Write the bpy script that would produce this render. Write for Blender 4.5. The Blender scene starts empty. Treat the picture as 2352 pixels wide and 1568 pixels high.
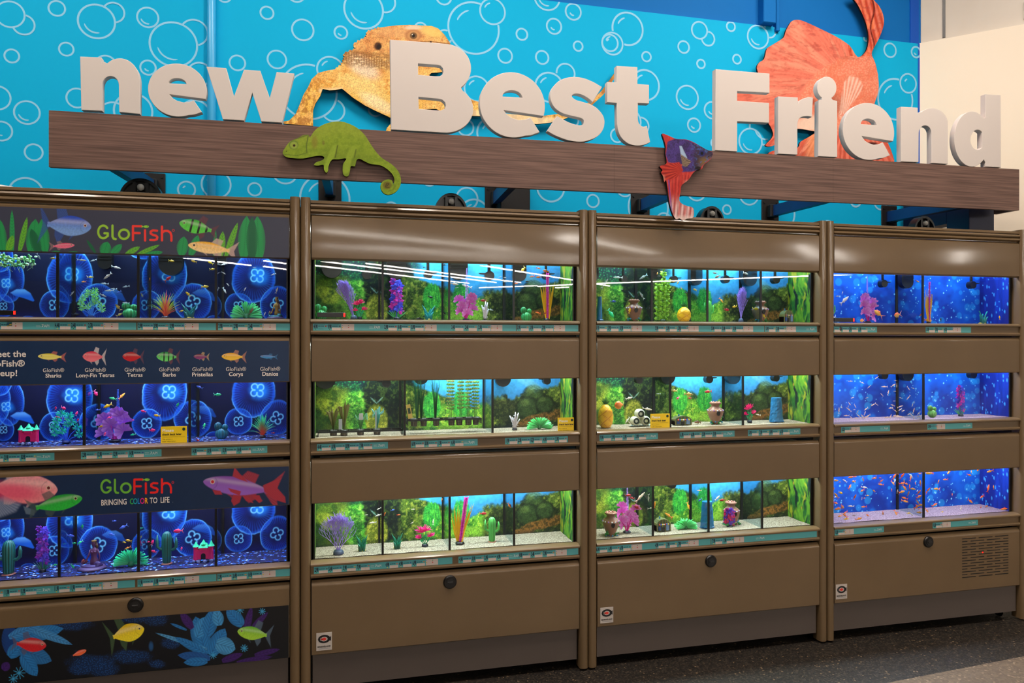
import bpy, math, random
import numpy as np
from mathutils import Vector, Matrix, geometry
PI = math.pi
C = bpy.context.scene.collection
rnd = random.Random(7)

# ------------------------------------------------------------------ camera, world, exposure, lights
F_PX, YAW, DIST, EYE, V0 = 1689.0, math.radians(13.93), 3.108, 1.459, 783.0
cam_d = bpy.data.cameras.new('camera'); cam = bpy.data.objects.new('camera', cam_d); C.objects.link(cam)
cam.location = (0, -DIST, EYE); cam.rotation_euler = (PI/2, 0, -YAW)
cam_d.sensor_width = 36; cam_d.lens = F_PX/2352*36; cam_d.shift_y = -1/2352
cam_d.clip_start = .05; cam_d.clip_end = 200
bpy.context.scene.camera = cam
w = bpy.data.worlds.new('store_ambient'); bpy.context.scene.world = w; w.use_nodes = True
w.node_tree.nodes['Background'].inputs[0].default_value = (.80, .68, .60, 1)
w.node_tree.nodes['Background'].inputs[1].default_value = .13
vs = bpy.context.scene.view_settings
vs.view_transform = 'Standard'; vs.look = 'None'; vs.gamma = 1; vs.exposure = 0; vs.use_curve_mapping = False
LAMP_W = 54
def area(name, loc, sx, sy, power, col, rot=(0, 0, 0), parent=None, spread=PI):
    l = bpy.data.lights.new(name, 'AREA'); l.shape = 'RECTANGLE'; l.size = sx; l.size_y = sy
    l.energy = power; l.color = col; l.spread = spread
    o = bpy.data.objects.new(name, l); C.objects.link(o); o.location = loc; o.rotation_euler = rot; o.parent = parent
    return o
for i, (x, y, L, p) in enumerate([(-1.5, -.9, 1.8, 1.), (.7, -.9, 1.8, 1.), (2.7, -.9, 1.6, 1.2), (-2.4, -3.8, 3.2, .22), (.9, -4.2, 3.2, .22), (3.9, -4.6, 3.2, .25)]):
    area('store_light', (x, y, 4.12), L, .16, LAMP_W*p, (1, .87, .76), (0, 0, -PI/4))
TANKPOW = {0: ((.66, .84, 1.), 9.5), 1: ((.86, 1., .96), 13), 2: ((.86, 1., .96), 13), 3: ((.80, .86, 1.), 9)}

# ------------------------------------------------------------------ pixel -> plane
def P(u, v, Y=0.0):
    t = math.atan((u-1176)/F_PX)+YAW; D = DIST+Y
    X = D*math.tan(t); zc = D*math.cos(YAW)+X*math.sin(YAW)
    return Vector((X, Y, EYE+(V0-v)*zc/F_PX))
def PA(u, v, Y=0.0):
    u = np.asarray(u, float); v = np.asarray(v, float)
    D = DIST+Y; X = D*np.tan(np.arctan((u-1176)/F_PX)+YAW); zc = D*math.cos(YAW)+X*math.sin(YAW)
    return X, EYE+(V0-v)*zc/F_PX
def ppm(u, Y=0.0):      # metres per vertical pixel
    p = P(u, 783, Y); return ((DIST+Y)*math.cos(YAW)+p.x*math.sin(YAW))/F_PX

# ------------------------------------------------------------------ colour + materials
def lin(c):
    return tuple(((x/255)/12.92 if x/255 <= .04045 else ((x/255+.055)/1.055)**2.4) for x in c)
def mat(name, col=None, rough=.5, metal=0, noise=None, bump=0, bscale=300, spec=.5, emit=0, attr=False, coat=0):
    m = bpy.data.materials.new(name); m.use_nodes = True; nt = m.node_tree; b = nt.nodes['Principled BSDF']
    b.inputs['Roughness'].default_value = rough; b.inputs['Metallic'].default_value = metal
    b.inputs['Specular IOR Level'].default_value = spec; b.inputs['Coat Weight'].default_value = coat; b.inputs['Coat Roughness'].default_value = .085
    src = None
    if attr:
        a = nt.nodes.new('ShaderNodeVertexColor'); a.layer_name = 'Col'; src = a.outputs[0]
        nt.links.new(src, b.inputs['Base Color'])
    else:
        b.inputs['Base Color'].default_value = (*lin(col), 1)
    if noise:
        c2, sc, st = noise[:3]
        tc = nt.nodes.new('ShaderNodeTexCoord'); mp = nt.nodes.new('ShaderNodeMapping'); mp.inputs['Scale'].default_value = noise[3] if len(noise) > 3 else (1, 1, 1)
        n = nt.nodes.new('ShaderNodeTexNoise'); n.inputs['Scale'].default_value = sc; n.inputs['Detail'].default_value = 6
        r = nt.nodes.new('ShaderNodeMapRange'); r.inputs[1].default_value = .5-st; r.inputs[2].default_value = .5+st
        mx = nt.nodes.new('ShaderNodeMix'); mx.data_type = 'RGBA'
        nt.links.new(tc.outputs['Object'], mp.inputs[0]); nt.links.new(mp.outputs[0], n.inputs['Vector'])
        nt.links.new(n.outputs[0], r.inputs[0]); nt.links.new(r.outputs[0], mx.inputs[0])
        mx.inputs[6].default_value = (*lin(col), 1); mx.inputs[7].default_value = (*lin(c2), 1)
        nt.links.new(mx.outputs[2], b.inputs['Base Color'])
    if bump:
        tc = nt.nodes.new('ShaderNodeTexCoord')
        n = nt.nodes.new('ShaderNodeTexNoise'); n.inputs['Scale'].default_value = bscale; n.inputs['Detail'].default_value = 3
        bm = nt.nodes.new('ShaderNodeBump'); bm.inputs['Strength'].default_value = bump; bm.inputs['Distance'].default_value = .001
        nt.links.new(tc.outputs['Object'], n.inputs['Vector']); nt.links.new(n.outputs[0], bm.inputs['Height']); nt.links.new(bm.outputs[0], b.inputs['Normal'])
    if emit:
        b.inputs['Emission Color'].default_value = (*lin(col), 1); b.inputs['Emission Strength'].default_value = emit
    return m
def speckle(name, cols, scale=260, rough=.8, bump=.6):
    m = bpy.data.materials.new(name); m.use_nodes = True; nt = m.node_tree; b = nt.nodes['Principled BSDF']; b.inputs['Roughness'].default_value = rough
    tc = nt.nodes.new('ShaderNodeTexCoord'); v = nt.nodes.new('ShaderNodeTexVoronoi'); v.inputs['Scale'].default_value = scale
    s = nt.nodes.new('ShaderNodeSeparateColor'); r = nt.nodes.new('ShaderNodeValToRGB')
    nt.links.new(tc.outputs['Object'], v.inputs['Vector']); nt.links.new(v.outputs['Color'], s.inputs[0]); nt.links.new(s.outputs[0], r.inputs[0])
    r.color_ramp.interpolation = 'CONSTANT'
    while len(r.color_ramp.elements) < len(cols): r.color_ramp.elements.new(.5)
    for e, (p, c) in zip(r.color_ramp.elements, cols): e.position = p; e.color = (*lin(c), 1)
    nt.links.new(r.outputs[0], b.inputs['Base Color'])
    bm = nt.nodes.new('ShaderNodeBump'); bm.inputs['Strength'].default_value = bump; bm.inputs['Distance'].default_value = .002
    nt.links.new(v.outputs['Distance'], bm.inputs['Height']); nt.links.new(bm.outputs[0], b.inputs['Normal'])
    return m
def glass_mat(name, tint, ior=1.5):
    m = bpy.data.materials.new(name); m.use_nodes = True; nt = m.node_tree; nt.nodes.remove(nt.nodes['Principled BSDF'])
    t = nt.nodes.new('ShaderNodeBsdfTransparent'); t.inputs[0].default_value = (*tint, 1)
    g = nt.nodes.new('ShaderNodeBsdfGlossy'); g.inputs['Roughness'].default_value = .0
    f = nt.nodes.new('ShaderNodeFresnel'); f.inputs[0].default_value = ior; mx = nt.nodes.new('ShaderNodeMixShader')
    ge = nt.nodes.new('ShaderNodeNewGeometry'); ma = nt.nodes.new('ShaderNodeMath'); ma.operation = 'SUBTRACT'; ma.inputs[0].default_value = 1; mm = nt.nodes.new('ShaderNodeMath'); mm.operation = 'MULTIPLY'
    nt.links.new(ge.outputs['Backfacing'], ma.inputs[1]); nt.links.new(ma.outputs[0], mm.inputs[0]); nt.links.new(f.outputs[0], mm.inputs[1])
    nt.links.new(mm.outputs[0], mx.inputs[0]); nt.links.new(t.outputs[0], mx.inputs[1]); nt.links.new(g.outputs[0], mx.inputs[2])
    nt.links.new(mx.outputs[0], nt.nodes['Material Output'].inputs[0])
    return m
M = dict(
    cab=mat('brown_enamel', (114, 92, 64), .42, bump=.22, bscale=520, coat=.45, spec=.35, noise=((107, 86, 59), 3, .2)),
    cabin=mat('dark_interior', (30, 24, 20), .8),
    kick=mat('grey_brown_laminate', (84, 73, 66), .6, bump=.1),
    black=mat('black_plastic', (14, 13, 13), .35), blackm=mat('matte_black_metal', (20, 17, 16), .5),
    seam=mat('black_silicone', (4, 5, 8), .4),
    print=mat('printed_vinyl', attr=True, rough=.42), printm=mat('matte_print', attr=True, rough=.7, spec=.25),
    decor=mat('moulded_plastic', attr=True, rough=.4), fish=mat('fish_scales', attr=True, rough=.3),
    letter=mat('painted_foam', (212, 203, 197), .65, spec=.25), white=mat('white_plastic', (225, 222, 215), .4),
    wood=mat('walnut_laminate', (126, 98, 87), .5, spec=.3, noise=((88, 67, 60), 3.2, .16, (1.1, 10, 44))),
    navy=mat('navy_painted_steel', (12, 58, 120), .45, noise=((8, 44, 96), 6, .3)), navyd=mat('dark_navy_paint', (16, 34, 72), .5, noise=((10, 24, 56), 5, .3)),
    wallblue=mat('blue_wall_print', (0, 174, 224), .7, spec=.15), ring=mat('pale_bubble_print', (140, 204, 236), .7, spec=.2),
    bandblue=mat('blue_gloss_paint', (0, 108, 186), .7, spec=.2, noise=((0, 104, 182), 2, .3), bump=.1, bscale=60),
    bandd=mat('deep_blue_paint', (8, 84, 190), .35), pipe=mat('light_blue_pipe_paint', (60, 176, 232), .35),
    cream=mat('cream_paint', (246, 234, 214), .6, noise=((240, 226, 204), 1.5, .4)), beam=mat('off_white_beam_paint', (226, 218, 206), .6, noise=((200, 190, 176), 2, .3)),
    ceil=mat('ceiling_paint', (200, 194, 186), .8), tile=speckle('dark_speckled_tile', [(0, (34, 30, 26)), (.35, (46, 40, 34)), (.62, (26, 23, 21)), (.86, (64, 56, 47)), (.985, (120, 100, 76))], 150, .5, .15),
    tan=speckle('tan_speckled_floor', [(0, (104, 88, 72)), (.4, (97, 81, 66)), (.7, (111, 94, 76)), (.93, (136, 117, 95))], 110, .6, .1),
    glass=glass_mat('tank_glass', (.97, .985, .98)), divglass=glass_mat('divider_glass', (.72, .82, .86), 1.3), water=glass_mat('water_surface', (.80, .88, .95), 1.33),
    sand=speckle('pale_aquarium_gravel', [(0, (140, 124, 106)), (.3, (168, 152, 132)), (.55, (112, 96, 80)), (.8, (190, 176, 156)), (.93, (84, 60, 48))], 380),
    lav=speckle('lavender_aquarium_gravel', [(0, (138, 112, 126)), (.3, (160, 134, 146)), (.55, (112, 88, 106)), (.8, (188, 164, 172)), (.93, (96, 70, 86))], 400),
    dark=speckle('black_and_blue_gravel', [(0, (4, 10, 60)), (.5, (8, 26, 110)), (.72, (2, 6, 36)), (.88, (60, 140, 255)), (.96, (190, 220, 255))], 130),
    led=mat('lamp_tube', (255, 246, 236), .5, emit=58), red=mat('red_indicator', (255, 30, 20), .4, emit=2),
    bulb=mat('pearl_knob', (206, 204, 196), .3),
)

# ------------------------------------------------------------------ mesh builder
class MB:
    def __init__(s): s.V = []; s.Fc = []; s.Col = []; s.n = 0; s.mi = []
    def add(s, verts, faces, col=(200, 200, 200), mi=0):
        verts = [tuple(v) for v in verts]
        if len(verts) == 0: return s
        s.V += verts; o = s.n; s.Fc += [tuple(i+o for i in f) for f in faces]; s.mi += [mi]*len(faces)
        if isinstance(col, tuple): s.Col += [lin(col)]*len(verts)
        else: s.Col += [lin(tuple(c)) for c in col]
        s.n += len(verts); return s
    def box(s, x0, x1, y0, y1, z0, z1, col=(200, 200, 200), b=0, mi=0):
        if b <= 0:
            v = [(x, y, z) for z in (z0, z1) for x, y in ((x0, y0), (x1, y0), (x1, y1), (x0, y1))]
            return s.add(v, [(3, 2, 1, 0), (4, 5, 6, 7), (0, 1, 5, 4), (1, 2, 6, 5), (2, 3, 7, 6), (3, 0, 4, 7)], col, mi)
        b = min(b, (x1-x0)/2.2, (y1-y0)/2.2, (z1-z0)/2.2)
        rings = []
        for z, i in ((z0, b), (z0+b, 0), (z1-b, 0), (z1, b)):
            c = b if i == 0 else b*.4
            X0, X1, Y0, Y1 = x0+i, x1-i, y0+i, y1-i
            rings.append([(X0+c, Y0, z), (X1-c, Y0, z), (X1, Y0+c, z), (X1, Y1-c, z), (X1-c, Y1, z), (X0+c, Y1, z), (X0, Y1-c, z), (X0, Y0+c, z)])
        return s.loft(rings, col, mi=mi)
    def loft(s, rings, col=(200, 200, 200), closed=True, caps=True, mi=0):
        n = len(rings[0]); V = [p for r in rings for p in r]; Fc = []
        for i in range(len(rings)-1):
            for j in range(n if closed else n-1):
                k = (j+1) % n; Fc.append((i*n+j, i*n+k, (i+1)*n+k, (i+1)*n+j))
        if caps: Fc.append(tuple(range(n-1, -1, -1))); Fc.append(tuple(range((len(rings)-1)*n, len(rings)*n)))
        if not isinstance(col, tuple) and len(col) == len(rings): col = [c for c in col for _ in range(n)]
        return s.add(V, Fc, col, mi)
    def tube(s, pts, rad, n=6, col=(200, 200, 200)):
        pts = [Vector(p) for p in pts]; rings = []
        for i, p in enumerate(pts):
            d = (pts[min(i+1, len(pts)-1)]-pts[max(i-1, 0)])
            d = d.normalized() if d.length > 1e-9 else Vector((0, 0, 1))
            a = d.cross(Vector((0, 1, .13))).normalized() if abs(d.y) < .95 else d.cross(Vector((1, 0, 0))).normalized(); b = d.cross(a)
            r = rad[i] if isinstance(rad, (list, tuple)) else rad
            rings.append([p+(a*math.cos(2*PI*k/n)+b*math.sin(2*PI*k/n))*r for k in range(n)])
        return s.loft(rings, col)
    def lathe(s, prof, n=20, c=(0, 0, 0), col=(200, 200, 200), rib=0, ribn=0, tilt=0):
        rings = []
        for r, z in prof:
            ring = []
            for k in range(n):
                a = 2*PI*k/n; q = r*(1+(rib*math.cos(ribn*a) if ribn else 0))
                x = q*math.cos(a); y = q*math.sin(a)
                ring.append((c[0]+x+tilt*z, c[1]+y, c[2]+z))
            rings.append(ring)
        s.loft(rings, col)
        if ribn >= 8: s.ribcol(n, len(prof), ribn)
        return s
    def ribcol(s, n, m, ribn):  # groove shade put into the vertex colour: ridges lightened, valleys darkened
        o = s.n-n*m
        for i in range(n*m):
            f = 1.12 if math.cos(ribn*2*PI*(i % n)/n) > 0 else .62; s.Col[o+i] = tuple(c*f for c in s.Col[o+i])
    def ball(s, c, r, col=(200, 200, 200), n=12, m=8, rib=0, ribn=0):
        r = r if isinstance(r, (tuple, list)) else (r, r, r); rings = []
        for i in range(m+1):
            t = PI*i/m; t = min(max(t, .05), PI-.05)
            rings.append([(c[0]+r[0]*math.sin(t)*math.cos(2*PI*k/n)*(1+rib*math.cos(ribn*2*PI*k/n)), c[1]+r[1]*math.sin(t)*math.sin(2*PI*k/n)*(1+rib*math.cos(ribn*2*PI*k/n)), c[2]-r[2]*math.cos(t)) for k in range(n)])
        s.loft(rings, col)
        if ribn >= 8: s.ribcol(n, m+1, ribn)
        return s
    def blade(s, pts, wid, col, side=(1, 0, 0), th=.0012):
        pts = [Vector(p) for p in pts]; side = Vector(side).normalized(); rings = []
        for p, wd in zip(pts, wid):
            a = side*wd/2; t = Vector((0, th, 0)) if abs(side.y) < .8 else Vector((th, 0, 0))
            rings.append([p-a, p-t, p+a, p+t])
        return s.loft(rings, col)
    def disc_y(s, cx, cz, r, y0, y1, n=28, col=(20, 20, 20), mi=0, r2=None):
        r2 = r2 or r
        a = [(cx+r*math.cos(2*PI*k/n), y0, cz+r*math.sin(2*PI*k/n)) for k in range(n)]
        b = [(cx+r2*math.cos(2*PI*k/n), y1, cz+r2*math.sin(2*PI*k/n)) for k in range(n)]
        return s.loft([a, b], col, mi=mi)
    def raw(s, V, Fc, Cl):
        V = np.asarray(V, float).reshape(-1, 3); s.V += [tuple(v) for v in V]; o = s.n; s.Fc += [tuple(int(i)+o for i in f) for f in Fc]; s.mi += [0]*len(Fc)
        s.Col += [tuple(c) for c in Cl]; s.n += len(V); return s
    def mesh(s, name, mats, smooth=False):
        me = bpy.data.meshes.new(name); me.from_pydata(s.V, [], s.Fc)
        mats = mats if isinstance(mats, (list, tuple)) else [mats]
        for m in mats: me.materials.append(m)
        ca = me.color_attributes.new('Col', 'FLOAT_COLOR', 'POINT')
        arr = np.ones((s.n, 4), np.float32); arr[:, :3] = np.asarray(s.Col, np.float32).reshape(-1, 3); ca.data.foreach_set('color', arr.ravel())
        if len(mats) > 1: me.polygons.foreach_set('material_index', s.mi)
        me.polygons.foreach_set('use_smooth', [smooth]*len(me.polygons)); me.update(); return me
    def build(s, name, mats, parent=None, loc=(0, 0, 0), smooth=False):
        o = bpy.data.objects.new(name, s.mesh(name, mats, smooth)); C.objects.link(o); o.location = loc; o.parent = parent; return o
def smooth_by_angle(o, deg=35):
    me = o.data; me.polygons.foreach_set('use_smooth', [True]*len(me.polygons))
    try: me.set_sharp_from_angle(angle=math.radians(deg))
    except Exception: pass
    return o
def tag(o, label, cat, group=None):
    o['label'] = label; o['category'] = cat
    if group: o['group'] = group
    return o
def struct(o): o['kind'] = 'structure'; return o
def thing(name, label, cat, loc=(0, 0, 0), group=None):
    o = bpy.data.objects.new(name, None); C.objects.link(o); o.location = loc; o.empty_display_size = .05
    return tag(o, label, cat, group)
def link_copy(src, loc, label, rot=None, scale=None, group=None):
    o = src.copy(); C.objects.link(o); o.location = loc
    if rot is not None: o.rotation_euler = rot
    if scale is not None: o.scale = scale
    for ch in list(src.children):
        c = ch.copy(); C.objects.link(c); c.parent = o
    o['label'] = label
    if group: o['group'] = group
    return o

# ------------------------------------------------------------------ painting in numpy (prints are painted per vertex)
def L3(c): return np.array(lin(c))
def ss(a, b, x): t = np.clip((x-a)/(b-a), 0, 1); return t*t*(3-2*t)
def h2(i, j, s): a = np.sin(i*127.1+j*311.7+s*74.7)*43758.5453; return a-np.floor(a)
def vn(x, y, s=0):
    i = np.floor(x); j = np.floor(y); fx = x-i; fy = y-j; fx = fx*fx*(3-2*fx); fy = fy*fy*(3-2*fy)
    return (h2(i, j, s)*(1-fx)+h2(i+1, j, s)*fx)*(1-fy)+(h2(i, j+1, s)*(1-fx)+h2(i+1, j+1, s)*fx)*fy
def fbm(x, y, s=0, o=4):
    r = 0; a = .5; t = 0
    for k in range(o): r = r+a*vn(x*2**k, y*2**k, s+k*9); t += a; a *= .55
    return r/t
def cell(x, y, s=0):
    d = np.full(np.shape(x), 9.); i0 = np.floor(x); j0 = np.floor(y)
    for a in (-1, 0, 1):
        for b in (-1, 0, 1):
            i = i0+a; j = j0+b; d = np.minimum(d, (i+h2(i, j, s)-x)**2+(j+h2(i, j, s+5)-y)**2)
    return np.sqrt(d)
def ell(x, y, cx, cy, rx, ry, a=0):
    a = math.radians(a); dx = x-cx; dy = y-cy; X = dx*math.cos(a)+dy*math.sin(a); Y = -dx*math.sin(a)+dy*math.cos(a)
    return np.sqrt((X/rx)**2+(Y/ry)**2)
def seg(x, y, pts):
    d = np.full(np.shape(x), 1e9)
    for (ax, ay), (bx, by) in zip(pts[:-1], pts[1:]):
        vx, vy = bx-ax, by-ay; t = np.clip(((x-ax)*vx+(y-ay)*vy)/(vx*vx+vy*vy+1e-12), 0, 1)
        d = np.minimum(d, np.hypot(x-ax-t*vx, y-ay-t*vy))
    return d
def inpoly(x, y, pts):
    ins = np.zeros(np.shape(x), bool); n = len(pts)
    for i in range(n):
        x1, y1 = pts[i]; x2, y2 = pts[(i+1) % n]
        if y1 == y2: continue
        c = ((y1 > y) != (y2 > y)) & (x < (x2-x1)*(y-y1)/(y2-y1)+x1); ins ^= c
    return ins
def polymask(x, y, pts, aa=.6):
    ins = inpoly(x, y, pts); d = seg(x, y, list(pts)+[pts[0]]); sd = np.where(ins, -d, d); return 1-ss(-aa, aa, sd)
class Img:
    def __init__(s, x, y, base): s.x = x; s.y = y; s.c = np.empty(x.shape+(3,)); s.c[...] = L3(base)
    def put(s, m, col):
        col = L3(col) if isinstance(col, tuple) else col; m = np.clip(m, 0, 1)[..., None]; s.c = s.c*(1-m)+col*m; return s
    def mul(s, m): s.c = s.c*m[..., None]; return s
    def stroke(s, pts, w, col, aa=.7): return s.put(1-ss(w/2-aa, w/2+aa, seg(s.x, s.y, pts)), col)
    def poly(s, pts, col, aa=.6): return s.put(polymask(s.x, s.y, pts, aa), col)
    def oval(s, cx, cy, rx, ry, col, a=0, soft=.08, k=1.): return s.put((1-ss(1-soft, 1+soft, ell(s.x, s.y, cx, cy, rx, ry, a)))*k, col)
    def fish(s, cx, cy, L, H, a, body, back, fin, eye=(20, 10, 10), tailw=.9, stripes=0, finh=1., scale=True):
        # head towards +x of the rotated frame, y down
        A = math.radians(a); dx = s.x-cx; dy = s.y-cy; X = (dx*math.cos(A)+dy*math.sin(A))/L; L = abs(L); Y = (-dx*math.sin(A)+dy*math.cos(A))/L; h = H/L
        near = (abs(X) < .62) & (abs(Y) < .6)
        ft = .75
        def fm(pts): return np.where(near, polymask(X, Y, pts, .012), 0)
        T = tailw*h*.62
        ray = .88+.16*np.sin(np.arctan2(Y, X+.2)*60)
        for pts in ([(-.30, .03), (-.52, T), (-.44, 0), (-.52, -T), (-.30, -.03)], [(.05, -h*.42), (-.05, -h*(.5+.42*finh)), (-.2, -h*(.45+.35*finh)), (-.16, -h*.25)], [(0, h*.4), (-.12, h*(.5+.32*finh)), (-.2, h*.55), (-.2, h*.2)], [(.14, h*.35), (.08, h*.72), (.2, h*.42)]):
            s.put(fm(pts)*ft, L3(fin)*ray[..., None])
        prof = h/2*np.clip(1-((X-.08)/.42)**2, 0, 1)**.62*np.where(X < .08, .62+.38*ss(-.34, .1, X)*1., 1)
        prof = np.where(X < -.3, np.maximum(prof, .07*h+.02), prof); prof = np.where((X < -.35) | (X > .5), -1, prof)
        m = np.where(near, 1-ss(-.012, .012, abs(Y)-prof), 0)
        tt = ss(-h*.5, h*.35, Y)[..., None]; sc = (.86+.28*cell(X*26, Y*26, 3))[..., None] if scale else 1.
        s.put(m, (L3(back)*(1-tt)+L3(body)*tt)*sc)
        for q in range(stripes): s.put(m*(1-ss(.02, .035, abs(X-.18+q*.2))), (12, 14, 12))
        s.put(m*np.exp(-((Y+h*.2)/(h*.12))**2)*.22, (255, 250, 240)); s.put(m*(1-ss(.0, .014, np.abs(np.hypot(X-.40, Y)-h*.22-.03)))*(X < .36)*.35, tuple(int(q*.6) for q in body)); s.put(np.where(near, 1-ss(.8, 1., np.hypot(X-.38, Y+h*.06)/.034), 0)*.7, (225, 205, 170)); s.put(np.where(near, 1-ss(.75, 1., np.hypot(X-.38, Y+h*.06)/.023), 0), eye)
        return s
def grid_faces(nx, nz):
    i = np.arange(nx-1)[None, :]+np.arange(nz-1)[:, None]*nx; i = i.ravel(); return np.stack([i, i+1, i+nx+1, i+nx], 1)
def text_polys(body, size=1., bold=0., cx=1., align='CENTER'):
    cu = bpy.data.curves.new('t', 'FONT'); cu.body = body; cu.size = size; cu.offset = bold; cu.align_x = align; cu.resolution_u = 3
    o = bpy.data.objects.new('t', cu); me = bpy.data.meshes.new_from_object(o)
    V = [(v.co.x*cx, v.co.y) for v in me.vertices]; Fc = [tuple(p.vertices) for p in me.polygons]
    bpy.data.objects.remove(o); bpy.data.meshes.remove(me); bpy.data.curves.remove(cu); return V, Fc
def px_panel(mb, u0, u1, vtl, vbl, Y, nx, nz, paint, X0=None, X1=None, Z0=None, Z1=None):
    """flat printed sheet in the plane y=Y spanning X0..X1, Z0..Z1; paint(u,v) is evaluated at the sheet point's own picture coordinates"""
    X = np.linspace(X0, X1, nx); Z = np.linspace(Z0, Z1, nz); XX, ZZ = np.meshgrid(X, Z)
    D = DIST+Y; t = np.arctan2(XX, D)-YAW; U = 1176+F_PX*np.tan(t); zc = D*math.cos(YAW)+XX*math.sin(YAW); Vv = V0-(ZZ-EYE)*F_PX/zc
    c = paint(U, Vv, XX, ZZ)
    mb.raw(np.stack([XX.ravel(), np.full(XX.size, Y), ZZ.ravel()], 1), grid_faces(nx, nz), c.reshape(-1, 3)); return mb
def px_text(mb, body, u, v, hpx, Y, col, bold=0., cx=1., off=.0012, align='CENTER'):
    V, Fc = text_polys(body, 1., bold, cx, align); p = P(u, v, Y); k = hpx*ppm(u, Y)/.73
    mb.add([(p.x+a*k, Y-off, p.z+b*k) for a, b in V], Fc, col); return mb

# ------------------------------------------------------------------ room
YW = .62                                  # back wall plane
XC = P(2112, 783, YW).x                   # corner with the angled wall
ZB = 3.258                                # top of the printed wall covering
fl = MB(); fl.box(-16, 30, -36, 1, -.05, 0); struct(fl.build('floor', M['tile']))
# lighter walkway running parallel to the store's main wall
a, b = P(1940, 1568, 0), None
def floor_pt(u, v):
    k = EYE/((v-V0)/F_PX); r = (u-1176)/F_PX*k
    return Vector((r*math.cos(YAW)+k*math.sin(YAW), -DIST-r*math.sin(YAW)+k*math.cos(YAW), 0))
g1, g2 = floor_pt(2045, 1568), floor_pt(2352, 1508)
d = (g2-g1).normalized(); nrm = Vector((d.y, -d.x, 0))
q = [g1-d*6, g1+d*8, g1+d*8+nrm*8, g1-d*6+nrm*8]
fl = MB(); fl.loft([[(p.x, p.y, 0) for p in q], [(p.x, p.y, .003) for p in q]])
tag(fl.build('floor_mat', M['tan']), 'tan speckled walkway covering laid over the dark floor, front right corner', 'floor covering')
ce = MB(); ce.box(-16, 30, -36, 1, 4.30, 4.36); struct(ce.build('ceiling', M['ceil']))
wb = MB(); wb.box(-6, XC+.02, YW, YW+.15, 0, ZB, mi=0); wb.box(-6, XC+.02, YW+.012, YW+.15, ZB, 4.30, mi=1)
wb.box(-6, P(1746, 0, YW).x, YW-.03, YW+.1, ZB+.20, 4.30, mi=1)
wb.box(P(2093, 0, YW).x, XC+.001, YW+.006, YW+.03, ZB-.02, 4.30, mi=3)
wb.box(XC-.012, XC+.001, YW-.001, YW+.01, 0, ZB, mi=3)
CUT = {(710,195): (607,295,80), (1435,190): (1562,78,92), (1350,675): (1437,567,70), (2085,620): (2230,470,92), (1640,860): (1540,955,92), (68,97): None}
RY = [YW-.0004]
def ring(cx, cy, R, s, ou, hl=0, dash=.0, w=None):
    u, v = ou[0]+cx/s, ou[1]+cy/s; c = P(u, v, YW); k = ppm(u, YW)/s; r = R*k; t = (12 if R < 100 else 13)*ppm(u, YW)/2.94; n = 56
    RY[0] -= .000008; y = RY[0]; cut = CUT.get((cx, cy)); keep = list(range(n))
    if cut: cb = P(ou[0]+cut[0]/s, ou[1]+cut[1]/s, YW); keep = [q for q in range(n) if math.hypot(c.x+r*math.cos(2*PI*(q+.5)/n)-cb.x, c.z+r*math.sin(2*PI*(q+.5)/n)-cb.z) > cut[2]*k]
    V = []
    for q in range(n): a_ = 2*PI*q/n; V += [(c.x+r*math.cos(a_), y, c.z+r*math.sin(a_)), (c.x+(r-t)*math.cos(a_), y, c.z+(r-t)*math.sin(a_))]
    V = [(min(x, XC-.001), yy, min(z, ZB)) for x, yy, z in V]
    wb.add(V, [(2*q, 2*q+1, (2*q+3) % (2*n), (2*q+2) % (2*n)) for q in keep], mi=2)
    if hl:
        a0, a1 = ((195, 285) if hl == 1 else (105, 160)); a0, a1 = math.radians(a0), math.radians(a1); rr = (r-t)*.72 if R > 70 else (r-t)*.5; m = 12; V = []
        for q in range(m+1):
            a_ = a0+(a1-a0)*q/m; e = t*.42*min(1, math.sqrt(max(.02, 1-abs(q/m*2-1)**6)))
            V += [(c.x+(rr+e)*math.cos(a_), y, min(c.z+(rr+e)*math.sin(a_), ZB)), (c.x+(rr-e)*math.cos(a_), y, min(c.z+(rr-e)*math.sin(a_), ZB))]
        wb.add(V, [(2*q, 2*q+1, 2*q+3, 2*q+2) for q in range(m)], mi=2)
def fillblue(cx, cy, R, s, ou):      # a bubble in front hides the rings behind it
    pass
R1 = [(68,97,93,0),(384,57,56,0),(652,145,120,1),(998,118,72,1),(448,332,50,0),(80,378,50,0),(1172,300,155,1),(-18,660,85,0),(182,760,83,1),(10,885,70,1),(228,1028,60,0),(520,662,70,0),(1000,457,54,1),(715,440,70,0),(765,780,95,0),(900,750,125,0),(1603,425,56,0),(1870,402,66,0),(2045,202,76,0),(1803,87,48,0),(2302,220,48,1),(2230,470,92,2),(2085,620,190,2),(1260,1280,60,2),(1460,1245,98,2),(1720,1278,48,0),(1925,1160,85,0),(2195,1340,168,2),(175,1305,110,0),(1515,-30,50,0),(2000,-45,64,0),(1320,770,100,1)]
A1 = [(160,168,72,68,97,93),(768,85,72,652,145,120),(1312,220,92,1172,300,155),(2250,745,80,2085,620,190),(1350,500,82,0,0,0)]
R2 = [(692,65,135,1),(1078,195,47,0),(1232,-20,57,0),(1435,190,180,2),(1562,78,92,2),(1760,232,44,0),(1647,377,54,0),(1897,388,50,0),(1930,-20,95,1),(2107,80,60,1),(1977,178,57,1),(2140,312,38,0),(2355,290,62,2),(1455,600,90,2),(1945,590,105,2),(770,740,50,0),(1390,1340,78,0),(1440,1445,105,2),(1380,860,60,0),(1955,1265,102,0),(2240,1357,48,0),(1135,1210,50,0),(878,1410,50,0),(1560,900,110,2),(2090,810,60,0)]
A2 = [(835,15,75,692,65,135),(1240,250,52,1435,190,180),(2055,495,70,1945,590,105)]
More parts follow.
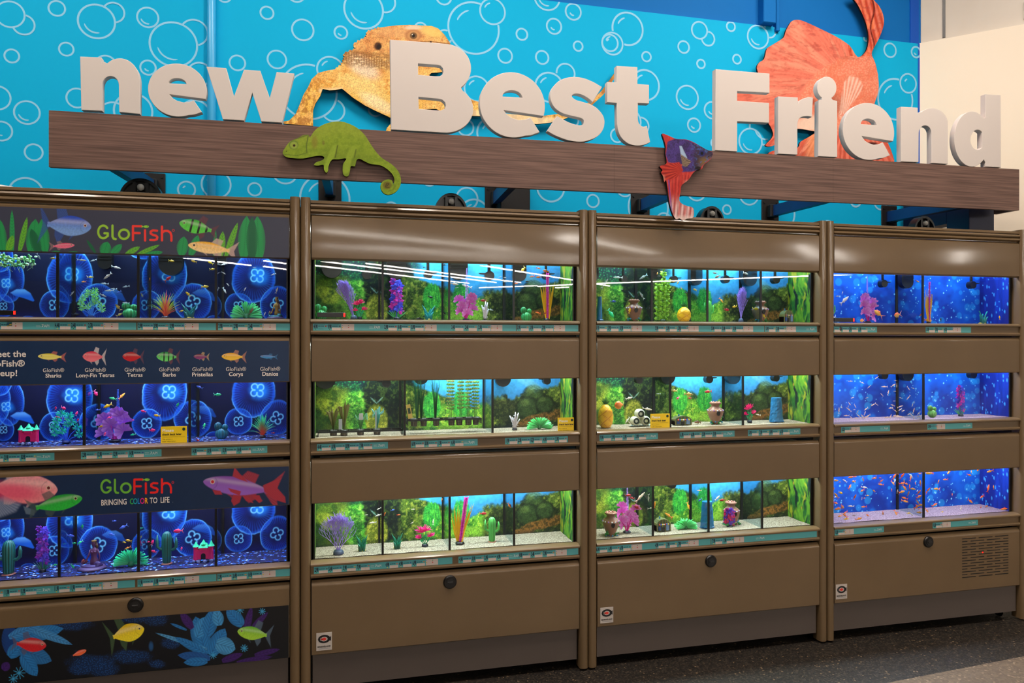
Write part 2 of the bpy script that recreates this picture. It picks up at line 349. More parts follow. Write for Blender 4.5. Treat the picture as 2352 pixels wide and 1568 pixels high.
R3 = [(710,195,116,2),(607,295,80,2),(1195,205,63,0),(1407,180,37,0),(1088,318,46,0),(1205,432,35,0),(1448,400,36,0),(1590,250,84,1),(837,383,38,0),(828,575,108,2),(1113,658,85,1),(1280,745,62,1),(1158,845,52,1),(1300,965,35,0),(640,915,52,0),(720,820,90,0),(1540,955,92,1),(1640,860,125,1),(690,1270,62,0),(850,1400,150,2),(1175,1285,75,0),(1530,1310,78,0),(1380,1415,36,0),(1730,1440,128,2),(2060,1530,45,0),(2250,1350,50,0),(955,1495,62,0)]
A3 = [(1253,262,53,1195,205,63),(1670,210,50,1590,250,84),(800,850,62,720,820,90)]
R4 = [(1314,342,53,0),(1490,355,42,1),(1437,567,70,2),(1350,675,145,2),(1150,262,22,0),(1080,1365,46,0),(1250,1375,55,0),(1207,510,32,0)]
for r in R1: ring(r[0], r[1], r[2], 2.94, (0, 0), r[3])
for r in R2: ring(r[0], r[1], r[2], 2.94, (600, 0), r[3])
for r in R3: ring(r[0], r[1], r[2], 2.94, (1200, 0), r[3])
for r in R4: ring(r[0], r[1], r[2], 2.959, (1600, 0), r[3])
def arcring(cx, cy, R, bx, by, bR, s, ou):   # part of a ring outside its neighbour
    u, v = ou[0]+cx/s, ou[1]+cy/s; c = P(u, v, YW); k = ppm(u, YW)/s; r = R*k; t = 12*ppm(u, YW)/2.94; n = 64; RY[0] -= .000008; y = RY[0]
    cb = P(ou[0]+bx/s, ou[1]+by/s, YW); rb = bR*k
    for q in range(n):
        a0, a1 = 2*PI*q/n, 2*PI*(q+1)/n; am = (a0+a1)/2
        if bR and math.hypot(c.x+r*math.cos(am)-cb.x, c.z+r*math.sin(am)-cb.z) < rb: continue
        if c.z+r*math.sin(am) > ZB or c.x+r*math.cos(am) > XC: continue
        wb.add([(c.x+rr*math.cos(a_), y, c.z+rr*math.sin(a_)) for a_, rr in ((a0, r), (a1, r), (a1, r-t), (a0, r-t))], [(0, 1, 2, 3)], mi=2)
for lst, ou in ((A1, (0, 0)), (A2, (600, 0)), (A3, (1200, 0))):
    for t_ in lst: arcring(*t_, 2.94, ou)
struct(wb.build('wall_back', [M['wallblue'], M['bandblue'], M['ring'], M['bandd']]))
# raised pilaster and joint in the painted band, conduit on the wall
t = MB(); x0, x1 = P(1744, 0, YW).x, P(1783, 0, YW).x; t.box(x0, x1-.03, YW-.045, YW+.02, ZB-.0, 4.30, b=.004); t.box(x1-.012, x1+.012, YW-.02, YW+.02, ZB-.03, 4.30, b=.004)
struct(t.build('trim_1', M['bandblue']))
t = MB(); xx = P(487, 0, YW).x; t.tube([(xx, YW-.016, 1.2), (xx, YW-.016, 4.30)], .019, 14)
o = t.build('wall_conduit', M['pipe'], smooth=True); tag(o, 'vertical light blue painted pipe on the bubble wall behind the letters e and w', 'pipe')
# angled wall to the right: lower board, upper beam
wr = MB(); s2 = math.sqrt(.5); Ln = 5.0
def wpt(a_, off): return (XC+a_*s2+off*s2, YW-a_*s2+off*s2)
def wslab(a0, a1, o0, o1, z0, z1, mi):
    q = [wpt(a0, o0), wpt(a1, o0), wpt(a1, o1), wpt(a0, o1)]
    wr.loft([[(x, y, z0) for x, y in q], [(x, y, z1) for x, y in q]], mi=mi)
wslab(0, Ln, 0, .15, 0, 3.262, 0); wslab(0, Ln, .035, .15, 3.262, 4.30, 1); wslab(.12, .135, .03, .036, 3.28, 4.28, 2)
wslab(.52, .68, .02, .036, 3.30, 3.40, 1)
struct(wr.build('wall_right', [M['cream'], M['beam'], M['black']]))

# ------------------------------------------------------------------ store lamp rows (seen as reflections in the tank glass)
ZL = 3.42; YG = .025
def refl_pt(u, v, ZL=4.12):
    k = (ZL-EYE)/((V0-v)/F_PX); r = (u-1176)/F_PX*k
    x = r*math.cos(YAW)+k*math.sin(YAW); y = -DIST-r*math.sin(YAW)+k*math.cos(YAW)
    return Vector((x, 2*YG-y, ZL))
rows = [((724,610),(1077,651),'leftmost of the long rows'), ((737,600),(1140,649),'second of the long rows'), ((840,605),(1196,649),'third of the long rows'), ((1102,609),(1400,657),'row nearest the right hand wall'), ((735,500),(1180,603),'near row over the aisle'),
        ((1300,500),(1500,612),'short row over the right aisle'), ((420,592),(577,610),'row far to the left'), ((605,599),(660,606),'short far row'), ((605,612),(660,619),'lower short far row'), ((1100,661),(1960,630.5),'crossing row along the far side'), ((1235,658),(1307,654),'short crossing row'), ((1275,661.5),(1307,660),'shortest crossing row'), ((1906,560),(1935,624),'row beside the angled wall'), ((2206,550),(2195,630),'last row beside the angled wall'), ((1838,530),(1868,616),'third row from the angled wall'), ((1285,510),(1322,544),'stub row over the middle aisle')]
for (p0, p1, lb) in rows:
    zl = {'crossing row along the far side': 3.9, 'short crossing row': 3.8, 'shortest crossing row': 3.7, 'row nearest the right hand wall': 4.0}.get(lb, 4.12); a_, b_ = refl_pt(*p0, zl), refl_pt(*p1, zl); dd = (b_-a_); Lr = dd.length; ang = math.atan2(dd.y, dd.x)
    t = thing('strip_light', 'long bare fluorescent strip light under the ceiling, '+lb, 'ceiling light', (0, 0, 0)); t.location = a_; t.rotation_euler = (0, 0, ang)
    m = MB(); m.box(0, Lr, -.04, .04, .03, .10, b=.01); m.build('housing', M['white'], t)
    wd = .030 if 'over the' not in lb and 'angled' not in lb else .11
    m = MB(); m.box(0, Lr, -wd, wd, -.015, .03, b=.01); m.build('tube', M['led'], t)

# ------------------------------------------------------------------ long wood sign with letters
YS = -.035
c0, c1, c2, c3 = P(112, 253, YS), P(2341, 389, YS), P(2340, 483, YS), P(112, 383, YS)
sg = thing('hanging_sign_board', 'long dark wood grain board holding the white letters above the tanks', 'sign board', tuple(P(1176, 400, YS)))
ox = sg.location
m = MB(); xs = [c0.x, P(818, 0, YS).x, P(1411, 0, YS).x, P(1914, 0, YS).x, c1.x]
def lerpz(a_, b_, x): return a_.z+(b_.z-a_.z)*(x-a_.x)/(b_.x-a_.x)
for i in range(4):
    m = MB(); xa, xb = xs[i]+(.0003 if i else 0), xs[i+1]-(.0003 if i < 3 else 0)
    ring_ = lambda x: [(x-ox.x, y-ox.y, z-ox.z) for y, z in ((YS, lerpz(c3, c2, x)), (YS, lerpz(c0, c1, x)), (YS+.02, lerpz(c0, c1, x)), (YS+.02, lerpz(c3, c2, x)))]
    m.loft([ring_(xa), ring_(xb)]); m.build('board_panel', M['wood'], sg)
m = MB(); m.box(c2.x-.02-ox.x, c2.x-ox.x, YS+.0201-ox.y, YS+.13-ox.y, c2.z-ox.z, c1.z-ox.z); m.build('end_return', M['wood'], sg)
def glyph(name, label, outs, depth=.028, material='letter', Y=None, bev=.0015, cat='sign letter', group=None):
    Y = YS-.001 if Y is None else Y
    cu = bpy.data.curves.new(name, 'CURVE'); cu.dimensions = '2D'; cu.fill_mode = 'BOTH'; cu.extrude = depth/2; cu.bevel_depth = bev; cu.bevel_resolution = 1; cu.offset = -bev
    allp = [P(u, v, Y) for u, v in outs[0]]; cx = sum(p.x for p in allp)/len(allp); cz = min(p.z for p in allp)
    for o_ in outs:
        sp = cu.splines.new('POLY'); sp.points.add(len(o_)-1)
        for q, (u, v) in zip(sp.points, o_): p = P(u, v, Y); q.co = (p.x-cx, p.z-cz, 0, 1)
        sp.use_cyclic_u = True
    tmp = bpy.data.objects.new('tmp', cu); me = bpy.data.meshes.new_from_object(tmp); bpy.data.objects.remove(tmp)
    me.transform(Matrix.Rotation(PI/2, 4, 'X')); me.name = name; me.materials.clear(); me.materials.append(M[material])
    me.polygons.foreach_set('use_smooth', [False]*len(me.polygons))
    o = bpy.data.objects.new(name, me); C.objects.link(o); o.location = (cx, Y+depth/2, cz); tag(o, label, cat, group); return o
def EL(cx, cy, rx, ry, a0, a1, n=20): return [(cx+rx*math.cos(math.radians(a0+(a1-a0)*i/n)), cy-ry*math.sin(math.radians(a0+(a1-a0)*i/n))) for i in range(n+1)]
def sc(pts, s=2.94, ou=0): return [(ou+x/s, y/s) for x, y in pts]
def cr(pts, n=5):      # Catmull-Rom through a closed list
    out = []; N = len(pts)
    for i in range(N):
        p = [np.array(pts[(i+k) % N], float) for k in (-1, 0, 1, 2)]
        for j in range(n):
            t = j/n; out.append(tuple(.5*(2*p[1]+(p[2]-p[0])*t+(2*p[0]-5*p[1]+4*p[2]-p[3])*t*t+(3*p[1]-p[0]-3*p[2]+p[3])*t**3)))
    return out
def cro(p, n=5):
    q = [p[0]]+list(p)+[p[-1]]; out = []
    for i in range(1, len(q)-2):
        a = [np.array(q[i+k], float) for k in (-1, 0, 1, 2)]
        for j in range(n): t = j/n; out.append(tuple(.5*(2*a[1]+(a[2]-a[0])*t+(2*a[0]-5*a[1]+4*a[2]-a[3])*t*t+(3*a[1]-a[0]-3*a[2]+a[3])*t**3)))
    return out+[tuple(p[-1])]
def dedupe(p): return [q for i, q in enumerate(p) if math.hypot(q[0]-p[i-1][0], q[1]-p[i-1][1]) > .25]
def ltr_e(label, cx, cy, rx, ry, k):
    sx, sy = rx/68., ry/62.
    o = EL(0, 0, 68, 62, -17, 292, 60)+[(38, 56), (57, 49), (38, 22), (28, 26), (14, 28), (0, 25), (-10, 20), (-18, 11)]
    o = [(x*1., y) for x, y in o]
    h = [(-20, -15), (21, -15)]+EL(0, -15, 20.5, 12.5, 8, 172, 14)
    f = lambda L_: dedupe([(cx+x*sx, cy+y*sy+k*x*sx) for x, y in L_])
    return glyph('letter_e', label, [f(o), f(h)])
glyph('letter_n', 'thick white letter n that starts the word new on the wood board', [dedupe([(184,130),(233,132),(233,147),(238,141)]+EL(275,188,46.5,54,128,0,18)+[(321.5,262),(274,257.5)]+EL(254,196,19,21,0,180,14)+[(235,255),(187,252.5)])])
ltr_e('thick white letter e in the middle of the word new', 407.5, 207, 67.5, 61, .045)
glyph('letter_w', 'thick white letter w that ends the word new', [[(474,153),(519.4,156.5),(537.4,222),(560.5,160),(598,162.6),(619.7,225),(635.4,165.6),(676,169),(648,282),(600.3,279),(579.3,213),(560.5,277),(512,274)]])
glyph('letter_b', 'very large white capital B in front of the bearded dragon', [dedupe([(896,91.2),(1000,98.5)]+EL(1021,157,61,56,82,-52,18)+EL(1024,251,63,54,52,-95,22)+[(898.6,297.6)]),
    [(960,146.3),(1004,149.5),(1012,151.5),(1017,157),(1018.4,165),(1016,171.5),(1010,175),(1000,175.2),(960.5,171.8)], [(961,222.8),(1004,227),(1015,229),(1022,235),(1024,242),(1021,250),(1012,253.5),(1000,253.4),(962,250)]])
ltr_e('thick white letter e in the word Best', 1176.5, 241, 75, 75, .055)
glyph('letter_s', 'thick white letter s in the word Best', [dedupe(sc(cro([(537,588),(480,555),(420,530),(360,520),(300,525),(245,548),(205,590),(188,640),(195,690),(222,733),(270,765),(340,785),(390,796),(412,812),(410,838),(385,846),(340,836),(290,815),(234,783)])+cro([(168,885),(220,915),(300,945),(380,958),(440,950),(500,925),(538,885),(553,838),(548,790),(520,748),(480,715),(420,692),(365,676),(340,660),(335,644),(360,633),(400,640),(440,662),(474,690)]),2.94,1200))])
glyph('letter_t', 'thick white letter t that ends the word Best', [sc([(635,445),(776,453),(776,567),(854,573),(854,700),(779,697),(779,790)]+cro([(779,800),(783,825),(795,845),(815,855),(840,850)])+cro([(862,960),(820,978),(770,984),(715,970),(672,935),(648,890),(638,840)])+[(636,697),(572,690),(572,553),(635,556)],2.94,1200)])
glyph('letter_f', 'large white capital F that starts the word Friend', [sc([(128,470),(495,500),(495,632),(275,620),(275,685),(492,700),(492,835),(275,825),(275,1030),(125,1022)],2.959,1600)])
glyph('letter_r', 'small thick white letter r between F and i', [sc([(553,655),(687,662),(687,703)]+cro([(689,700),(700,685),(725,670),(765,660),(790,664)])+cro([(783,795),(750,790),(715,795),(693,812),(684,845)])+[(684,1052),(553,1045)],2.959,1600)])
glyph('letter_i', 'thick white letter i with a round dot in the word Friend', [dedupe([(1600+825/2.959,1062/2.959),(1600+828/2.959,682/2.959),(1600+850/2.959,677/2.959)]+EL(1600+884/2.959,598/2.959,66/2.959,77/2.959,240,-62,36)+[(1600+925/2.959,679/2.959),(1600+955/2.959,686/2.959),(1600+955/2.959,1068/2.959)])])
ltr_e('thick white letter e in the word Friend, over the orange tail fins', 1994.5, 302, 59, 65.5, .06)
glyph('letter_n', 'thick white letter n near the end of the word Friend', [dedupe(sc([(1388,725),(1502,732),(1502,765)]+EL(1598,843,109,108,132,0,18)+[(1707,1115),(1595,1108)]+EL(1552,905,43,52,0,180,14)+[(1507,1102),(1388,1098)],2.959,1600))])
glyph('letter_d', 'thick white letter d that ends the word Friend', [dedupe(sc([(1962,640),(2065,646),(2067,1138),(1962,1132),(1962,1105)]+EL(1870,945,120,188,-48,-312,50)+[(1962,800)],2.959,1600)), dedupe(sc(EL(1908,950,48,68,50,310,20),2.959,1600))])

# ------------------------------------------------------------------ printed cutouts (real boards with thickness)
def cutout(name, label, cat, out, Y, th, step, paint, group=None):
    out = dedupe(out); u0, u1 = min(p[0] for p in out), max(p[0] for p in out); v0, v1 = min(p[1] for p in out), max(p[1] for p in out)
    gu, gv = np.meshgrid(np.arange(u0, u1, step), np.arange(v0, v1, step)); gu = gu.ravel(); gv = gv.ravel()
    ins = inpoly(gu, gv, out) & (seg(gu, gv, list(out)+[out[0]]) > step*.5); pts = [Vector(p) for p in out]+[Vector((a_, b_)) for a_, b_ in zip(gu[ins], gv[ins])]
    n = len(out); V, E_, Fc, *_ = geometry.delaunay_2d_cdt(pts, [(i, (i+1) % n) for i in range(n)], [], 1, 1e-5)
    U = np.array([v[0] for v in V]); W = np.array([v[1] for v in V]); X, Z = PA(U, W, Y); col = paint(U, W)
    c = P((u0+u1)/2, v1, Y); mb = MB(); nn = len(V)
    mb.raw(np.stack([X-c.x, np.zeros(nn), Z-c.z], 1), Fc, col)
    bx, bz = PA([p[0] for p in out], [p[1] for p in out], Y)
    f = [(x-c.x, 0, z-c.z) for x, z in zip(bx, bz)]; b_ = [(x-c.x, th, z-c.z) for x, z in zip(bx, bz)]
    mb.loft([f, b_], (24, 18, 16), caps=False); mb.add(b_, [tuple(range(n))], (24, 18, 16))
    o = mb.build(name, M['printm'], loc=c); tag(o, label, cat, group); return o
def jag(p0, p1, n, amp, s=0):
    r_ = random.Random(s+int(p0[0])); dx, dy = p1[0]-p0[0], p1[1]-p0[1]; L_ = math.hypot(dx, dy); out = []
    for i in range(n*2):
        t = i/(n*2); a_ = (amp*(.7+.6*r_.random()) if i % 2 else 0); out.append((p0[0]+dx*t+dy/L_*a_, p0[1]+dy*t-dx/L_*a_))
    return out
z2 = lambda L_: sc(L_, 2.94, 600)
dr = z2([(150,835),(150,820),(190,813),(232,770),(262,700),(285,640),(318,585),(340,535),(385,492),(450,475),(498,468)])
for a_, b_, n in (((498,468),(540,440),2),((540,440),(562,400),2),((562,400),(560,362),2),((560,362),(640,330),3),((640,330),(622,298),1),((622,298),(712,250),4),((712,250),(716,215),2),((716,215),(800,186),4)):
    dr += jag(z2([a_])[0], z2([b_])[0], n, 3.2)
dr += z2([(800,186),(860,178),(920,171),(1000,167),(1080,172),(1150,175),(1195,192),(1238,235),(1272,285),(1290,330),(1290,400),(1262,450),(1228,484),(1190,490),(1150,492),(1135,505),(1150,560),(1200,610),(1300,645),(1420,672),(1475,690),(1540,730),(1640,765),(1800,780),(1900,782),(2000,770),(2100,730),(2220,690),(2300,612),(2360,530),(2412,455),(2420,470),(2384,530),(2310,640),(2240,703),(2150,765),(2050,802),(1950,828),(1860,838),(1760,825),(1650,792),(1430,782),(1330,800),(1240,760),(1180,735),(1100,738),(1060,735),(1000,800),(960,860),(940,890),(840,890),(850,862),(878,830),(875,795),(780,752),(700,712),(620,660),(575,622),(545,598),(500,608),(460,610),(415,600),(398,650),(365,700),(350,745),(350,850)])
def dragon(u, v):
    x = (u-600)*2.94; y = v*2.94; im = Img(x, y, (226, 172, 92)); n1 = fbm(x/80, y/80, 1); n2 = fbm(x/24, y/24, 4); nf = fbm(x/7, y/7, 12)
    im.put(ss(.45, .62, n1)*.75, (204, 128, 48)); im.put(ss(.52, .72, n2)*.6, (248, 212, 128)); im.put(ss(430, 640, y-x*.12)*ss(.38, .6, n1)*.6, (240, 196, 84))
    hd = ss(420, 330, y-(x-800)*.05); im.put(hd*.55, (206, 146, 92)); im.put(hd*ss(.5, .65, fbm(x/34, y/14, 3))*.5, (170, 100, 50))
    im.oval(690, 455, 110, 60, (232, 214, 186), 32, .5, .75); im.oval(700, 600, 150, 70, (238, 206, 130), 32, .5, .7); im.oval(790, 700, 120, 40, (244, 226, 176), 28, .5, .7)
    im.put(ss(.30, .42, y*.0+fbm(x/30-y/60, y/9, 22))*(1-ss(30, 75, np.abs(y-(395+(x-650)*.12))))*ss(880, 860, x)*.75, (120, 74, 32)); bx_, by_ = x/17+.3*n2, (y-(x-600)*.14)/12; tri = (by_-np.floor(by_))*(1-np.abs((bx_-np.floor(bx_))*2-1)); band = (1-ss(20, 60, np.abs(y-(405+(x-650)*.14))))*ss(560, 600, x)*ss(890, 870, x); im.put(band*ss(.28, .6, tri)*.5, (244, 214, 156)); im.put(band*ss(.12, .0, tri)*.3, (96, 56, 26))
    sc_ = cell(x/10, y/7.5, 2); im.mul(.66+.55*ss(.05, .5, sc_)*(.8+.4*nf)); sc2 = cell(x/22, y/16, 6); im.mul(.90+.18*ss(.1, .6, sc2))
    im.oval(960, 215, 190, 34, (214, 160, 108), -2, .4, .45); im.oval(1030, 186, 60, 14, (236, 220, 196), 0, .5, .6); im.oval(1160, 215, 80, 34, (240, 204, 112), 14, .5, .7)
    im.oval(788, 311, 26, 27, (84, 48, 24), 20, .3); im.oval(794, 316, 16, 20, (36, 20, 12), 20, .4)
    im.oval(1028, 240, 56, 40, (176, 116, 70), 0, .2, .8); im.oval(1028, 240, 40, 31, (198, 142, 86), 0, .12); im.oval(1028, 241, 24, 23, (112, 80, 46), 0, .1); im.oval(1028, 241, 11, 12, (20, 14, 10), 0, .2); im.oval(1020, 234, 4, 4, (230, 220, 200))
    im.stroke([(870, 300), (1050, 285), (1150, 280), (1290, 300)], 5, (110, 66, 30), 3); im.oval(1145, 283, 8, 6, (60, 34, 20))
    im.put(ss(1150, 1350, x)*ss(.42, .6, fbm(x/40, y/60, 8))*.8, (150, 92, 30)); im.put(ss(1300, 1500, x)*ss(-8, 14, y-(745+(x-1500)*.10))*.6, (250, 230, 190)); im.put(ss(2200, 2350, x)*.6, (170, 110, 50))
    im.put(ss(430, 330, x)*ss(.42, .58, fbm(x/18, y/30, 3))*.7, (160, 92, 28)); im.put((1-ss(0, 26, np.abs(y-(612-(x-400)*.06))))*ss(380, 400, x)*ss(560, 540, x)*.6, (244, 226, 180))
    return im.c
cutout('bearded_dragon_cutout', 'flat printed orange bearded dragon fixed on the blue wall behind the letters', 'animal cutout', dr, YW-.045, .012, 1.15, dragon)
z4 = lambda L_: sc(L_, 2.959, 1600)
gf = z4([(415,485),(410,455),(425,425),(455,405),(468,370),(480,328),(540,290),(590,255),(605,215),(622,180),(650,142),(700,136),(765,160),(850,200),(950,250),(1040,310),(1095,388),(1148,352),(1168,290),(1166,220),(1145,140),(1105,50),(1072,0),(1050,-40),(1180,-60),(1205,0),(1240,40),(1268,100),(1272,170),(1240,260),(1205,325),(1190,370),(1215,430),(1235,530),(1235,620),(1210,700),(1190,780),(1240,860),(1290,950),(1325,1030),(1340,1110),(1250,1110),(900,1090),(515,1060),(515,1025),(600,1022),(690,1000),(705,965),(780,920),(808,895),(760,885),(700,875),(640,880),(560,915),(535,960),(530,985),(490,996),(468,985),(505,945),(520,905),(490,840),(440,800),(360,760),(240,690),(235,640),(330,620),(430,560)])
def gold(u, v):
    x = (u-1600)*2.959; y = v*2.959; im = Img(x, y, (242, 128, 104))
    a_ = np.arctan2(y-560, x-1050); rr = np.hypot(x-1050, y-560); w_ = fbm(a_*9, rr/260, 3); st = .5+.5*np.sin(a_*95+w_*9+rr/120)
    finm = ss(1, 1.08, ell(x, y, 960, 680, 330, 220, -35)); im.put(finm*st*.30, (206, 84, 60)); im.put(finm*ss(.5, .7, w_)*.55, (250, 166, 134)); im.put(finm*ss(520, 760, rr)*.35, (212, 90, 66))
    im.put(finm*ss(.62, .75, fbm(a_*14, rr/90, 8))*.4, (180, 70, 52))
    body = 1-ss(.95, 1.05, ell(x, y, 980, 640, 340, 215, -38)); im.put(body, (240, 134, 104)); c_ = cell((x+y*.7)/20, (y-x*.7)/16, 2); im.put(body*ss(.5, .1, c_)*.45, (252, 190, 156)); im.put(body*ss(.4, .62, fbm(x/70, y/70, 4))*.4, (222, 104, 66))
    im.oval(790, 840, 130, 55, (246, 214, 190), -8, .4, .9); im.oval(905, 715, 90, 75, (120, 60, 40), -20, .5, .55); im.oval(770, 690, 40, 26, (150, 60, 36), 0, .4, .8)
    fm = polymask(x, y, [(965, 790), (985, 660), (1000, 560), (1040, 515), (1100, 530), (1130, 580), (1110, 640), (1040, 720), (1000, 850)], 8); im.put(fm*(.12+.55*(.5+.5*np.sin(np.arctan2(y-830, x-990)*70))), (250, 226, 206))
    tail = (y < 380) & (x > 1030); im.put(np.where(tail, 1, 0)*(.5+.5*np.sin((x-1150-(y-200)*.25)/6)), (196, 60, 30)); im.put(np.where(tail, .6, 0)*ss(.5, .7, fbm(x/20, y/60, 2)), (255, 140, 90)); im.put(np.where(tail, 1., 0)*(1-ss(3, 8, abs(x-1195-12*np.sin(y/40)))), (110, 20, 10))
    low = ss(880, 930, y-(x-900)*.1); im.put(low*ss(.3, .7, st)*.6, (206, 70, 40)); im.put(low*(1-ss(0, 90, abs(x-800)))*.5, (255, 176, 110))
    im.oval(1190, 985, 45, 20, (60, 14, 10), 0, .4)
    im.put(finm*ss(.56, .7, fbm(x/60-y/200, y/26, 19))*ss(500, 320, y)*.5, (176, 70, 60)); im.put(finm*(1-ss(.0, .05, np.abs(fbm(a_*16, rr/200, 23)-.5)))*.35, (170, 66, 52)); im.mul((.9+.2*fbm(x/12, y/12, 9))*.88); return im.c
cutout('goldfish_cutout', 'flat printed coral goldfish with long fins fixed on the wall behind the word Friend', 'animal cutout', cr(gf, 3), YW-.05, .012, 1.4, gold)
ch = cr(z2([(145,1030),(160,1000),(195,955),(245,932),(285,912),(318,910),(330,925),(362,880),(410,845),(470,825),(540,820),(600,838),(650,865),(700,912),(740,975),(780,1030),(820,1070),(880,1108),(925,1155),(944,1212),(935,1262),(905,1298),(862,1314),(825,1302),(806,1265),(815,1230),(850,1211),(880,1216),(892,1240),(900,1215),(888,1180),(855,1145),(810,1118),(770,1110),(735,1106),(700,1090),(665,1072),(645,1080),(638,1105),(632,1123),(606,1122),(600,1150),(590,1185),(570,1190),(552,1172),(552,1110),(575,1070),(520,1076),(478,1078),(455,1120),(452,1150),(440,1167),(424,1145),(420,1112),(385,1118),(356,1114),(372,1095),(415,1080),(425,1060),(395,1050),(330,1060),(280,1070),(200,1066),(160,1055)]), 3)
def cham(u, v):
    x = (u-600)*2.94; y = v*2.94; im = Img(x, y, (146, 172, 44)); n = fbm(x/22, y/22, 2, 5); im.put(ss(.35, .7, n)*.6, (120, 150, 34)); im.put((1-ss(0, 120, y-830-abs(x-540)*.25))*.35, (178, 190, 70))
    im.put(ss(.62, .85, cell(x/9, y/9, 5))*.35, (172, 194, 78)); im.put(ss(980, 1080, y)*ss(350, 480, x)*ss(800, 640, x)*.35, (84, 108, 26)); im.stroke([(495, 1000), (470, 1060), (440, 1140)], 42, (152, 180, 52), 8); im.stroke([(620, 1005), (590, 1070), (572, 1150)], 44, (150, 176, 50), 8)
    im.stroke([(515, 985), (500, 1060)], 7, (78, 88, 26), 5); im.stroke([(640, 1010), (630, 1060)], 6, (84, 98, 30), 5); im.oval(360, 960, 20, 40, (150, 120, 50), 0, .6, .5); im.oval(420, 965, 9, 14, (120, 96, 44), 0, .6, .6); im.stroke([(318, 915), (305, 980), (308, 1030)], 7, (96, 112, 40), 4); im.stroke([(190, 950), (310, 912)], 8, (104, 120, 44), 4)
    im.oval(218, 978, 32, 30, (112, 140, 50), 0, .15); im.oval(220, 980, 25, 24, (158, 178, 72), 0, .2); im.oval(222, 982, 9, 9, (90, 64, 24)); im.oval(222, 982, 5, 5, (20, 14, 8)); im.oval(170, 1020, 4, 3, (60, 60, 20)); im.stroke([(150, 1042), (240, 1050), (300, 1035)], 3, (84, 104, 36), 2)
    im.oval(850, 1250, 30, 26, (120, 110, 40), 0, .3); im.stroke([(850, 1255), (862, 1240), (846, 1240), (840, 1262), (866, 1268)], 5, (70, 60, 24), 3); im.stroke([(892, 1240), (905, 1255), (890, 1280), (860, 1290)], 8, (120, 140, 40), 5)
    im.put((x > 780)*(1-ss(.3, 1., np.abs(np.hypot(x-865, y-1225)-60)/30))*.0, (0, 0, 0)); im.mul((.88+.24*fbm(x/6, y/6, 7))*.8); return im.c
cutout('chameleon_cutout', 'flat printed green chameleon with curled tail on the front of the wood board', 'animal cutout', ch, YS-.022, .014, 1.0, cham)
z3 = lambda L_: sc(L_, 2.94, 1200)
bt = z3([(945,902),(985,915),(1030,935),(1070,940),(1110,942),(1160,962),(1200,985),(1250,1013),(1282,1025),(1283,1050),(1265,1080),(1225,1112),(1210,1142),(1180,1146),(1150,1170),(1120,1215),(1075,1250),(1068,1290),(1060,1355),(1095,1385),(1150,1402),(1158,1440),(1150,1470),(1112,1476),(1085,1487),(1060,1474),(1035,1478),(1010,1430),(990,1350),(980,1270),(970,1218),(958,1228),(950,1190),(936,1165),(946,1148),(928,1122),(968,1108),(974,1085),(966,1035),(968,990),(955,940)])
def betta(u, v):
    x = (u-1200)*2.94; y = v*2.94; im = Img(x, y, (200, 50, 44)); a_ = np.arctan2(y-1100, x-1050)
    im.put((.5+.5*np.sin(x/5+y/60+fbm(x/20, y/80, 2)*9))*.5, (232, 92, 78)); im.put(ss(1300, 1410, y)*(.62+.38*np.sin(x/6+y/40)), (246, 208, 204)); im.put((y > 1180)*(.5+.5*np.sin(x/3.4+y/70))**3*.5, (120, 20, 30)); im.put(ss(1440, 1475, y)*.7, (250, 226, 216)); im.put((1-ss(2, 6, abs(x-985-(y-1200)*.10)))*ss(1180, 1210, y)*.7, (90, 70, 180))
    hd = polymask(x, y, [(975,960),(1030,935),(1110,942),(1200,985),(1285,1028),(1285,1055),(1215,1115),(1190,1145),(1140,1160),(1060,1160),(1080,1110),(985,1095),(965,1040)], 6); im.put(hd, (64, 46, 104)); im.put(hd*ss(.4, .6, fbm(x/30, y/30, 6))*.7, (88, 64, 150)); c_ = cell(x/10, y/9, 1); im.mul(1-hd*.4*ss(.5, .1, c_)); im.put(hd*ss(1130, 1190, x)*.75, (62, 46, 40)); im.put(hd*ss(1170, 1230, x)*ss(1040, 1090, y)*.8, (140, 110, 60)); im.put(hd*ss(.55, .7, fbm(x/12, y/12, 4))*ss(1120, 1160, x)*.6, (70, 110, 190)); im.put(hd*ss(1170, 1110, abs(x-1100)+y*.0+1060)*.0, (0, 0, 0))
    im.oval(1212, 1035, 20, 20, (40, 40, 110), 0, .15); im.oval(1212, 1035, 10, 11, (10, 8, 14)); im.stroke([(1245, 1062), (1284, 1042)], 4, (30, 20, 24), 3); im.oval(1185, 1135, 22, 12, (30, 20, 24), 0, .3)
    im.poly([(1060, 985), (1075, 985), (1110, 1060), (1120, 1100), (1100, 1105), (1070, 1050)], (170, 196, 226), 3); im.poly([(1068, 1040), (1140, 1090), (1110, 1125), (1082, 1120)], (176, 150, 120), 4); im.put(polymask(x, y, [(1068, 1040), (1140, 1090), (1110, 1125), (1082, 1120)], 3)*(.5+.5*np.sin(a_*40)), (40, 30, 40))
    fr = polymask(x, y, [(930, 1120), (970, 1105), (1060, 1095), (1085, 1150), (1040, 1200), (955, 1220), (935, 1165)], 4); im.put(fr, (214, 66, 46)); im.put(fr*(.5+.5*np.sin(np.arctan2(y-1150, x-1085)*30)), (150, 24, 26)); im.put(ss(970, 940, x)*ss(1170, 1200, y)*.8, (246, 200, 170)); im.put(polymask(x, y, [(945, 902), (985, 918), (968, 1040), (955, 960)], 4), (196, 52, 50))
    im.put(ss(1085, 1110, x)*ss(1205, 1250, y)*ss(1300, 1250, y), (244, 196, 176)); im.mul((.85+.3*fbm(x/8, y/8, 3))*.8); return im.c
cutout('betta_cutout', 'flat printed purple and red betta fish hanging on the wood board before the word Friend', 'animal cutout', cr(bt, 3), YS-.022, .014, .8, betta)

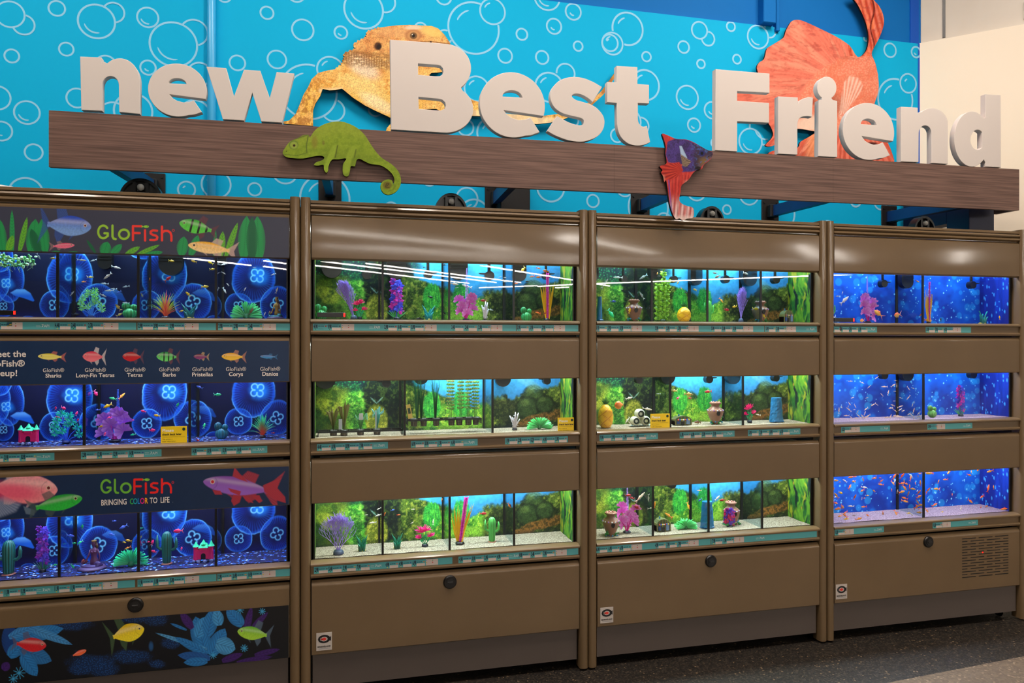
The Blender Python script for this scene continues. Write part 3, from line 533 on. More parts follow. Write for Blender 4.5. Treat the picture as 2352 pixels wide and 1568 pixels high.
# ------------------------------------------------------------------ brackets, columns, domes above the tanks
def bracket(label, u, v, uf, ytop, w_=.035):
    p = P(u, v, YW); t = thing('sign_bracket', label, 'wall bracket', tuple(p), 'steel arms carrying the wood board')
    m = MB(); m.box(-.055, .055, -.008, 0, -.07, .07, b=.003)
    for a_ in (-.04, .04):
        for b_ in (-.052, .052): m.disc_y(a_, b_, .006, -.012, -.008, 8)
    m.build('wall_plate', M['blackm'], t)
    q = P(uf[0], uf[1], YS+.03); d_ = q-p; m = MB()
    up = Vector((0, 0, .03)); side = Vector((w_/2, 0, 0)); a0 = Vector((0, -.008, -.0)); a1 = Vector((d_.x, d_.y, d_.z))
    m.loft([[a0-side-up, a0+side-up, a0+side+up, a0-side+up], [a1-side-up, a1+side-up, a1+side+up, a1-side+up]]); m.build('arm', M['navy'], t)
    m = MB(); m.box(-.026, .026, -.05, -.008, -.036, .036, b=.004); m.build('socket', M['blackm'], t)
bracket('black wall plate and blue arm behind the left black dome', 351, 432, (255, 370), 0)
bracket('black wall plate and blue arm below the chameleon', 758, 437, (742, 372), 0)
bracket('black wall plate and blue arm beside the black column', 1137, 458, (1182, 410), 0)
bracket('black wall plate and blue arm left of the red betta tail', 1470, 474, (1600, 418), 0)
bracket('black wall plate and blue arm below the capital F and r', 1768, 487, (1985, 430), 0)
bracket('black wall plate and thick blue arm near the right end of the board', 2041, 499, (2225, 462), 0, .05)
def column(label, u0, u1, Y, top, mt, name='support_column'):
    x0, x1 = P(u0, 0, Y).x, P(u1, 0, Y).x; m = MB(); m.box(x0, x1, Y, Y+(x1-x0)*.9, .02, top, b=.004); tag(m.build(name, M[mt]), label, 'support column')
column('square black steel column behind the second tank cabinet', 1149.5, 1218, .50, 2.34, 'blackm')
pb = P(2255, 500, .46); m = MB(); x0, x1 = P(2226, 0, .46).x, P(2284, 0, .46).x
m = MB(); x0, x1 = P(2226, 0, .12).x, P(2284, 0, .12).x; m.box(x0, x1, .12, .27, 2.035, 2.33, b=.003); tag(m.build('support_post', M['navyd']), 'square dark navy steel post under the right end of the board', 'support post')
bm_ = MB(); xa, xb = P(2226, 0, .02).x, P(2284, 0, .02).x
bm_ = MB(); bm_.box(x0, x0+.10, .271, .585, P(2225, 504, .12).z, 2.36); tag(bm_.build('support_beam', M['navyd']), 'deep dark navy beam running from the wall to the post under the board', 'beam')
def dome(label, u, v0_, wpx, hpx):
    Y = .10; p = P(u, v0_, Y); k = ppm(u, Y); r = hpx*k; rw = wpx/2*k*.98; z0 = 2.028
    t = thing('cabinet_fan_dome', label, 'vent dome', (p.x, Y, z0), 'black half round domes on top of the tank cabinets'); r = max(p.z-z0, .05)
    def half(rx, rz, y0, y1, mb, col=(18, 16, 15), inner=None, a0=0, a1=180):
        o_ = EL(0, 0, rx, rz, a0, a1, 24); i_ = EL(0, 0, inner[0], inner[1], a1, a0, 24) if inner else [(0, 0)]
        pl = [(x, -y) for x, y in o_+i_]; n = len(pl); V = [(x, y0, z) for x, z in pl]+[(x, y1, z) for x, z in pl]
        if inner:
            Fc = []
            for i in range(24): j = 49-i; Fc += [(i, i+1, j-1, j), (n+j, n+j-1, n+i+1, n+i)]
            Fc += [(i, n+i, n+(i+1) % n, (i+1) % n) for i in range(n)]
        else: Fc = [tuple(range(n)), tuple(range(2*n-1, n-1, -1))]+[(i, n+i, n+(i+1) % n, (i+1) % n) for i in range(n)]
        mb.add(V, Fc, col)
    m = MB(); half(rw, r, 0, .05, m, inner=(rw*.88, r*.86)); half(rw*.9, r*.88, .02, .05, m)
    for s_ in (-1, 1): m.box(s_*rw*.30-.006, s_*rw*.30+.006, 0, .03, 0, r*.8); m.add([(s_*rw*.38, .004, .01), (s_*rw*.8, .004, .01), (s_*rw*.72, .004, .03)], [(0, 1, 2)])
    m.box(-rw*.9, rw*.9, 0, .03, 0, .012); m.build('dome_shell', M['black'], t)
    m = MB(); m.box(-rw*.27, rw*.27, .002, .02, .012, r*.36, b=.003); m.build('hub', M['blackm'], t)
    m = MB(); m.ball((0, .0, r*.55), .0135, (206, 204, 196), 16, 10); m.build('knob', M['bulb'], t, smooth=True)
dome('black dome with pearl knob on the leftmost cabinet under the board', 323, 409, 92, 31)
dome('black dome with pearl knob on the second cabinet from the left', 1037, 443, 76, 28)
dome('black dome with pearl knob right of the betta cutout', 1636, 473, 64, 26)
dome('black dome with pearl knob on the rightmost cabinet', 2125, 496, 60, 24)
m = MB(); a_, b_ = P(-60, 415, .12), P(62, 425, .12); m.loft([[(a_.x, .1, 2.03), (b_.x, .1, 2.03), (b_.x, .4, 2.03), (a_.x, .4, 2.03)], [(a_.x, .13, 2.075), (b_.x-.05, .13, 2.058), (b_.x-.05, .37, 2.058), (a_.x, .37, 2.075)]])
tag(m.build('tank_lid', M['white']), 'white plastic lid lying on top of the leftmost cabinet', 'lid')

# ------------------------------------------------------------------ cabinets
XB = [-1.345, P(690, 0).x, P(1347.5, 0).x, P(1893, 0).x, P(2349, 0).x]
Z0 = [1.549, 1.059, .560]                 # glass bottoms of the three rows
PTOP = [1.972, 1.478, .981]; PBOT = [1.790, 1.294, .798]
YB = .21                                  # printed back panel of the tanks
def prof(mb, x0, x1, pts, mi=0): return mb.loft([[(x0, y, z) for y, z in pts], [(x1, y, z) for y, z in pts]], mi=mi)
def glofish(im, f, w_=17, green=(150, 198, 50), red=(238, 56, 44)):
    S = lambda p, c, w=w_: im.stroke([f(*q) for q in p], w, c, 2)
    S([(797+39*math.cos(math.radians(q)), 445-49*math.sin(math.radians(q))) for q in range(38, 318, 12)]+[(832, 476), (832, 456), (806, 455)], green); S([(868,396),(868,480),(877,497),(893,500)], green)
    S([(957+38*math.cos(a_*PI/12), 463+36*math.sin(a_*PI/12)) for a_ in range(25)], green)
    S([(1090,401),(1026,400),(1026,508)], red); S([(1026,453),(1078,454)], red); S([(1119,432),(1120,511)], red)
    S([(1212,436),(1180,433),(1163,442),(1163,457),(1180,468),(1203,473),(1215,485),(1210,502),(1193,508),(1160,507)], red)
    S([(1250,404),(1250,510)], red); S([(1250,452),(1270,437),(1295,437),(1315,450),(1323,475),(1323,512)], red)
    S([(1338+8*math.cos(a_*PI/6), 433+8*math.sin(a_*PI/6)) for a_ in range(13)], red, 3)
    c = f(1125, 404); im.oval(c[0]+3, c[1], 20, 10, (140, 205, 50), 0, .2); im.poly([f(1108, 404), f(1092, 394), f(1096, 404), f(1092, 414)], (140, 205, 50), 2); c = f(1138, 401); im.oval(c[0], c[1], 3, 3, (40, 90, 30))
def lens(b, t, w_, n=8):
    dx, dy = t[0]-b[0], t[1]-b[1]; L_ = math.hypot(dx, dy); nx, ny = -dy/L_, dx/L_; A_ = []; B_ = []
    for i in range(n+1): k = i/n; ww = w_/2*math.sin(PI*min(1, (k*.9+.1)))**.7; A_.append((b[0]+dx*k+nx*ww, b[1]+dy*k+ny*ww)); B_.append((b[0]+dx*k-nx*ww, b[1]+dy*k-ny*ww))
    return A_+B_[::-1]
def leaf(im, b, t, w_, col, dark, kind=0):
    m = polymask(im.x, im.y, lens(b, t, w_), 2); dx, dy = t[0]-b[0], t[1]-b[1]; L_ = math.hypot(dx, dy)
    al = ((im.x-b[0])*dx+(im.y-b[1])*dy)/L_; ac = ((im.x-b[0])*-dy+(im.y-b[1])*dx)/L_
    st = .5+.5*np.sin((al+abs(ac)*(-1.2))/(2.2 if kind else 4)); edge = ss(w_*.2, w_*.5, abs(ac))
    im.put(m*(1-edge*(1-st)*(.9 if kind else .5)), col); im.put(m*st*.45, dark); im.put(m*(1-ss(0, 4, abs(ac)))*.5, dark)
G1, G2, G3 = (34, 160, 84), (14, 98, 60), (110, 190, 40)
def ban1(U, V, X, Z):
    x, y = U*3.36, (V-400)*3.36; im = Img(x, y, (58, 60, 78)); im.put(fbm(x/60, y/60, 2)*.3, (50, 52, 70))
    for b, t, w_, c, k in (((20,600),(-10,340),90,G1,1),((95,600),(92,275),40,G1,0),((60,600),(100,470),60,G3,0),((150,600),(210,330),46,G3,0),((240,600),(275,345),110,G1,1),((350,600),(320,345),90,G1,1),((300,610),(240,420),80,G2,1),((740,612),(668,505),26,G2,0),((800,620),(830,520),90,G1,1),((860,620),(940,540),60,G1,1),((970,620),(1080,560),44,G3,0),((1060,620),(1232,545),34,G3,0),((1120,622),(1258,600),40,G1,0),((1400,625),(1420,480),90,G1,1),((1470,625),(1530,470),70,G1,1),((1650,630),(1665,430),26,G1,0),((1700,640),(1720,440),60,G3,0),((1740,640),(1835,372),50,G3,0),((1880,645),(1905,320),110,G1,1),((2000,648),(1985,322),110,G1,1),((1945,648),(1945,330),90,G2,1),((520,605),(600,598),14,G1,0),((400,600),(470,600),20,G1,0)):
        leaf(im, b, t, w_, c, G2, k)
    im.fish(505, 395, 400, 155, 4, (120, 160, 220), (24, 70, 190), (50, 84, 160), finh=1.5, tailw=1.6, eye=(90, 20, 20)); im.fish(478, 552, 195, 42, -3, (236, 110, 140), (206, 60, 100), (150, 120, 120), tailw=1.4)
    im.fish(1530, 410, -300, 105, 14, (90, 206, 70), (60, 170, 50), (110, 60, 70), stripes=3); im.fish(1640, 572, -380, 88, 8, (250, 214, 150), (240, 176, 30), (214, 180, 170), tailw=1.4)
    glofish(im, lambda a_, b_: (a_, b_)); return im.c
def ban2(U, V, X, Z):
    x, y = U*3.36, (V-760)*3.36; im = Img(x, y, (14, 46, 84)); im.put(fbm(x/90, y/60, 2)*.4, (10, 36, 70))
    for cx, L_, H_, bd, bk, fn, st in ((400,-215,48,(240,226,120),(230,212,30),(200,110,100),0),(728,-180,82,(240,120,130),(220,30,70),(226,214,214),0),(1028,-165,72,(206,30,40),(180,20,30),(110,70,90),0),(1298,-180,74,(110,220,110),(40,150,70),(120,70,80),3),(1555,-120,40,(140,60,120),(120,30,50),(200,170,120),0),(1805,-190,58,(250,200,60),(240,170,20),(190,130,110),0),(2075,-135,28,(60,140,200),(20,96,170),(50,110,160),0)):
        im.fish(cx, 198, L_, H_, 2, bd, bk, fn, stripes=st, scale=False, tailw=1.3)
    return im.c
def ban3(U, V, X, Z):
    x, y = U*3.36, (V-1040)*3.36; im = Img(x, y, (8, 40, 78)); im.put(fbm(x/90, y/60, 2)*.4, (4, 30, 62))
    im.poly([(-60, 300), (110, 170), (200, 165), (60, 190)], (150, 160, 176), 12); im.poly([(20, 330), (160, 390), (120, 450), (-20, 500), (-60, 400)], (96, 112, 146), 20); im.put(polymask(x, y, [(20, 330), (160, 390), (120, 450), (-20, 500), (-60, 400)], 14)*(.5+.5*np.sin(np.arctan2(y-330, x+60)*60))*.5, (150, 160, 180))
    im.fish(150, 275, 590, 225, 2, (240, 150, 150), (236, 150, 160), (200, 170, 180), eye=(100, 20, 30), tailw=.5, finh=.2); im.oval(110, 300, 210, 65, (236, 60, 110), 6, .6, .75)
    im.poly([(270, 440), (180, 410), (200, 470), (262, 480)], (90, 110, 130), 6); im.fish(425, 392, 430, 118, -12, (40, 190, 60), (20, 160, 50), (70, 90, 90), eye=(30, 14, 8), tailw=1.1)
    im.fish(1865, 262, -600, 140, 8, (150, 96, 196), (134, 70, 170), (186, 50, 66), eye=(190, 30, 40), tailw=1.9, finh=1.0, scale=False)
    for pl in ([(1640,285),(1700,290),(1715,320),(1660,320)], [(1760,270),(1860,295),(1850,330),(1780,300)], [(1800,320),(1865,330),(1850,380),(1805,408),(1785,370)], [(1870,325),(1920,340),(1955,385),(1900,370)], [(1940,330),(2000,325),(2025,370),(2000,385)], [(1795,180),(1810,110),(1850,160),(1915,225),(1850,205)], [(2030,250),(2110,215),(2165,190),(2140,270),(2200,340),(2205,385),(2120,360),(2040,300)]):
        im.poly(pl, (176, 44, 60), 5); im.put(polymask(x, y, pl, 4)*(.5+.5*np.sin((x+y*1.4)/3))*.3, (120, 30, 60))
    glofish(im, lambda a_, b_: (775+(a_-750)*.95, 264+(b_-450)*.98-(a_-750)*.035), 16, (110, 184, 50), (240, 30, 20)); return im.c
def ban4(U, V, X, Z):
    x, y = U*2.94, (V-1300)*2.94; im = Img(x, y, (6, 8, 14)); n = fbm(x/40, y/40, 3, 5)
    for cx, cy, rx, ry in ((880,610,150,55),(620,650,170,60),(700,690,110,60),(1150,520,70,40),(1060,660,60,30),(430,390,200,50),(1050,350,90,60),(900,340,140,50),(540,700,90,40)):
        m = 1-ss(.5, 1.1, ell(x, y, cx, cy, rx, ry)+.5*(n-.5)); im.put(m*.75, (8, 40, 84)); im.put(m*ss(.3, .1, cell(x/13, y/11, 3))*.6, (40, 110, 190))
    bl = (38, 128, 196)
    for b, t, w_, c in (((80,600),(60,380),120,(16,60,130)),((100,480),(430,420),110,bl),((160,400),(490,530),60,(70,150,210)),((60,610),(150,520),90,bl),((130,560),(350,640),120,(40,116,176)),((150,600),(250,740),100,bl),((60,480),(300,370),70,(60,140,206)),((1380,560),(1320,340),130,bl),((1260,430),(1150,385),20,bl),((1330,480),(1390,340),90,(60,150,214)),((1400,470),(1440,290),100,bl),((1480,400),(1460,290),80,(70,160,220)),((1640,400),(1530,290),90,bl),((1400,560),(1050,450),30,(90,170,220)),((1400,590),(1180,480),60,bl),((1420,600),(1520,420),110,bl),((1460,520),(1590,560),120,(76,160,214)),((1420,620),(1200,600),70,(30,90,160)),((1400,640),(1240,650),60,bl)):
        leaf(im, b, t, w_, c, (14, 60, 120), 0)
    for b, t, w_ in (((1300,420),(1220,310),60),((1700,420),(1810,310),40),((1650,480),(1700,270),50),((1500,640),(1640,590),50),((1720,600),(1890,560),40),((1600,650),(1840,610),40),((20,700),(60,650),60)): leaf(im, b, t, w_, (66, 26, 110), (30, 12, 60), 0)
    im.fish(195, 528, 235, 95, 4, (214, 30, 40), (190, 14, 30), (90, 90, 120), tailw=.9); im.fish(530, 588, 115, 34, -22, (250, 110, 60), (236, 80, 50), (20, 30, 60), tailw=.6)
    im.fish(850, 455, 255, 120, -16, (250, 226, 40), (236, 196, 10), (70, 96, 60), tailw=1.6, finh=1.4); im.fish(1720, 455, -235, 90, 8, (170, 220, 60), (110, 190, 40), (90, 110, 130), tailw=1.4, finh=1.3)
    im.oval(1020, 540, 14, 28, (30, 80, 130), 0, .5)
    for cx, cy, r in ((1620,295,26),(1770,305,22),(1650,553,24),(130,720,40),(90,760,30),(1440,600,24)):
        for a_ in range(9): im.stroke([(cx, cy), (cx+r*math.cos(a_*.7), cy+r*math.sin(a_*.7))], 4, (60, 160, 210), 2)
    return im.c
PRICE = {}
cabs = []
for k in range(4):
    x0, x1 = XB[k], XB[k+1]; cx = (x0+x1)/2; nm = ['leftmost', 'second from left', 'second from right', 'rightmost'][k]
    t = thing('aquarium_cabinet', f'brown metal fish tank cabinet, {nm}, '+['with printed fish banners', 'holding the trays of potted plants', 'below the betta cutout', 'with the vent slots in its bottom panel'][k], 'cabinet', (cx, 0, 0), 'brown fish tank cabinets in a row'); cabs.append(t)
    X0, X1 = x0-cx, x1-cx
    for a_, b_ in ((X0+.0015, X0+.0395), (X1-.0395, X1-.0015)):
        m = MB(); pr = [(a_, .03), (a_, -.018), (a_+.006, -.026), (a_+.012, -.028), ((a_+b_)/2, -.029), (b_-.012, -.028), (b_-.006, -.026), (b_, -.018), (b_, .03)]
        m.loft([[(x, y, z) for x, y in pr] for z in (.01, 2.040)]); smooth_by_angle(m.build('post', M['cab'], t), 50)
    a_, b_ = X0+.0405, X1-.0405
    if k == 0: a_ = X0+.03
    m = MB(); prof(m, a_, b_, [(.05, 2.032), (-.010, 2.032), (-.016, 2.030), (-.017, 2.019), (-.008, 2.017), (-.008, 2.015), (-.019, 2.013), (-.023, 2.006), (-.019, 2.000), (-.012, 1.998), (-.019, 1.993), (-.021, 1.985), (-.013, 1.981), (-.006, 1.978), (-.006, 1.9745), (.05, 1.9745)]); smooth_by_angle(m.build('top_rail', M['cab'], t), 40)
    m = MB(); m.box(X0+.003, X0+.045, .031, .44, .05, 2.02); m.box(X1-.045, X1-.003, .031, .44, .05, 2.02); m.box(X0+.045, X1-.045, .43, .44, .05, 2.02)
    for z in (2.005, Z0[0]-.045, Z0[1]-.045, Z0[2]-.045, .06): m.box(X0+.045, X1-.045, .03, .43, z, z+.012)
    m.build('carcass', M['cabin'], t)
    pa, pb = X0+.044, X1-.0415
    for r in range(3):
        m = MB(); zt, zb = PTOP[r], PBOT[r]; yb = -.017
        if r == 0:
            h_ = zt-zb; pts = [(.0, zt), (-.008, zt), (-.0125, zt-.004)]+[(-.0165-.0012*math.sin(PI*q/10), zt-.008-(h_-.016)*q/10) for q in range(11)]+[(-.012, zb+.003), (-.006, zb), (0, zb)]
        else: pts = [(0, zt), (-.006, zt), (-.010, zt-.002), (yb+.002, zt-.011), (yb, zt-.015), (yb, zt-.020), (yb, zb+.012), (yb, zb+.004), (yb+.004, zb), (0, zb)]
        prof(m, pa, pb, pts)
        pn = smooth_by_angle(m.build('door_panel', M['cab'], t), 40)
        z0 = Z0[r]; m = MB(); prof(m, a_, b_, [(.024, z0), (-.004, z0), (-.020, z0-.004), (-.024, z0-.008), (-.024, z0-.014), (-.014, z0-.017), (-.0125, z0-.019), (-.0125, z0-.047), (-.020, z0-.049), (-.022, z0-.054), (-.020, z0-.062), (-.010, z0-.0645), (.024, z0-.0645)]); smooth_by_angle(m.build('ledge', M['cab'], t), 30)
        if k == 0:
            ys = -.0225 if r == 0 else -.0185; fn = (ban1, ban2, ban3)[r]; bt_ = (1.955, 1.459, .955)[r]; m = MB()
            px_panel(m, 0, 0, 0, 0, ys, 980, (200, 200, 190)[r], fn, X0=P(-90, 0, ys).x, X1=P(663.5, 0, ys).x, Z0=zb+.0035, Z1=bt_)
            if r == 1:
                for u, s_ in ((123, 'Sharks'), (219, 'Long-Fin Tetras'), (310, 'Tetras'), (389, 'Barbs'), (465, 'Pristellas'), (542, 'Corys'), (620.5, 'Danios')):
                    px_text(m, 'GloFish®', u, 854-(u-123)*.006, 9.2, ys, (236, 226, 216), 0, .92); px_text(m, s_, u, 866.5-(u-123)*.008, 9.2, ys, (240, 230, 222), .018, 1.)
                for s_, v in (('Meet the', 819), ('GloFish®', 841), ('lineup!', 863)): px_text(m, s_, {819: 60.5, 841: 57, 863: 41}[v], v, 14.5, ys, (238, 228, 220), .018, 1.03, align='RIGHT')
            if r == 2:
                for s_, u, c in (('BRINGING', 262, (236, 226, 218)), ('C', 302.5, (60, 180, 74)), ('O', 311, (0, 164, 178)), ('L', 319, (30, 130, 220)), ('O', 327, (236, 0, 140)), ('R', 336, (250, 176, 20)), ('TO', 353, (236, 226, 218)), ('LIFE', 379, (236, 226, 218))): px_text(m, s_, u, 1159-(u-262)*.045, 13.5, ys, c, .015, .62)
                px_text(m, '.', 397, 1153, 5, ys, (236, 226, 218))
            bn = m.build('printed_banner', M['print'], pn); bn.matrix_parent_inverse = pn.matrix_world.inverted(); bn.location = (-cx, 0, 0)
    m = MB(); zt, zb = .485, .183; prof(m, pa, pb, [(0, zt), (-.004, zt), (-.007, zt-.002), (-.017, zt-.014), (-.019, zt-.018), (-.019, zt-.025), (-.019, zb+.012), (-.019, zb+.004), (-.015, zb), (0, zb)]); bp = smooth_by_angle(m.build('bottom_panel', M['cab'], t), 30)
    if k == 0:
        ys = -.0205; m = MB(); px_panel(m, 0, 0, 0, 0, ys, 800, 250, ban4, X0=P(-90, 0, ys).x, X1=P(663, 0, ys).x, Z0=.186, Z1=.397); bn = m.build('printed_banner', M['print'], bp); bn.location = (-cx, 0, 0)
    m = MB(); m.box(pa+.004, pb-.006, -.002, .012, .045, .182); m.build('kick_plate', M['kick'], t)
    lu, lv = ((311.5, 1389), (1033.5, 1336), (1632.5, 1288), (2132, 1244))[k]; p = P(lu, lv, -.02); R_ = .0285
    m = MB(); m.disc_y(p.x-cx, p.z, R_, -.023, -.018, 32); m.disc_y(p.x-cx, p.z, R_*.86, -.028, -.023, 32, r2=R_*.98)
    lk = m.build('lock_disc', M['black'], t, smooth=False); m = MB(); m.disc_y(p.x-cx, p.z, R_*.58, -.0305, -.028, 24); m.box(p.x-cx-R_*.4, p.x-cx+R_*.4, -.034, -.0305, p.z-.004, p.z+.004, b=.001); m.build('finger_grip', M['blackm'], lk)
    if k:
        su, sv0, sv1, sw = ((744.5, 1452, 1493, 36), (1393.5, 1394, 1430, 30), (1932.5, 1341, 1375, 26))[k-1]; ys = -.0197; kk = ppm(su, ys); c = P(su, sv1, ys); hh = (sv1-sv0)*kk; ww = (P(su+sw/2, sv1, ys).x-P(su-sw/2, sv1, ys).x)
        m = MB(); m.box(c.x-ww/2-cx, c.x+ww/2-cx, ys-.0012, ys, c.z, c.z+hh, col=(196, 186, 178), b=.001); y_ = ys-.0016; ex = c.x-cx; ez = c.z+hh*.64
        def flat(pts, col, yy): m.add([(ex+a_*ww, yy, ez+b_*ww) for a_, b_ in pts], [tuple(range(len(pts)))], col)
        flat([(-.40, 0)]+[(.40*math.cos(q), .27*math.sin(q)) for q in np.linspace(PI*.85, PI*.12, 12)]+[(.44, .17), (.44, -.17)]+[(.40*math.cos(q), -.27*math.sin(q)) for q in np.linspace(PI*.12, PI*.85, 12)], (20, 18, 20), y_)
        flat([(.22*math.cos(q), .15*math.sin(q)) for q in np.linspace(0, 2*PI, 20)[:-1]], (200, 190, 182), y_-.0003); flat([(-.24, .1), (-.24, -.1), (-.1, 0)], (200, 190, 182), y_-.0003)
        flat([(.14*math.cos(q), .1*math.sin(q)) for q in np.linspace(0, 2*PI, 16)[:-1]], (232, 60, 48), y_-.0006); flat([(-.18, .07), (-.18, -.07), (-.06, 0)], (232, 60, 48), y_-.0006)
        V_, F_ = text_polys('MARINELAND', 1, .03, 1.); tw = max(a_ for a_, b_ in V_)-min(a_ for a_, b_ in V_); ks = ww*.84/tw; m.add([(ex+a_*ks, y_, c.z+hh*.18+b_*ks*1.1) for a_, b_ in V_], F_, (20, 18, 20)); m.box(ex-ww*.36, ex+ww*.36, y_, y_+.0003, c.z+hh*.10, c.z+hh*.115, col=(90, 110, 130))
        st = m.build('maker_badge', M['print'], t); st['label'] = 'small white square badge with fish emblem'
    if k == 3:
        m = MB(); u0, u1 = 2210, 2316; xa, xb = P(u0, 0, -.019).x-cx, P(u1, 0, -.019).x-cx; zt_ = P(2316, 1229, -.019).z; zb_ = P(2210, 1326, -.019).z; nr = 15
        for r_ in range(nr):
            z = zt_+(zb_-zt_)*r_/(nr-1); wdt = xb-xa
            cuts = ((0, .29), (.355, .65), (.71, 1.)) if r_ % 2 == 0 else ((0, .11), (.18, .47), (.53, .82), (.89, 1.))
            for q0, q1 in cuts: m.box(xa+wdt*q0, xa+wdt*q1, -.0196, -.0190, z-.002, z+.002)
        m.build('vent_slots', M['seam'], bp); m = MB(); p = P(2257, 1268, -.02); m.box(p.x-.003-cx, p.x+.004-cx, -.021, -.0196, p.z-.0025, p.z+.0025); m.build('power_light', M['red'], bp)
# tiny cut of the next cabinet beyond the right post
m = MB(); m.loft([[(XB[4]+x, y, z) for x, y in ((.002, .03), (.002, -.018), (.008, -.026), (.034, -.028), (.04, -.018), (.04, .03))] for z in (.01, 2.04)]); tag(m.build('end_post', M['cab']), 'brown metal post standing against the right end of the rightmost cabinet', 'post')
m = MB()
for k in range(4): m.disc_y(XB[4]-.09, .02, .018, -.0, .02, 16)
tag(m.build('levelling_foot', M['black'], loc=(0, .05, 0)), 'small black levelling foot under the right end of the rightmost cabinet', 'foot')

# ------------------------------------------------------------------ fish tanks
DIV = {(0,0): [132,317.5,496], (0,1): [193,435.5], (0,2): [135.5,318,496], (1,0): [879,1032,1180], (1,1): [929.5,1131.5], (1,2): [879,1033,1181],
       (2,0): [1497.5,1625.5,1748], (2,1): [1540,1707], (2,2): [1500,1628,1751], (3,0): [2120.5], (3,1): [2122], (3,2): [2122.5]}
TX = [(XB[k]+.055, XB[k+1]-.055) for k in range(4)]
def jelly(im, cx, cy, rx, ry, a=0, core=None, al=.55, k=1.0):
    e = ell(im.x, im.y, cx, cy, rx, ry, a)*(1+.05*(fbm(im.x/16, im.y/16, int(cx) % 9)-.5)*2); ins = 1-ss(.96, 1.0, e); ang = np.arctan2(im.y-cy, im.x-cx); w_ = fbm(im.x/14, im.y/14, 4)
    im.put(ins*al*(.12+.55*ss(.2, 1, e)*w_+.35*w_*w_), (6, 56, 200)); im.put(ins*ss(.35, .95, e)*(.5+.5*np.sin(ang*46+e*3))**3*.30, (40, 130, 240))
    rim = np.exp(-((e-.975)/.022)**2)*(.55+.45*np.sin(ang*2+cx)); im.put(rim*k, (120, 210, 255)); im.put(np.exp(-((e-.93)/.06)**2)*.45*k, (20, 110, 235))
    gx, gy, gr = core if core else (cx, cy, min(rx, ry)*.44); gr = gr*.8 if core else gr
    if core: im.put((1-ss(.2, 1.15, ell(im.x, im.y, gx+gr*.2, gy, gr*1.5, gr*1.25, 20)+.4*(w_-.5)))*.8, (20, 140, 245))
    for q in range(4):
        b_ = q*PI/2+.7+a*.02; rx_, ry_ = gx+gr*.52*math.cos(b_), gy+gr*.52*math.sin(b_); dd = np.hypot(im.x-rx_, im.y-ry_)/(gr*.36); an2 = np.arctan2(im.y-ry_, im.x-rx_); gap = 1-ss(.86, .97, np.cos(an2-b_-PI))
        im.put(np.exp(-((dd-1)/.22)**2)*gap*.9, (130, 220, 255))
def post_jelly(U, V, X, Z):
    im = Img(U, V, (2, 9, 48)); im.put(fbm(U/50, V/40, 1)*.6, (1, 4, 30)); im.put(ss(705, 735, V)*.5, (4, 20, 110))
    for j in (( -18,636,42,62,0,None),(22,642,34,52,0,(14,650,16)),(8,703,24,27,0,None),(160,634,53,62,10,(165,630,24)),(125,700,35,34,0,None),(226,694,44,43,30,None),(64,742,22,17,0,None),
              (378,634,52,62,10,(388,630,24)),(337,700,34,34,0,None),(443,694,44,43,30,None),(491,744,22,20,0,None),(582,638,50,58,10,(591,633,24)),(548,703,32,31,0,None),(636,698,38,42,30,None),(0,585,30,40,0,None),(330,565,40,30,0,None)):
        jelly(im, *j)
    for cx in (52, 262, 470):
        m = polymask(U, V, [(cx-28, 672), (cx-14, 664), (cx+4, 664), (cx+18, 673), (cx+27, 690), (cx+24, 692), (cx+2, 684), (cx-18, 679)], 1.2); im.put(m*(.9 if cx == 52 else .35), (24, 110, 220)); im.put(m*ss(680, 666, V)*.6*(1 if cx == 52 else .3), (120, 200, 250))
    return im.c*1.0
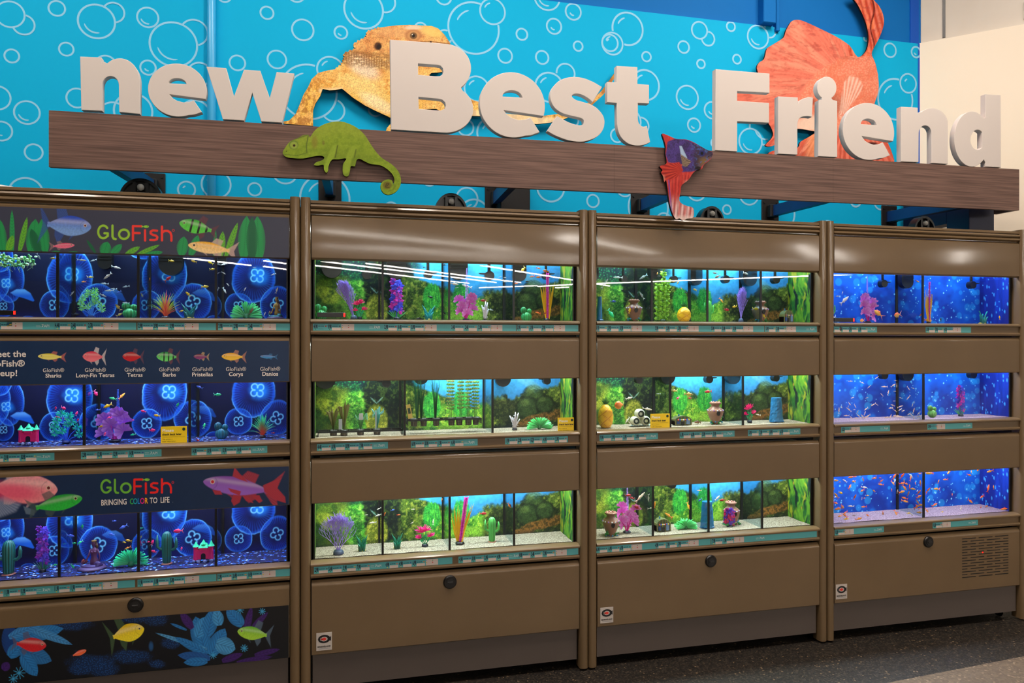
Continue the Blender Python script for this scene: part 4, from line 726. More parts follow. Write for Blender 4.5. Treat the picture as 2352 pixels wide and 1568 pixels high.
def post_moss(U, V, X, Z):
    k = 1 if X.mean() < 1.2 else 2; t = (X-TX[k][0])/(TX[k][1]-TX[k][0]); s = (Z-Z0[0])/.245; W_ = t*1.1; x = W_*10; y = s*2.4
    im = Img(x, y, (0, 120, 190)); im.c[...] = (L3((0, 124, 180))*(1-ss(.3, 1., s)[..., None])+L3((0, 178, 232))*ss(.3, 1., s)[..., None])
    im.put(ss(.62, .95, t)*.6, (0, 84, 150)); im.put(fbm(x, y, 3)*.25, (0, 90, 170))
    f1 = fbm(x*1.2, y*1.2, 1, 5); f2 = fbm(x*4, y*4, 5, 4); f3 = fbm(x*9, y*9, 8, 3); c1 = cell(x*7, y*7, 2); c2 = cell(x*14, y*14, 6)
    def moss(m, a_, b_, c_, d_):
        im.put(m, a_); im.put(m*ss(.40, .62, f2), b_); im.put(m*ss(.52, .72, f3), c_); im.put(m*ss(.58, .34, f1)*.65*ss(.6, .4, f2), d_); im.put(m*ss(.25, .05, c2)*.6, c_)
    left = ss(.43, .33, t+.10*(f1-.5)-.0*s); moss(left, (10, 74, 52), (30, 110, 44), (70, 160, 50), (4, 30, 44))
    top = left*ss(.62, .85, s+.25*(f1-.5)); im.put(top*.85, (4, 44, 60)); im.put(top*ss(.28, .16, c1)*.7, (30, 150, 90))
    gm = ss(.06, -.04, s-(.72-.9*abs(t-.16)-.5*np.clip(t-.2, 0, 1))+.12*(f2-.5))*ss(.42, .36, t); moss(gm, (58, 150, 44), (96, 180, 40), (150, 206, 70), (16, 80, 40))
    ol = ss(.14, .06, t+.05*(f1-.5))*ss(.9, .7, s+.2*(f1-.5)); im.put(ol, (96, 124, 20)); im.put(ol*ss(.4, .7, fbm(x*1.8, y*1.8, 12)), (160, 170, 24)); im.put(ol*ss(.55, .3, fbm(x*2.4, y*2.4, 14)), (40, 84, 30)); im.put(ol*ss(.35, .0, s)*.7, (36, 66, 30))
    rk = 1-ss(.9, 1.06, ell(t, s, .285, .60, .105, .62)+.25*(f2-.5)); im.put(rk, (22, 44, 34)); im.put(rk*ss(.5, .66, f3), (62, 84, 34)); im.put(rk*ss(.56, .36, f2)*.8, (8, 22, 34)); im.put(rk*ss(.55, .9, f2)*ss(.3, .1, c1), (120, 130, 50))
    rg = ss(.05, -.03, s-(.84-1.5*(t-.34))+.14*(f2-.5))*ss(.31, .36, t)*ss(.62, .5, t); moss(rg, (52, 90, 26), (96, 124, 28), (140, 150, 44), (24, 50, 24))
    gr = ss(.05, -.05, s-(.40+.05*np.sin(t*40))+.16*(f2-.5))*ss(.40, .46, t)*ss(.78, .72, t); moss(gr, (60, 150, 36), (120, 190, 36), (180, 206, 50), (20, 84, 60))
    for tx, sx in ((.455, .64), (.575, .66)):
        gt = (1-ss(.8, 1.1, ell(t, s, tx, sx-.2, .038, .26)+.35*(fbm(x*14, y*3, 4)-.5))); im.put(gt*.95, (34, 160, 60)); im.put(gt*ss(.5, .7, fbm(x*20, y*4, 2)), (90, 200, 60))
    ye = 1-ss(.85, 1.1, ell(t, s, .60, .0, .12, .2)+.2*(f3-.5)); im.put(ye, (140, 190, 40)); im.put(ye*ss(.5, .7, f2)*.6, (190, 214, 70))
    fy = 1-ss(.85, 1.08, ell(t, s, .235, .18, .045, .3)+.25*(f3-.5)); im.put(fy, (130, 140, 26)); im.put(fy*ss(.5, .65, f3), (180, 176, 40)); im.put(fy*ss(.2, .05, c2), (60, 70, 20))
    rr = ss(.05, -.04, s-np.where(t < .77, .58, .50+1.3*(t-.77))+.16*(f2-.5))*ss(.655, .685, t); moss(rr, (60, 84, 28), (92, 112, 34), (140, 150, 50), (16, 34, 26)); im.put(rr*ss(.6, .4, fbm(x*2, y*2, 21))*.75, (14, 30, 28))
    for bx, by, br in ((.88, .60, .045), (.855, .36, .05), (.93, .42, .04)): im.put((1-ss(.85, 1.05, ell(t, s, bx, by, br, br*4.2)))*.9, (56, 80, 40)); im.put((1-ss(.3, 1.0, ell(t, s, bx-.012, by+.1, br*.6, br*2)))*.5, (110, 130, 60)); im.put(ss(.7, 1.0, ell(t, s, bx, by, br, br*4.2))*(1-ss(1., 1.15, ell(t, s, bx, by, br, br*4.2)))*.6, (16, 30, 24))
    dw = 1-ss(.010, .020, np.abs(s-(.02+1.2*(t-.80)+.22*(f1-.5)+.1*(f2-.5)))*.16+.0); im.put(np.where((t > .79) & (t < 1.01), dw, 0), (150, 104, 30)); im.put(np.where((t > .79), dw*ss(.45, .6, f3), 0)*.8, (70, 60, 24))
    for q in range(3): im.put(polymask(t, s, [(.79+.02*q, .94), (.80+.02*q, .92), (.87+.02*q, .70), (.89+.02*q, .72), (.83+.02*q, .90)], .006)*.35, (110, 160, 150))
    for tx in (.225, .245): im.put(polymask(t, s, lens((.235, .5), (tx+(.015 if tx > .23 else -.015), .62), .006), .003)*.6, (150, 200, 190))
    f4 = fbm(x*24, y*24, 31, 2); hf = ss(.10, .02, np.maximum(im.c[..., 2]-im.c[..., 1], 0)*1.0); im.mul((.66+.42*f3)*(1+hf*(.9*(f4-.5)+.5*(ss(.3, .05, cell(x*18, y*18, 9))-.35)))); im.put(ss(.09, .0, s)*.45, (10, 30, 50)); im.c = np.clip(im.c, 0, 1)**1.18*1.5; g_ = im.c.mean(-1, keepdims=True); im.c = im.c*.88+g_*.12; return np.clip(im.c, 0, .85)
def post_blue(U, V, X, Z):
    t = (X-TX[3][0]); s = Z-Z0[0]; im = Img(t, s, (0, 54, 160)); f = fbm(t*7, s*8, 2, 4); im.put(ss(.35, .7, f), (0, 92, 208)); im.put(ss(.62, .8, fbm(t*10, s*10, 7))*.6, (0, 130, 235)); im.put(ss(.5, .25, f)*.6, (0, 36, 128))
    r_ = random.Random(5)
    for q in range(70):
        a_, b_, r = r_.uniform(0, 1.1), r_.uniform(0, .28), r_.choice([.010, .013, .008, .018, .022])
        d_ = np.hypot(t-a_, s-b_)/r; im.put((1-ss(.8, 1.05, d_))*.36, (40, 180, 250))
    for q in range(170):
        a_, b_, r = r_.uniform(0, 1.1), r_.uniform(0, .28), r_.choice([.0022, .0028, .0035, .005])
        d_ = np.hypot(t-a_, s-b_)/r; im.put((1-ss(.6, 1.2, d_))*.9, (130, 220, 255))
    return im.c
def side_paint(k, Yg, Zg):
    x = Yg*40; y = (Zg-Z0[0])*10
    if k == 0: im = Img(x, y, (3, 14, 70)); im.put(fbm(x, y, 2)*.6, (6, 50, 150))
    elif k == 3:
        im = Img(x, y, (0, 30, 128)); im.put(ss(.4, .7, fbm(x*.5, y*.5, 2)), (0, 54, 170)); r_ = random.Random(9)
        for q in range(46): im.put((1-ss(.5, 1.1, np.hypot((Yg-r_.uniform(.03, .21))/.004, (Zg-Z0[0]-r_.uniform(0, .28))/r_.choice([.004, .007, .012]))))*.8, (70, 180, 250))
    else:
        im = Img(x, y, (34, 110, 40)); x = x+2*fbm(x*.5, y*1.5, 2); a_ = fbm(x*1.0, y*1.4, 3, 4); im.put(ss(.42, .6, a_), (110, 170, 40)); im.put(ss(.55, .7, fbm(x*1.4, y*1.6, 6, 3)), (184, 186, 40)); im.put(ss(.5, .3, fbm(x*1.2, y*1.4, 11, 4)), (6, 36, 34)); im.put(ss(.72, .8, a_), (220, 150, 60)); im.mul(.35+.45*fbm(x*5, y*4, 2))
    return im.c
POSTER = {}; SIDE = {}
def poster_mesh(k):
    if k in POSTER: return POSTER[k]
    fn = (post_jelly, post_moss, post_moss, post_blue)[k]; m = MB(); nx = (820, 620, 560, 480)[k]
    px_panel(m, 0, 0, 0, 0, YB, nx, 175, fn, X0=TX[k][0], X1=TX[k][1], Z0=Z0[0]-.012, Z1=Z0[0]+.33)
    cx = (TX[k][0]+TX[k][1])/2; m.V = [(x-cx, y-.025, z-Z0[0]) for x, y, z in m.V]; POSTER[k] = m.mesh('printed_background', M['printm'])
    Yg, Zg = np.meshgrid(np.linspace(.032, YB, 60), np.linspace(Z0[0]-.012, Z0[0]+.33, 110)); c = side_paint(k, Yg, Zg); m = MB()
    m.raw(np.stack([np.zeros(Yg.size), Yg.ravel()-.025, Zg.ravel()-Z0[0]], 1), grid_faces(60, 110), c.reshape(-1, 3)); SIDE[k] = m.mesh('printed_side', M['printm'])
    return POSTER[k]
def linkm(name, me, parent, loc=(0, 0, 0), rz=0):
    o = bpy.data.objects.new(name, me); C.objects.link(o); o.parent = parent; o.location = loc; o.rotation_euler = (0, 0, rz); return o
tanks = {}
DESC = {(0,0): 'dark blue jellyfish backdrop, floating plants and orange grass', (0,1): 'dark blue jellyfish backdrop, pink castle and yellow notice', (0,2): 'jellyfish backdrop, dark gravel, mermaid and cacti',
        (1,0): 'mossy backdrop, lavender fan and magenta plants', (1,1): 'mossy backdrop and baskets of potted plants', (1,2): 'mossy backdrop, pale gravel and large lavender fan',
        (2,0): 'mossy backdrop, two brown vases and yellow green plant', (2,1): 'mossy backdrop, white barrels and blue pillar', (2,2): 'mossy backdrop, pale gravel, vases and pink petals',
        (3,0): 'blue bubble backdrop and fancy goldfish', (3,1): 'blue bubble backdrop and a school of white minnows', (3,2): 'blue bubble backdrop and many small orange fish'}
for k in range(4):
    x0, x1 = TX[k]; cx = (x0+x1)/2; hw = (x1-x0)/2
    for r in range(3):
        z0 = Z0[r]; t = thing('fish_tank', 'glass fish tank with '+DESC[k, r]+', '+('top', 'middle', 'bottom')[r]+' row', 'aquarium', (cx, .025, z0)); tanks[k, r] = t
        linkm('printed_background', poster_mesh(k), t); linkm('printed_side', SIDE[k], t, (hw-.001, 0, 0)); linkm('printed_side', SIDE[k], t, (-hw+.001, 0, 0))
        m = MB(); m.box(-hw, hw, .0, .005, -.012, .30); m.build('front_glass', M['glass'], t)
        m = MB(); nx_, ny_ = 90, 16
        xs_, ys_ = np.meshgrid(np.linspace(-hw+.002, hw-.002, nx_), np.linspace(.006, YB-.027, ny_)); zz = -.002+.006*fbm(xs_*14, ys_*20, r+k)
        if r == 1: zz = zz-.002
        m.raw(np.stack([xs_.ravel(), ys_.ravel(), zz.ravel()], 1), grid_faces(nx_, ny_), [(.5, .5, .5)]*xs_.size); m.box(-hw+.002, hw-.002, .006, YB-.027, -.012, -.003)
        g = m.build('gravel_bed', [M['dark'], M['sand'], M['sand'], M['lav']][k], t, smooth=True)
        m = MB(); m.box(-hw, hw, YB-.0225, YB-.012, -.012, .33); m.box(-hw, hw, 0, .006, -.03, -.012); m.box(hw-.0008, hw+.004, 0, YB-.02, -.012, .33); m.box(-hw-.004, -hw+.0008, 0, YB-.02, -.012, .33); m.build('tank_shell', M['seam'], t)
        for u in DIV[k, r]:
            x = P(u, 0, .025).x-cx; m = MB(); m.box(x-.003, x+.003, .007, YB-.028, -.004, .30); dv = m.build('divider_glass', M['divglass'], t)
            m = MB(); m.box(x-.0045, x+.0045, -.0006, .0072, -.0095, .30); m.build('front_seam', M['seam'], dv); m = MB(); m.box(x-.007, x+.007, YB-.031, YB-.0262, -.004, .30); m.build('rear_seam', M['seam'], dv)
        m = MB(); m.box(-hw+.02, hw-.02, .035, .125, .392, .405); m.build('lamp_hood', M['white'], t)
        if r == 0: m = MB(); m.box(-hw+.004, hw-.004, .007, YB-.028, .262, .2625); m.build('water_surface', M['water'], t)
        colr, pw = TANKPOW[k]; ppw = pw*(x1-x0)
        if k == 0 and r > 0: colr = (.60, .66, 1.)
        area('tank_lamp', (0, .075, .388), (x1-x0)-.06, .08, ppw, colr, (math.radians(-12), 0, 0), t)
# ---- black intakes and outlets hanging at the back of the compartments
def intake(k, r, u, wpx, vb, label):
    Y = YB-.05; z0 = Z0[r]; p = P(u, vb, Y); R_ = wpx/2*ppm(u, Y); m = MB(); n = 18; zt = z0+.29-p.z
    o_ = [(R_*math.cos(PI+PI*i/n), R_*(1+math.sin(PI+PI*i/n))) for i in range(n+1)]; pl = o_+[(R_, zt), (-R_, zt)]
    m.loft([[(x, 0, z) for x, z in pl], [(x, .030, z) for x, z in pl]]); 
    for q in range(6): m.box(-R_*.9, R_*.9, -.0015, 0, R_+.012+q*.012, R_+.016+q*.012)
    tag(m.build('overflow_box', M['black'], loc=(p.x, Y, p.z)), label, 'filter intake')
def outlet(k, r, u, v, rpx, label, dr=1, n_=0):
    Y = YB-.055; p = P(u, v, Y); R_ = rpx*ppm(u, Y); m = MB(); m.disc_y(0, 0, R_, 0, .03, 24); 
    m.loft([[(-dr*R_*.2, .004, R_*.55), (-dr*R_*.2, .016, R_*.55), (-dr*R_*.2, .016, R_*.05), (-dr*R_*.2, .004, R_*.05)][::dr], [(dr*R_*2.3, .004, R_*.55), (dr*R_*2.3, .016, R_*.55), (dr*R_*2.0, .016, R_*.3), (dr*R_*2.0, .004, R_*.3)][::dr]])
    m.tube([(0, .015, 0), (0, .015, Z0[r]+.29-p.z)], R_*.35, 8)
    tag(m.build('water_outlet', M['black'], loc=(p.x, Y, p.z)), label, 'water outlet')
side = ['left end', 'second', 'third', 'right end']
for k, r, lst in ((1, 0, ((762,45,638),(911,44,640),(1054,42,643),(1194,32,646))), (1, 1, ((747,50,893),(967,34,883),(1156,36,888))), (2, 0, ((1365,22,645),(1502,20,640),(1600,30,655),(1723,36,657))), (2, 1, ((1535,36,882),(1686,34,882))), (2, 2, ((1545,20,1122),)), (3, 0, ((2085,32,662),)), (3, 1, ((2086,32,875),)), (0, 0, ((392,52,632),(240,30,618),(505,26,610)))):
    for i, (u, wd, vb) in enumerate(lst):
        intake(k, r, u, wd, vb, f'black round bottomed overflow box at the back of the {("top","middle","bottom")[r]} tank, {("leftmost","second","third","right")[k]} cabinet, number {i+1} from left'.replace('number 1 from left', 'leftmost').replace('number 2 from left', 'second from left').replace('number 3 from left', 'third from left').replace('number 4 from left', 'rightmost').replace('at the back of the', 'in'))
for k, r, lst in ((1, 0, ((843,630,11,1),(984,630,10,1),(1125,633,11,-1),(1256,632,9,1))), (1, 1, ((888,880,10,-1),(1257,874,9,-1))), (2, 0, ((1434,640,8,-1),(1550,641,8,1),(1669,641,9,1),(1784,642,9,1))), (2, 1, ((1469,873,8,1),(1630,871,9,1),(1784,868,8,1))), (3, 0, ((2032,651,8.5,1),(2236,654,8.5,1))), (3, 1, ((2033,862,9,1),(2237,860,9,1)))):
    for i, (u, v, rp, d_) in enumerate(lst):
        outlet(k, r, u, v, rp, f'small black water outlet in {("top","middle","bottom")[r]} tank, {("leftmost","second","third","right")[k]} cabinet, '+('leftmost', 'second from left', 'third from left', 'rightmost')[i], d_)

# ------------------------------------------------------------------ tank ornaments
def at(u, v, Y, label, name, cat): return thing(name, label, cat, tuple(P(u, v, Y)))
def leafpl(m, base, tip, w_, cols, n=6, sag=0.0, side=(1, 0, 0)):
    b = Vector(base); t = Vector(tip); pts = []; ws = []; cs = []
    for i in range(n):
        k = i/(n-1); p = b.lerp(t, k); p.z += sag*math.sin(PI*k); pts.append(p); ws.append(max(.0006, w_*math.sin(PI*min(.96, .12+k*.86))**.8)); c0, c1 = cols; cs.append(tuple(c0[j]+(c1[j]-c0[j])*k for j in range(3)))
    d = (t-b).normalized(); s_ = d.cross(Vector((0, 1, 0))); m.blade(pts, ws, cs, s_ if s_.length > .1 else side)
def rock_base(t, r, col, h=.012):
    m = MB(); m.lathe([(r, 0), (r*1.05, h*.4), (r*.8, h), (r*.2, h*1.1)], 14, col=col, rib=.08, ribn=5); return m.build('base', M['decor'], t, smooth=True)
def grass_tuft(u, vb, hpx, wpx, Y, label, lo=(255, 96, 60), hi=(190, 240, 60), extra=(255, 120, 110), n=44, seed=1):
    t = at(u, vb, Y, label, 'plastic_grass', 'aquarium plant'); k = ppm(u, Y); h = hpx*k; w_ = wpx/2*k; r_ = random.Random(seed); m = MB()
    for i in range(n):
        a_ = (i/(n-1)*2-1); a_ = a_*abs(a_)**.2+r_.uniform(-.08, .08); hh = h*(1-.45*abs(a_)**1.5)*r_.uniform(.7, 1.); y = r_.uniform(-.02, .02); pts = []
        for q in range(7): z = q/6; pts.append((a_*w_*(.16*z+.84*z**2.1)+r_.uniform(-.0005, .0005), y*z, hh*z-(abs(a_)**3*h*.12*z**3)))
        tip = hi if r_.random() < .75 else extra; cs = [tuple(lo[j]+(tip[j]-lo[j])*min(1, max(0, (q/6-.3)*1.9)) for j in range(3)) for q in range(7)]
        m.blade(pts, [.0045, .005, .0048, .004, .003, .002, .0006], cs, (1, 0, 0))
    m.build('leaves', M['decor'], t); rock_base(t, w_*.22, (60, 50, 60), .008); return t
def anemone(u, vb, hpx, wpx, Y, label, col=(110, 250, 150), seed=1):
    t = at(u, vb, Y, label, 'plastic_anemone', 'aquarium ornament'); k = ppm(u, Y); h = hpx*k; w_ = wpx/2*k; r_ = random.Random(seed); m = MB()
    for i in range(110):
        a_ = math.radians(r_.uniform(-14, 194)); b_ = r_.uniform(-.75, .45); rr = r_.uniform(.82, 1.); dx, dz, dy = math.cos(a_)*math.cos(b_), math.sin(a_)*math.cos(b_), math.sin(b_)
        tip = (math.cos(a_)*w_*rr, dy*min(w_, .035)*rr, h*.16+math.sin(a_)*h*.84*rr); c = h*.16; mid = (tip[0]*.55, tip[1]*.5, c+(tip[2]-c)*.62)
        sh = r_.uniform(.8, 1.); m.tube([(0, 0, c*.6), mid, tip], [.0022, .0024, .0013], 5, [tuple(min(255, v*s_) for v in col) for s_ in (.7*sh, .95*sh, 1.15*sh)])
    m.build('tentacles', M['decor'], t); m = MB(); m.lathe([(h*.14, 0), (h*.2, h*.1), (h*.12, h*.28), (.001, h*.3)], 14, col=tuple(c*.5 for c in col)); m.build('base', M['decor'], t, smooth=True); return t
def fan(u, vb, hpx, wpx, Y, label, col=(168, 136, 232), lean=0., seed=2, narrow=False):
    t = at(u, vb, Y, label, 'plastic_sea_fan', 'aquarium plant'); k = ppm(u, Y); h = hpx*k; w_ = wpx/2*k; r_ = random.Random(seed); m = MB()
    def br(p, ang, L_, rad, d):
        q = (p[0]+math.sin(ang)*L_, p[1]+r_.uniform(-.002, .002), p[2]+math.cos(ang)*L_)
        if q[2] > h*(1.04-.30*(abs(q[0]-lean*q[2])/w_)**1.5)*r_.uniform(.84, 1.06) or abs(q[0]-lean*q[2]) > w_*1.05*math.sin(PI*min(.96, .10+.62*q[2]/h)): return
        m.tube([p, ((p[0]+q[0])/2+r_.uniform(-.001, .001), p[1], (p[2]+q[2])/2), q], [rad, rad*.9, rad*.75], 4, col if r_.random() < .8 else tuple(min(255, c*1.15) for c in col))
        if d <= 0: return
        for s_ in ((-1, 1) if r_.random() < .80 else (r_.choice((-1, 1)), 0)): br(q, (ang*.86)+lean*.1+s_*r_.uniform(.14, .38)*(.5 if narrow else 1), L_*r_.uniform(.84, .98), max(rad*.82, .0007), d-1)
    for a_ in ((-.5, -.2, .15, .5) if not narrow else (-.14, -.05, .05, .14)): br((0, 0, h*.06), a_+lean, h*.155, .0021, 7)
    m.build('branches', M['decor'], t); rock_base(t, w_*.22+.004, (70, 80, 110), h*.1); return t
def petals(u, vb, hpx, wpx, Y, label, col=(250, 90, 226), c2=(255, 170, 245), n=8, seed=3, spike=0, spcol=(190, 150, 240), stem=(236, 30, 160)):
    t = at(u, vb, Y, label, 'plastic_petal_plant', 'aquarium plant'); k = ppm(u, Y); h = hpx*k; w_ = wpx/2*k; r_ = random.Random(seed); m = MB(); st = MB()
    R_ = w_*.50
    for i in range(n):
        f = i/(n-1); cx = w_*.60*math.sin(i*2.4+seed); cz = h*(.32+.56*f); cy = r_.uniform(-.016, .012); tilt = r_.uniform(-.7, .7)+cx/w_*.8; M_ = 11; ctr = (cx, cy, cz); V = [ctr]; cs = [col]; 
        for ringq in (.55, 1.):
            for q in range(M_*2+1):
                a_ = tilt+PI/2+(q/(M_*2)-.5)*PI*1.35; rr = R_*ringq*(1+.10*math.sin(q*1.9)*ringq)*r_.uniform(.96, 1.04); V.append((cx+rr*math.cos(a_), cy-(.008*ringq+.003*math.sin(q*2.2)), cz-R_*.4+rr*math.sin(a_))); cs.append(tuple(col[j]+(c2[j]-col[j])*(ringq*.7 if q % 2 else ringq) for j in range(3)))
        n1 = M_*2+1; V[0] = (cx, cy+.004, cz-R_*.4); Fc = [(0, 1+q, 2+q) for q in range(n1-1)]+[(1+q, 1+n1+q, 2+n1+q, 2+q) for q in range(n1-1)]; m.add(V, Fc, cs)
        st.tube([(0, 0, 0), (cx*.4, cy*.5, cz*.45), (cx, cy+.004, cz-R_*.35)], [.0026, .002, .0012], 6, stem)
    m.build('petals', M['decor'], t, smooth=True); st.build('stems', M['decor'], t)
    if spike:
        m = MB(); H_ = spike*k; x = w_*.12
        for q in range(34):
            z = H_*(.1+.9*q/33); r0 = .007*(1.15-q/40); 
            for s_ in (-1, 1): m.ball((x+s_*r0*.8, .012, z+r0*.3*s_), (r0*.62, .002, r0*.42), spcol, 6, 4)
        m.tube([(x, .012, 0), (x, .012, H_)], .001, 5, spcol); m.build('beaded_stalk', M['decor'], t)
    rock_base(t, w_*.3, (30, 30, 50), h*.06); return t
def flowers(u, vb, hpx, wpx, Y, label, a_c=(226, 40, 190), b_c=(60, 70, 230), leafc=(100, 210, 110), seed=4):
    t = at(u, vb, Y, label, 'plastic_flower_plant', 'aquarium plant'); k = ppm(u, Y); h = hpx*k; w_ = wpx/2*k; r_ = random.Random(seed); m = MB()
    m.tube([(0, 0, 0), (0, 0, h*.95)], .0018, 6, b_c)
    for i in range(26):
        f = i/25; z = h*(.22+.74*f); a_ = i*2.4; rad = w_*(.8-.25*f)*r_.uniform(.6, 1.); px_, py_ = rad*math.cos(a_), rad*.35*math.sin(a_); c = a_c if r_.random() < .62 else b_c
        base = (px_*.2, py_*.2, z-.004)
        for q in range(5):
            b_ = q*1.256+a_; leafpl(m, (px_*.45, py_*.5, z), (px_*.8+w_*.34*math.cos(b_), py_+.004*math.sin(q), z+w_*.34*math.sin(b_)), w_*.34, (b_c if r_.random() < .4 else c, c), 5)
    m.build('blossoms', M['decor'], t); m = MB()
    for i in range(9): a_ = -1+2*i/8; leafpl(m, (0, 0, 0), (a_*w_*1.0, r_.uniform(-.01, .01), h*(.33-.12*abs(a_))), .005, ((40, 130, 80), leafc), 5)
    m.build('leaves', M['decor'], t); rock_base(t, w_*.32, (24, 30, 40), h*.07); return t
def agave(u, vb, hpx, wpx, Y, label, col=(20, 120, 110), seed=5):
    t = at(u, vb, Y, label, 'plastic_agave', 'aquarium plant'); k = ppm(u, Y); h = hpx*k; w_ = wpx/2*k; m = MB()
    for i, (a_, hh) in enumerate(((-1, 1), (-.45, .72), (0, .5), (.4, .78), (1, .97), (-.7, .5), (.75, .55))):
        y = (-.008, .004, -.012, .006, -.004, -.014, -.013)[i]; pts = [(a_*w_*.25, y, 0), (a_*w_*.34, y, hh*h*.35), (a_*w_*.6, y, hh*h*.7), (a_*w_, y, hh*h)]
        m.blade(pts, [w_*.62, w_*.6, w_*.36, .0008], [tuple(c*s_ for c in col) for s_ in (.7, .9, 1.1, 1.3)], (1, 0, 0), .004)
    m.build('leaves', M['decor'], t); m = MB(); m.lathe([(w_*.66, 0), (w_*.6, h*.08), (w_*.3, h*.1)], 16, col=(214, 190, 70)); m.build('base', M['decor'], t, smooth=True); return t
def ball_cactus(u, vb, hpx, wpx, Y, label, col=(60, 170, 90), seed=6):
    t = at(u, vb, Y, label, 'toy_barrel_cactus', 'aquarium ornament'); k = ppm(u, Y); h = hpx*k; w_ = wpx/2*k
    m = MB(); m.ball((0, 0, h*.28), (w_*.8, w_*.7, h*.34), col, 48, 12, .07, 12); m.build('body', M['decor'], t, smooth=True)
    m = MB(); m.ball((-w_*.45, 0, h*.72), (w_*.46, w_*.4, h*.26), tuple(c*.9 for c in col), 40, 10, .08, 10); m.build('left_ball', M['decor'], t, smooth=True)
    m = MB(); m.ball((w_*.42, -.002, h*.66), (w_*.38, w_*.34, h*.2), tuple(c*1.05 for c in col), 40, 10, .08, 10); m.build('right_ball', M['decor'], t, smooth=True); return t
def column_cactus(u, vb, hpx, wpx, Y, label, col=(60, 150, 84)):
    t = at(u, vb, Y, label, 'toy_column_cactus', 'aquarium ornament'); k = ppm(u, Y); h = hpx*k; w_ = wpx/2*k; rr = w_*.44
    m = MB(); m.lathe([(rr*.7, 0), (rr*.85, h*.1), (rr, h*.5), (rr*1.02, h*.8), (rr*.8, h*.93), (rr*.4, h*.99), (.001, h)], 48, col=col, rib=.09, ribn=12); m.build('trunk', M['decor'], t, smooth=True)
    for s_, z in ((-1, .46), (1, .42)):
        m = MB(); pts = [(0, 0, h*z), (s_*w_*.6, 0, h*z), (s_*w_*.86, 0, h*(z+.08)), (s_*w_*.88, 0, h*(z+.25)), (s_*w_*.86, 0, h*(z+.45 if s_ < 0 else z+.38))]; m.tube(pts, [rr*.32, rr*.32, rr*.34, rr*.34, rr*.12], 10, col); m.build('arm', M['decor'], t, smooth=True)
    rock_base(t, rr*1.15, (200, 130, 110), h*.03); return t
def spire(u, vb, hpx, wpx, Y, label, n=12, lean=0):
    t = at(u, vb, Y, label, 'plastic_spire_plant', 'aquarium plant'); k = ppm(u, Y); h = hpx*k; w_ = wpx/2*k; r_ = random.Random(int(u)); m = MB()
    for i in range(n):
        a_ = -1+2*i/(n-1); hh = h*r_.uniform(.62, .86); m.blade([(a_*w_*.15, r_.uniform(-.01, .01), 0), (a_*w_*.45, 0, hh*.35), (a_*w_*.75+lean*hh*.3, 0, hh*.7), (a_*w_*1.0+lean*hh*.6, 0, hh)], [.005, .0075, .006, .0008], [(250, 176, 10), (250, 190, 20), (246, 186, 20), (230, 190, 60)], (1, 0, 0))
    m.build('yellow_blades', M['decor'], t); m = MB()
    for q in range(70):
        z = h*(.06+.94*q/69); x = lean*z; rr = w_*.17*(.7+.6*z/h)
        for s_ in (-1, 1): m.tube([(x, -.006, z-rr*.3), (x+s_*rr, -.006+.004*math.sin(q*2), z+rr*.35)], [.0016, .001], 4, (236, 40, 190) if q % 2 else (200, 20, 150))
    m.tube([(0, -.006, 0), (lean*h, -.006, h)], .0022, 6, (180, 20, 130)); m.build('pink_bristle_stalk', M['decor'], t); rock_base(t, w_*.4, (20, 16, 20), h*.05); return t
def castle(u, vb, hpx, wpx, Y, label):
    t = at(u, vb, Y, label, 'toy_castle', 'aquarium ornament'); k = ppm(u, Y); h = hpx*k; w_ = wpx/2*k; pk = (250, 30, 120); gn = (60, 230, 160); m = MB()
    m.box(-w_*.62, w_*.62, -.012, .012, h*.12, h*.58, pk, .002); m.box(-w_*.36, w_*.36, -.016, .01, h*.5, h*.7, pk, .002)
    for q in range(5): m.box(w_*(-.6+.26*q), w_*(-.5+.26*q), -.014, -.01, h*.57, h*.62, pk)
    for s_ in (-1, 1): m.lathe([(w_*.22, h*.1), (w_*.2, h*.3), (w_*.19, h*.62), (w_*.23, h*.64), (w_*.23, h*.72), (w_*.1, h*.72)], 16, (s_*w_*.66, -.004, 0), pk)
    m.build('walls', M['decor'], t); m = MB()
    for x, zb_, zt_, rr in ((-w_*.66, .70, .93, .29), (w_*.66, .70, .95, .29), (0, .80, 1., .27)): m.lathe([(w_*rr, h*zb_), (w_*rr*.55, h*(zb_+.09)), (.0008, h*zt_)], 14, (x, -.004, 0), gn)
    m.loft([[(-w_*.42, -.02, h*.66), (w_*.42, -.02, h*.66), (w_*.42, .012, h*.66), (-w_*.42, .012, h*.66)], [(-w_*.26, -.008, h*.82), (w_*.26, -.008, h*.82), (w_*.26, .006, h*.82), (-w_*.26, .006, h*.82)]], gn); m.build('roofs', M['decor'], t)
    m = MB(); pl = [(-w_*.2, h*.12)]+[(w_*.2*math.cos(q), h*.30+w_*.2*math.sin(q)) for q in np.linspace(PI, 0, 12)]+[(w_*.2, h*.12)]; m.loft([[(x, -.0135, z) for x, z in pl], [(x, -.0125, z) for x, z in pl]], (10, 14, 50)); m.build('gateway', M['decor'], t)
    m = MB(); r_ = random.Random(3)
    for q in range(36): a_ = q*.7; m.ball((w_*.85*math.cos(a_), .016*math.sin(a_)-.004, h*.05), (w_*.16, .006, h*.07*r_.uniform(.7, 1.2)), (150, 160, 210) if q % 2 else (110, 130, 200), 8, 5)
    m.build('rock_base', M['decor'], t); return t
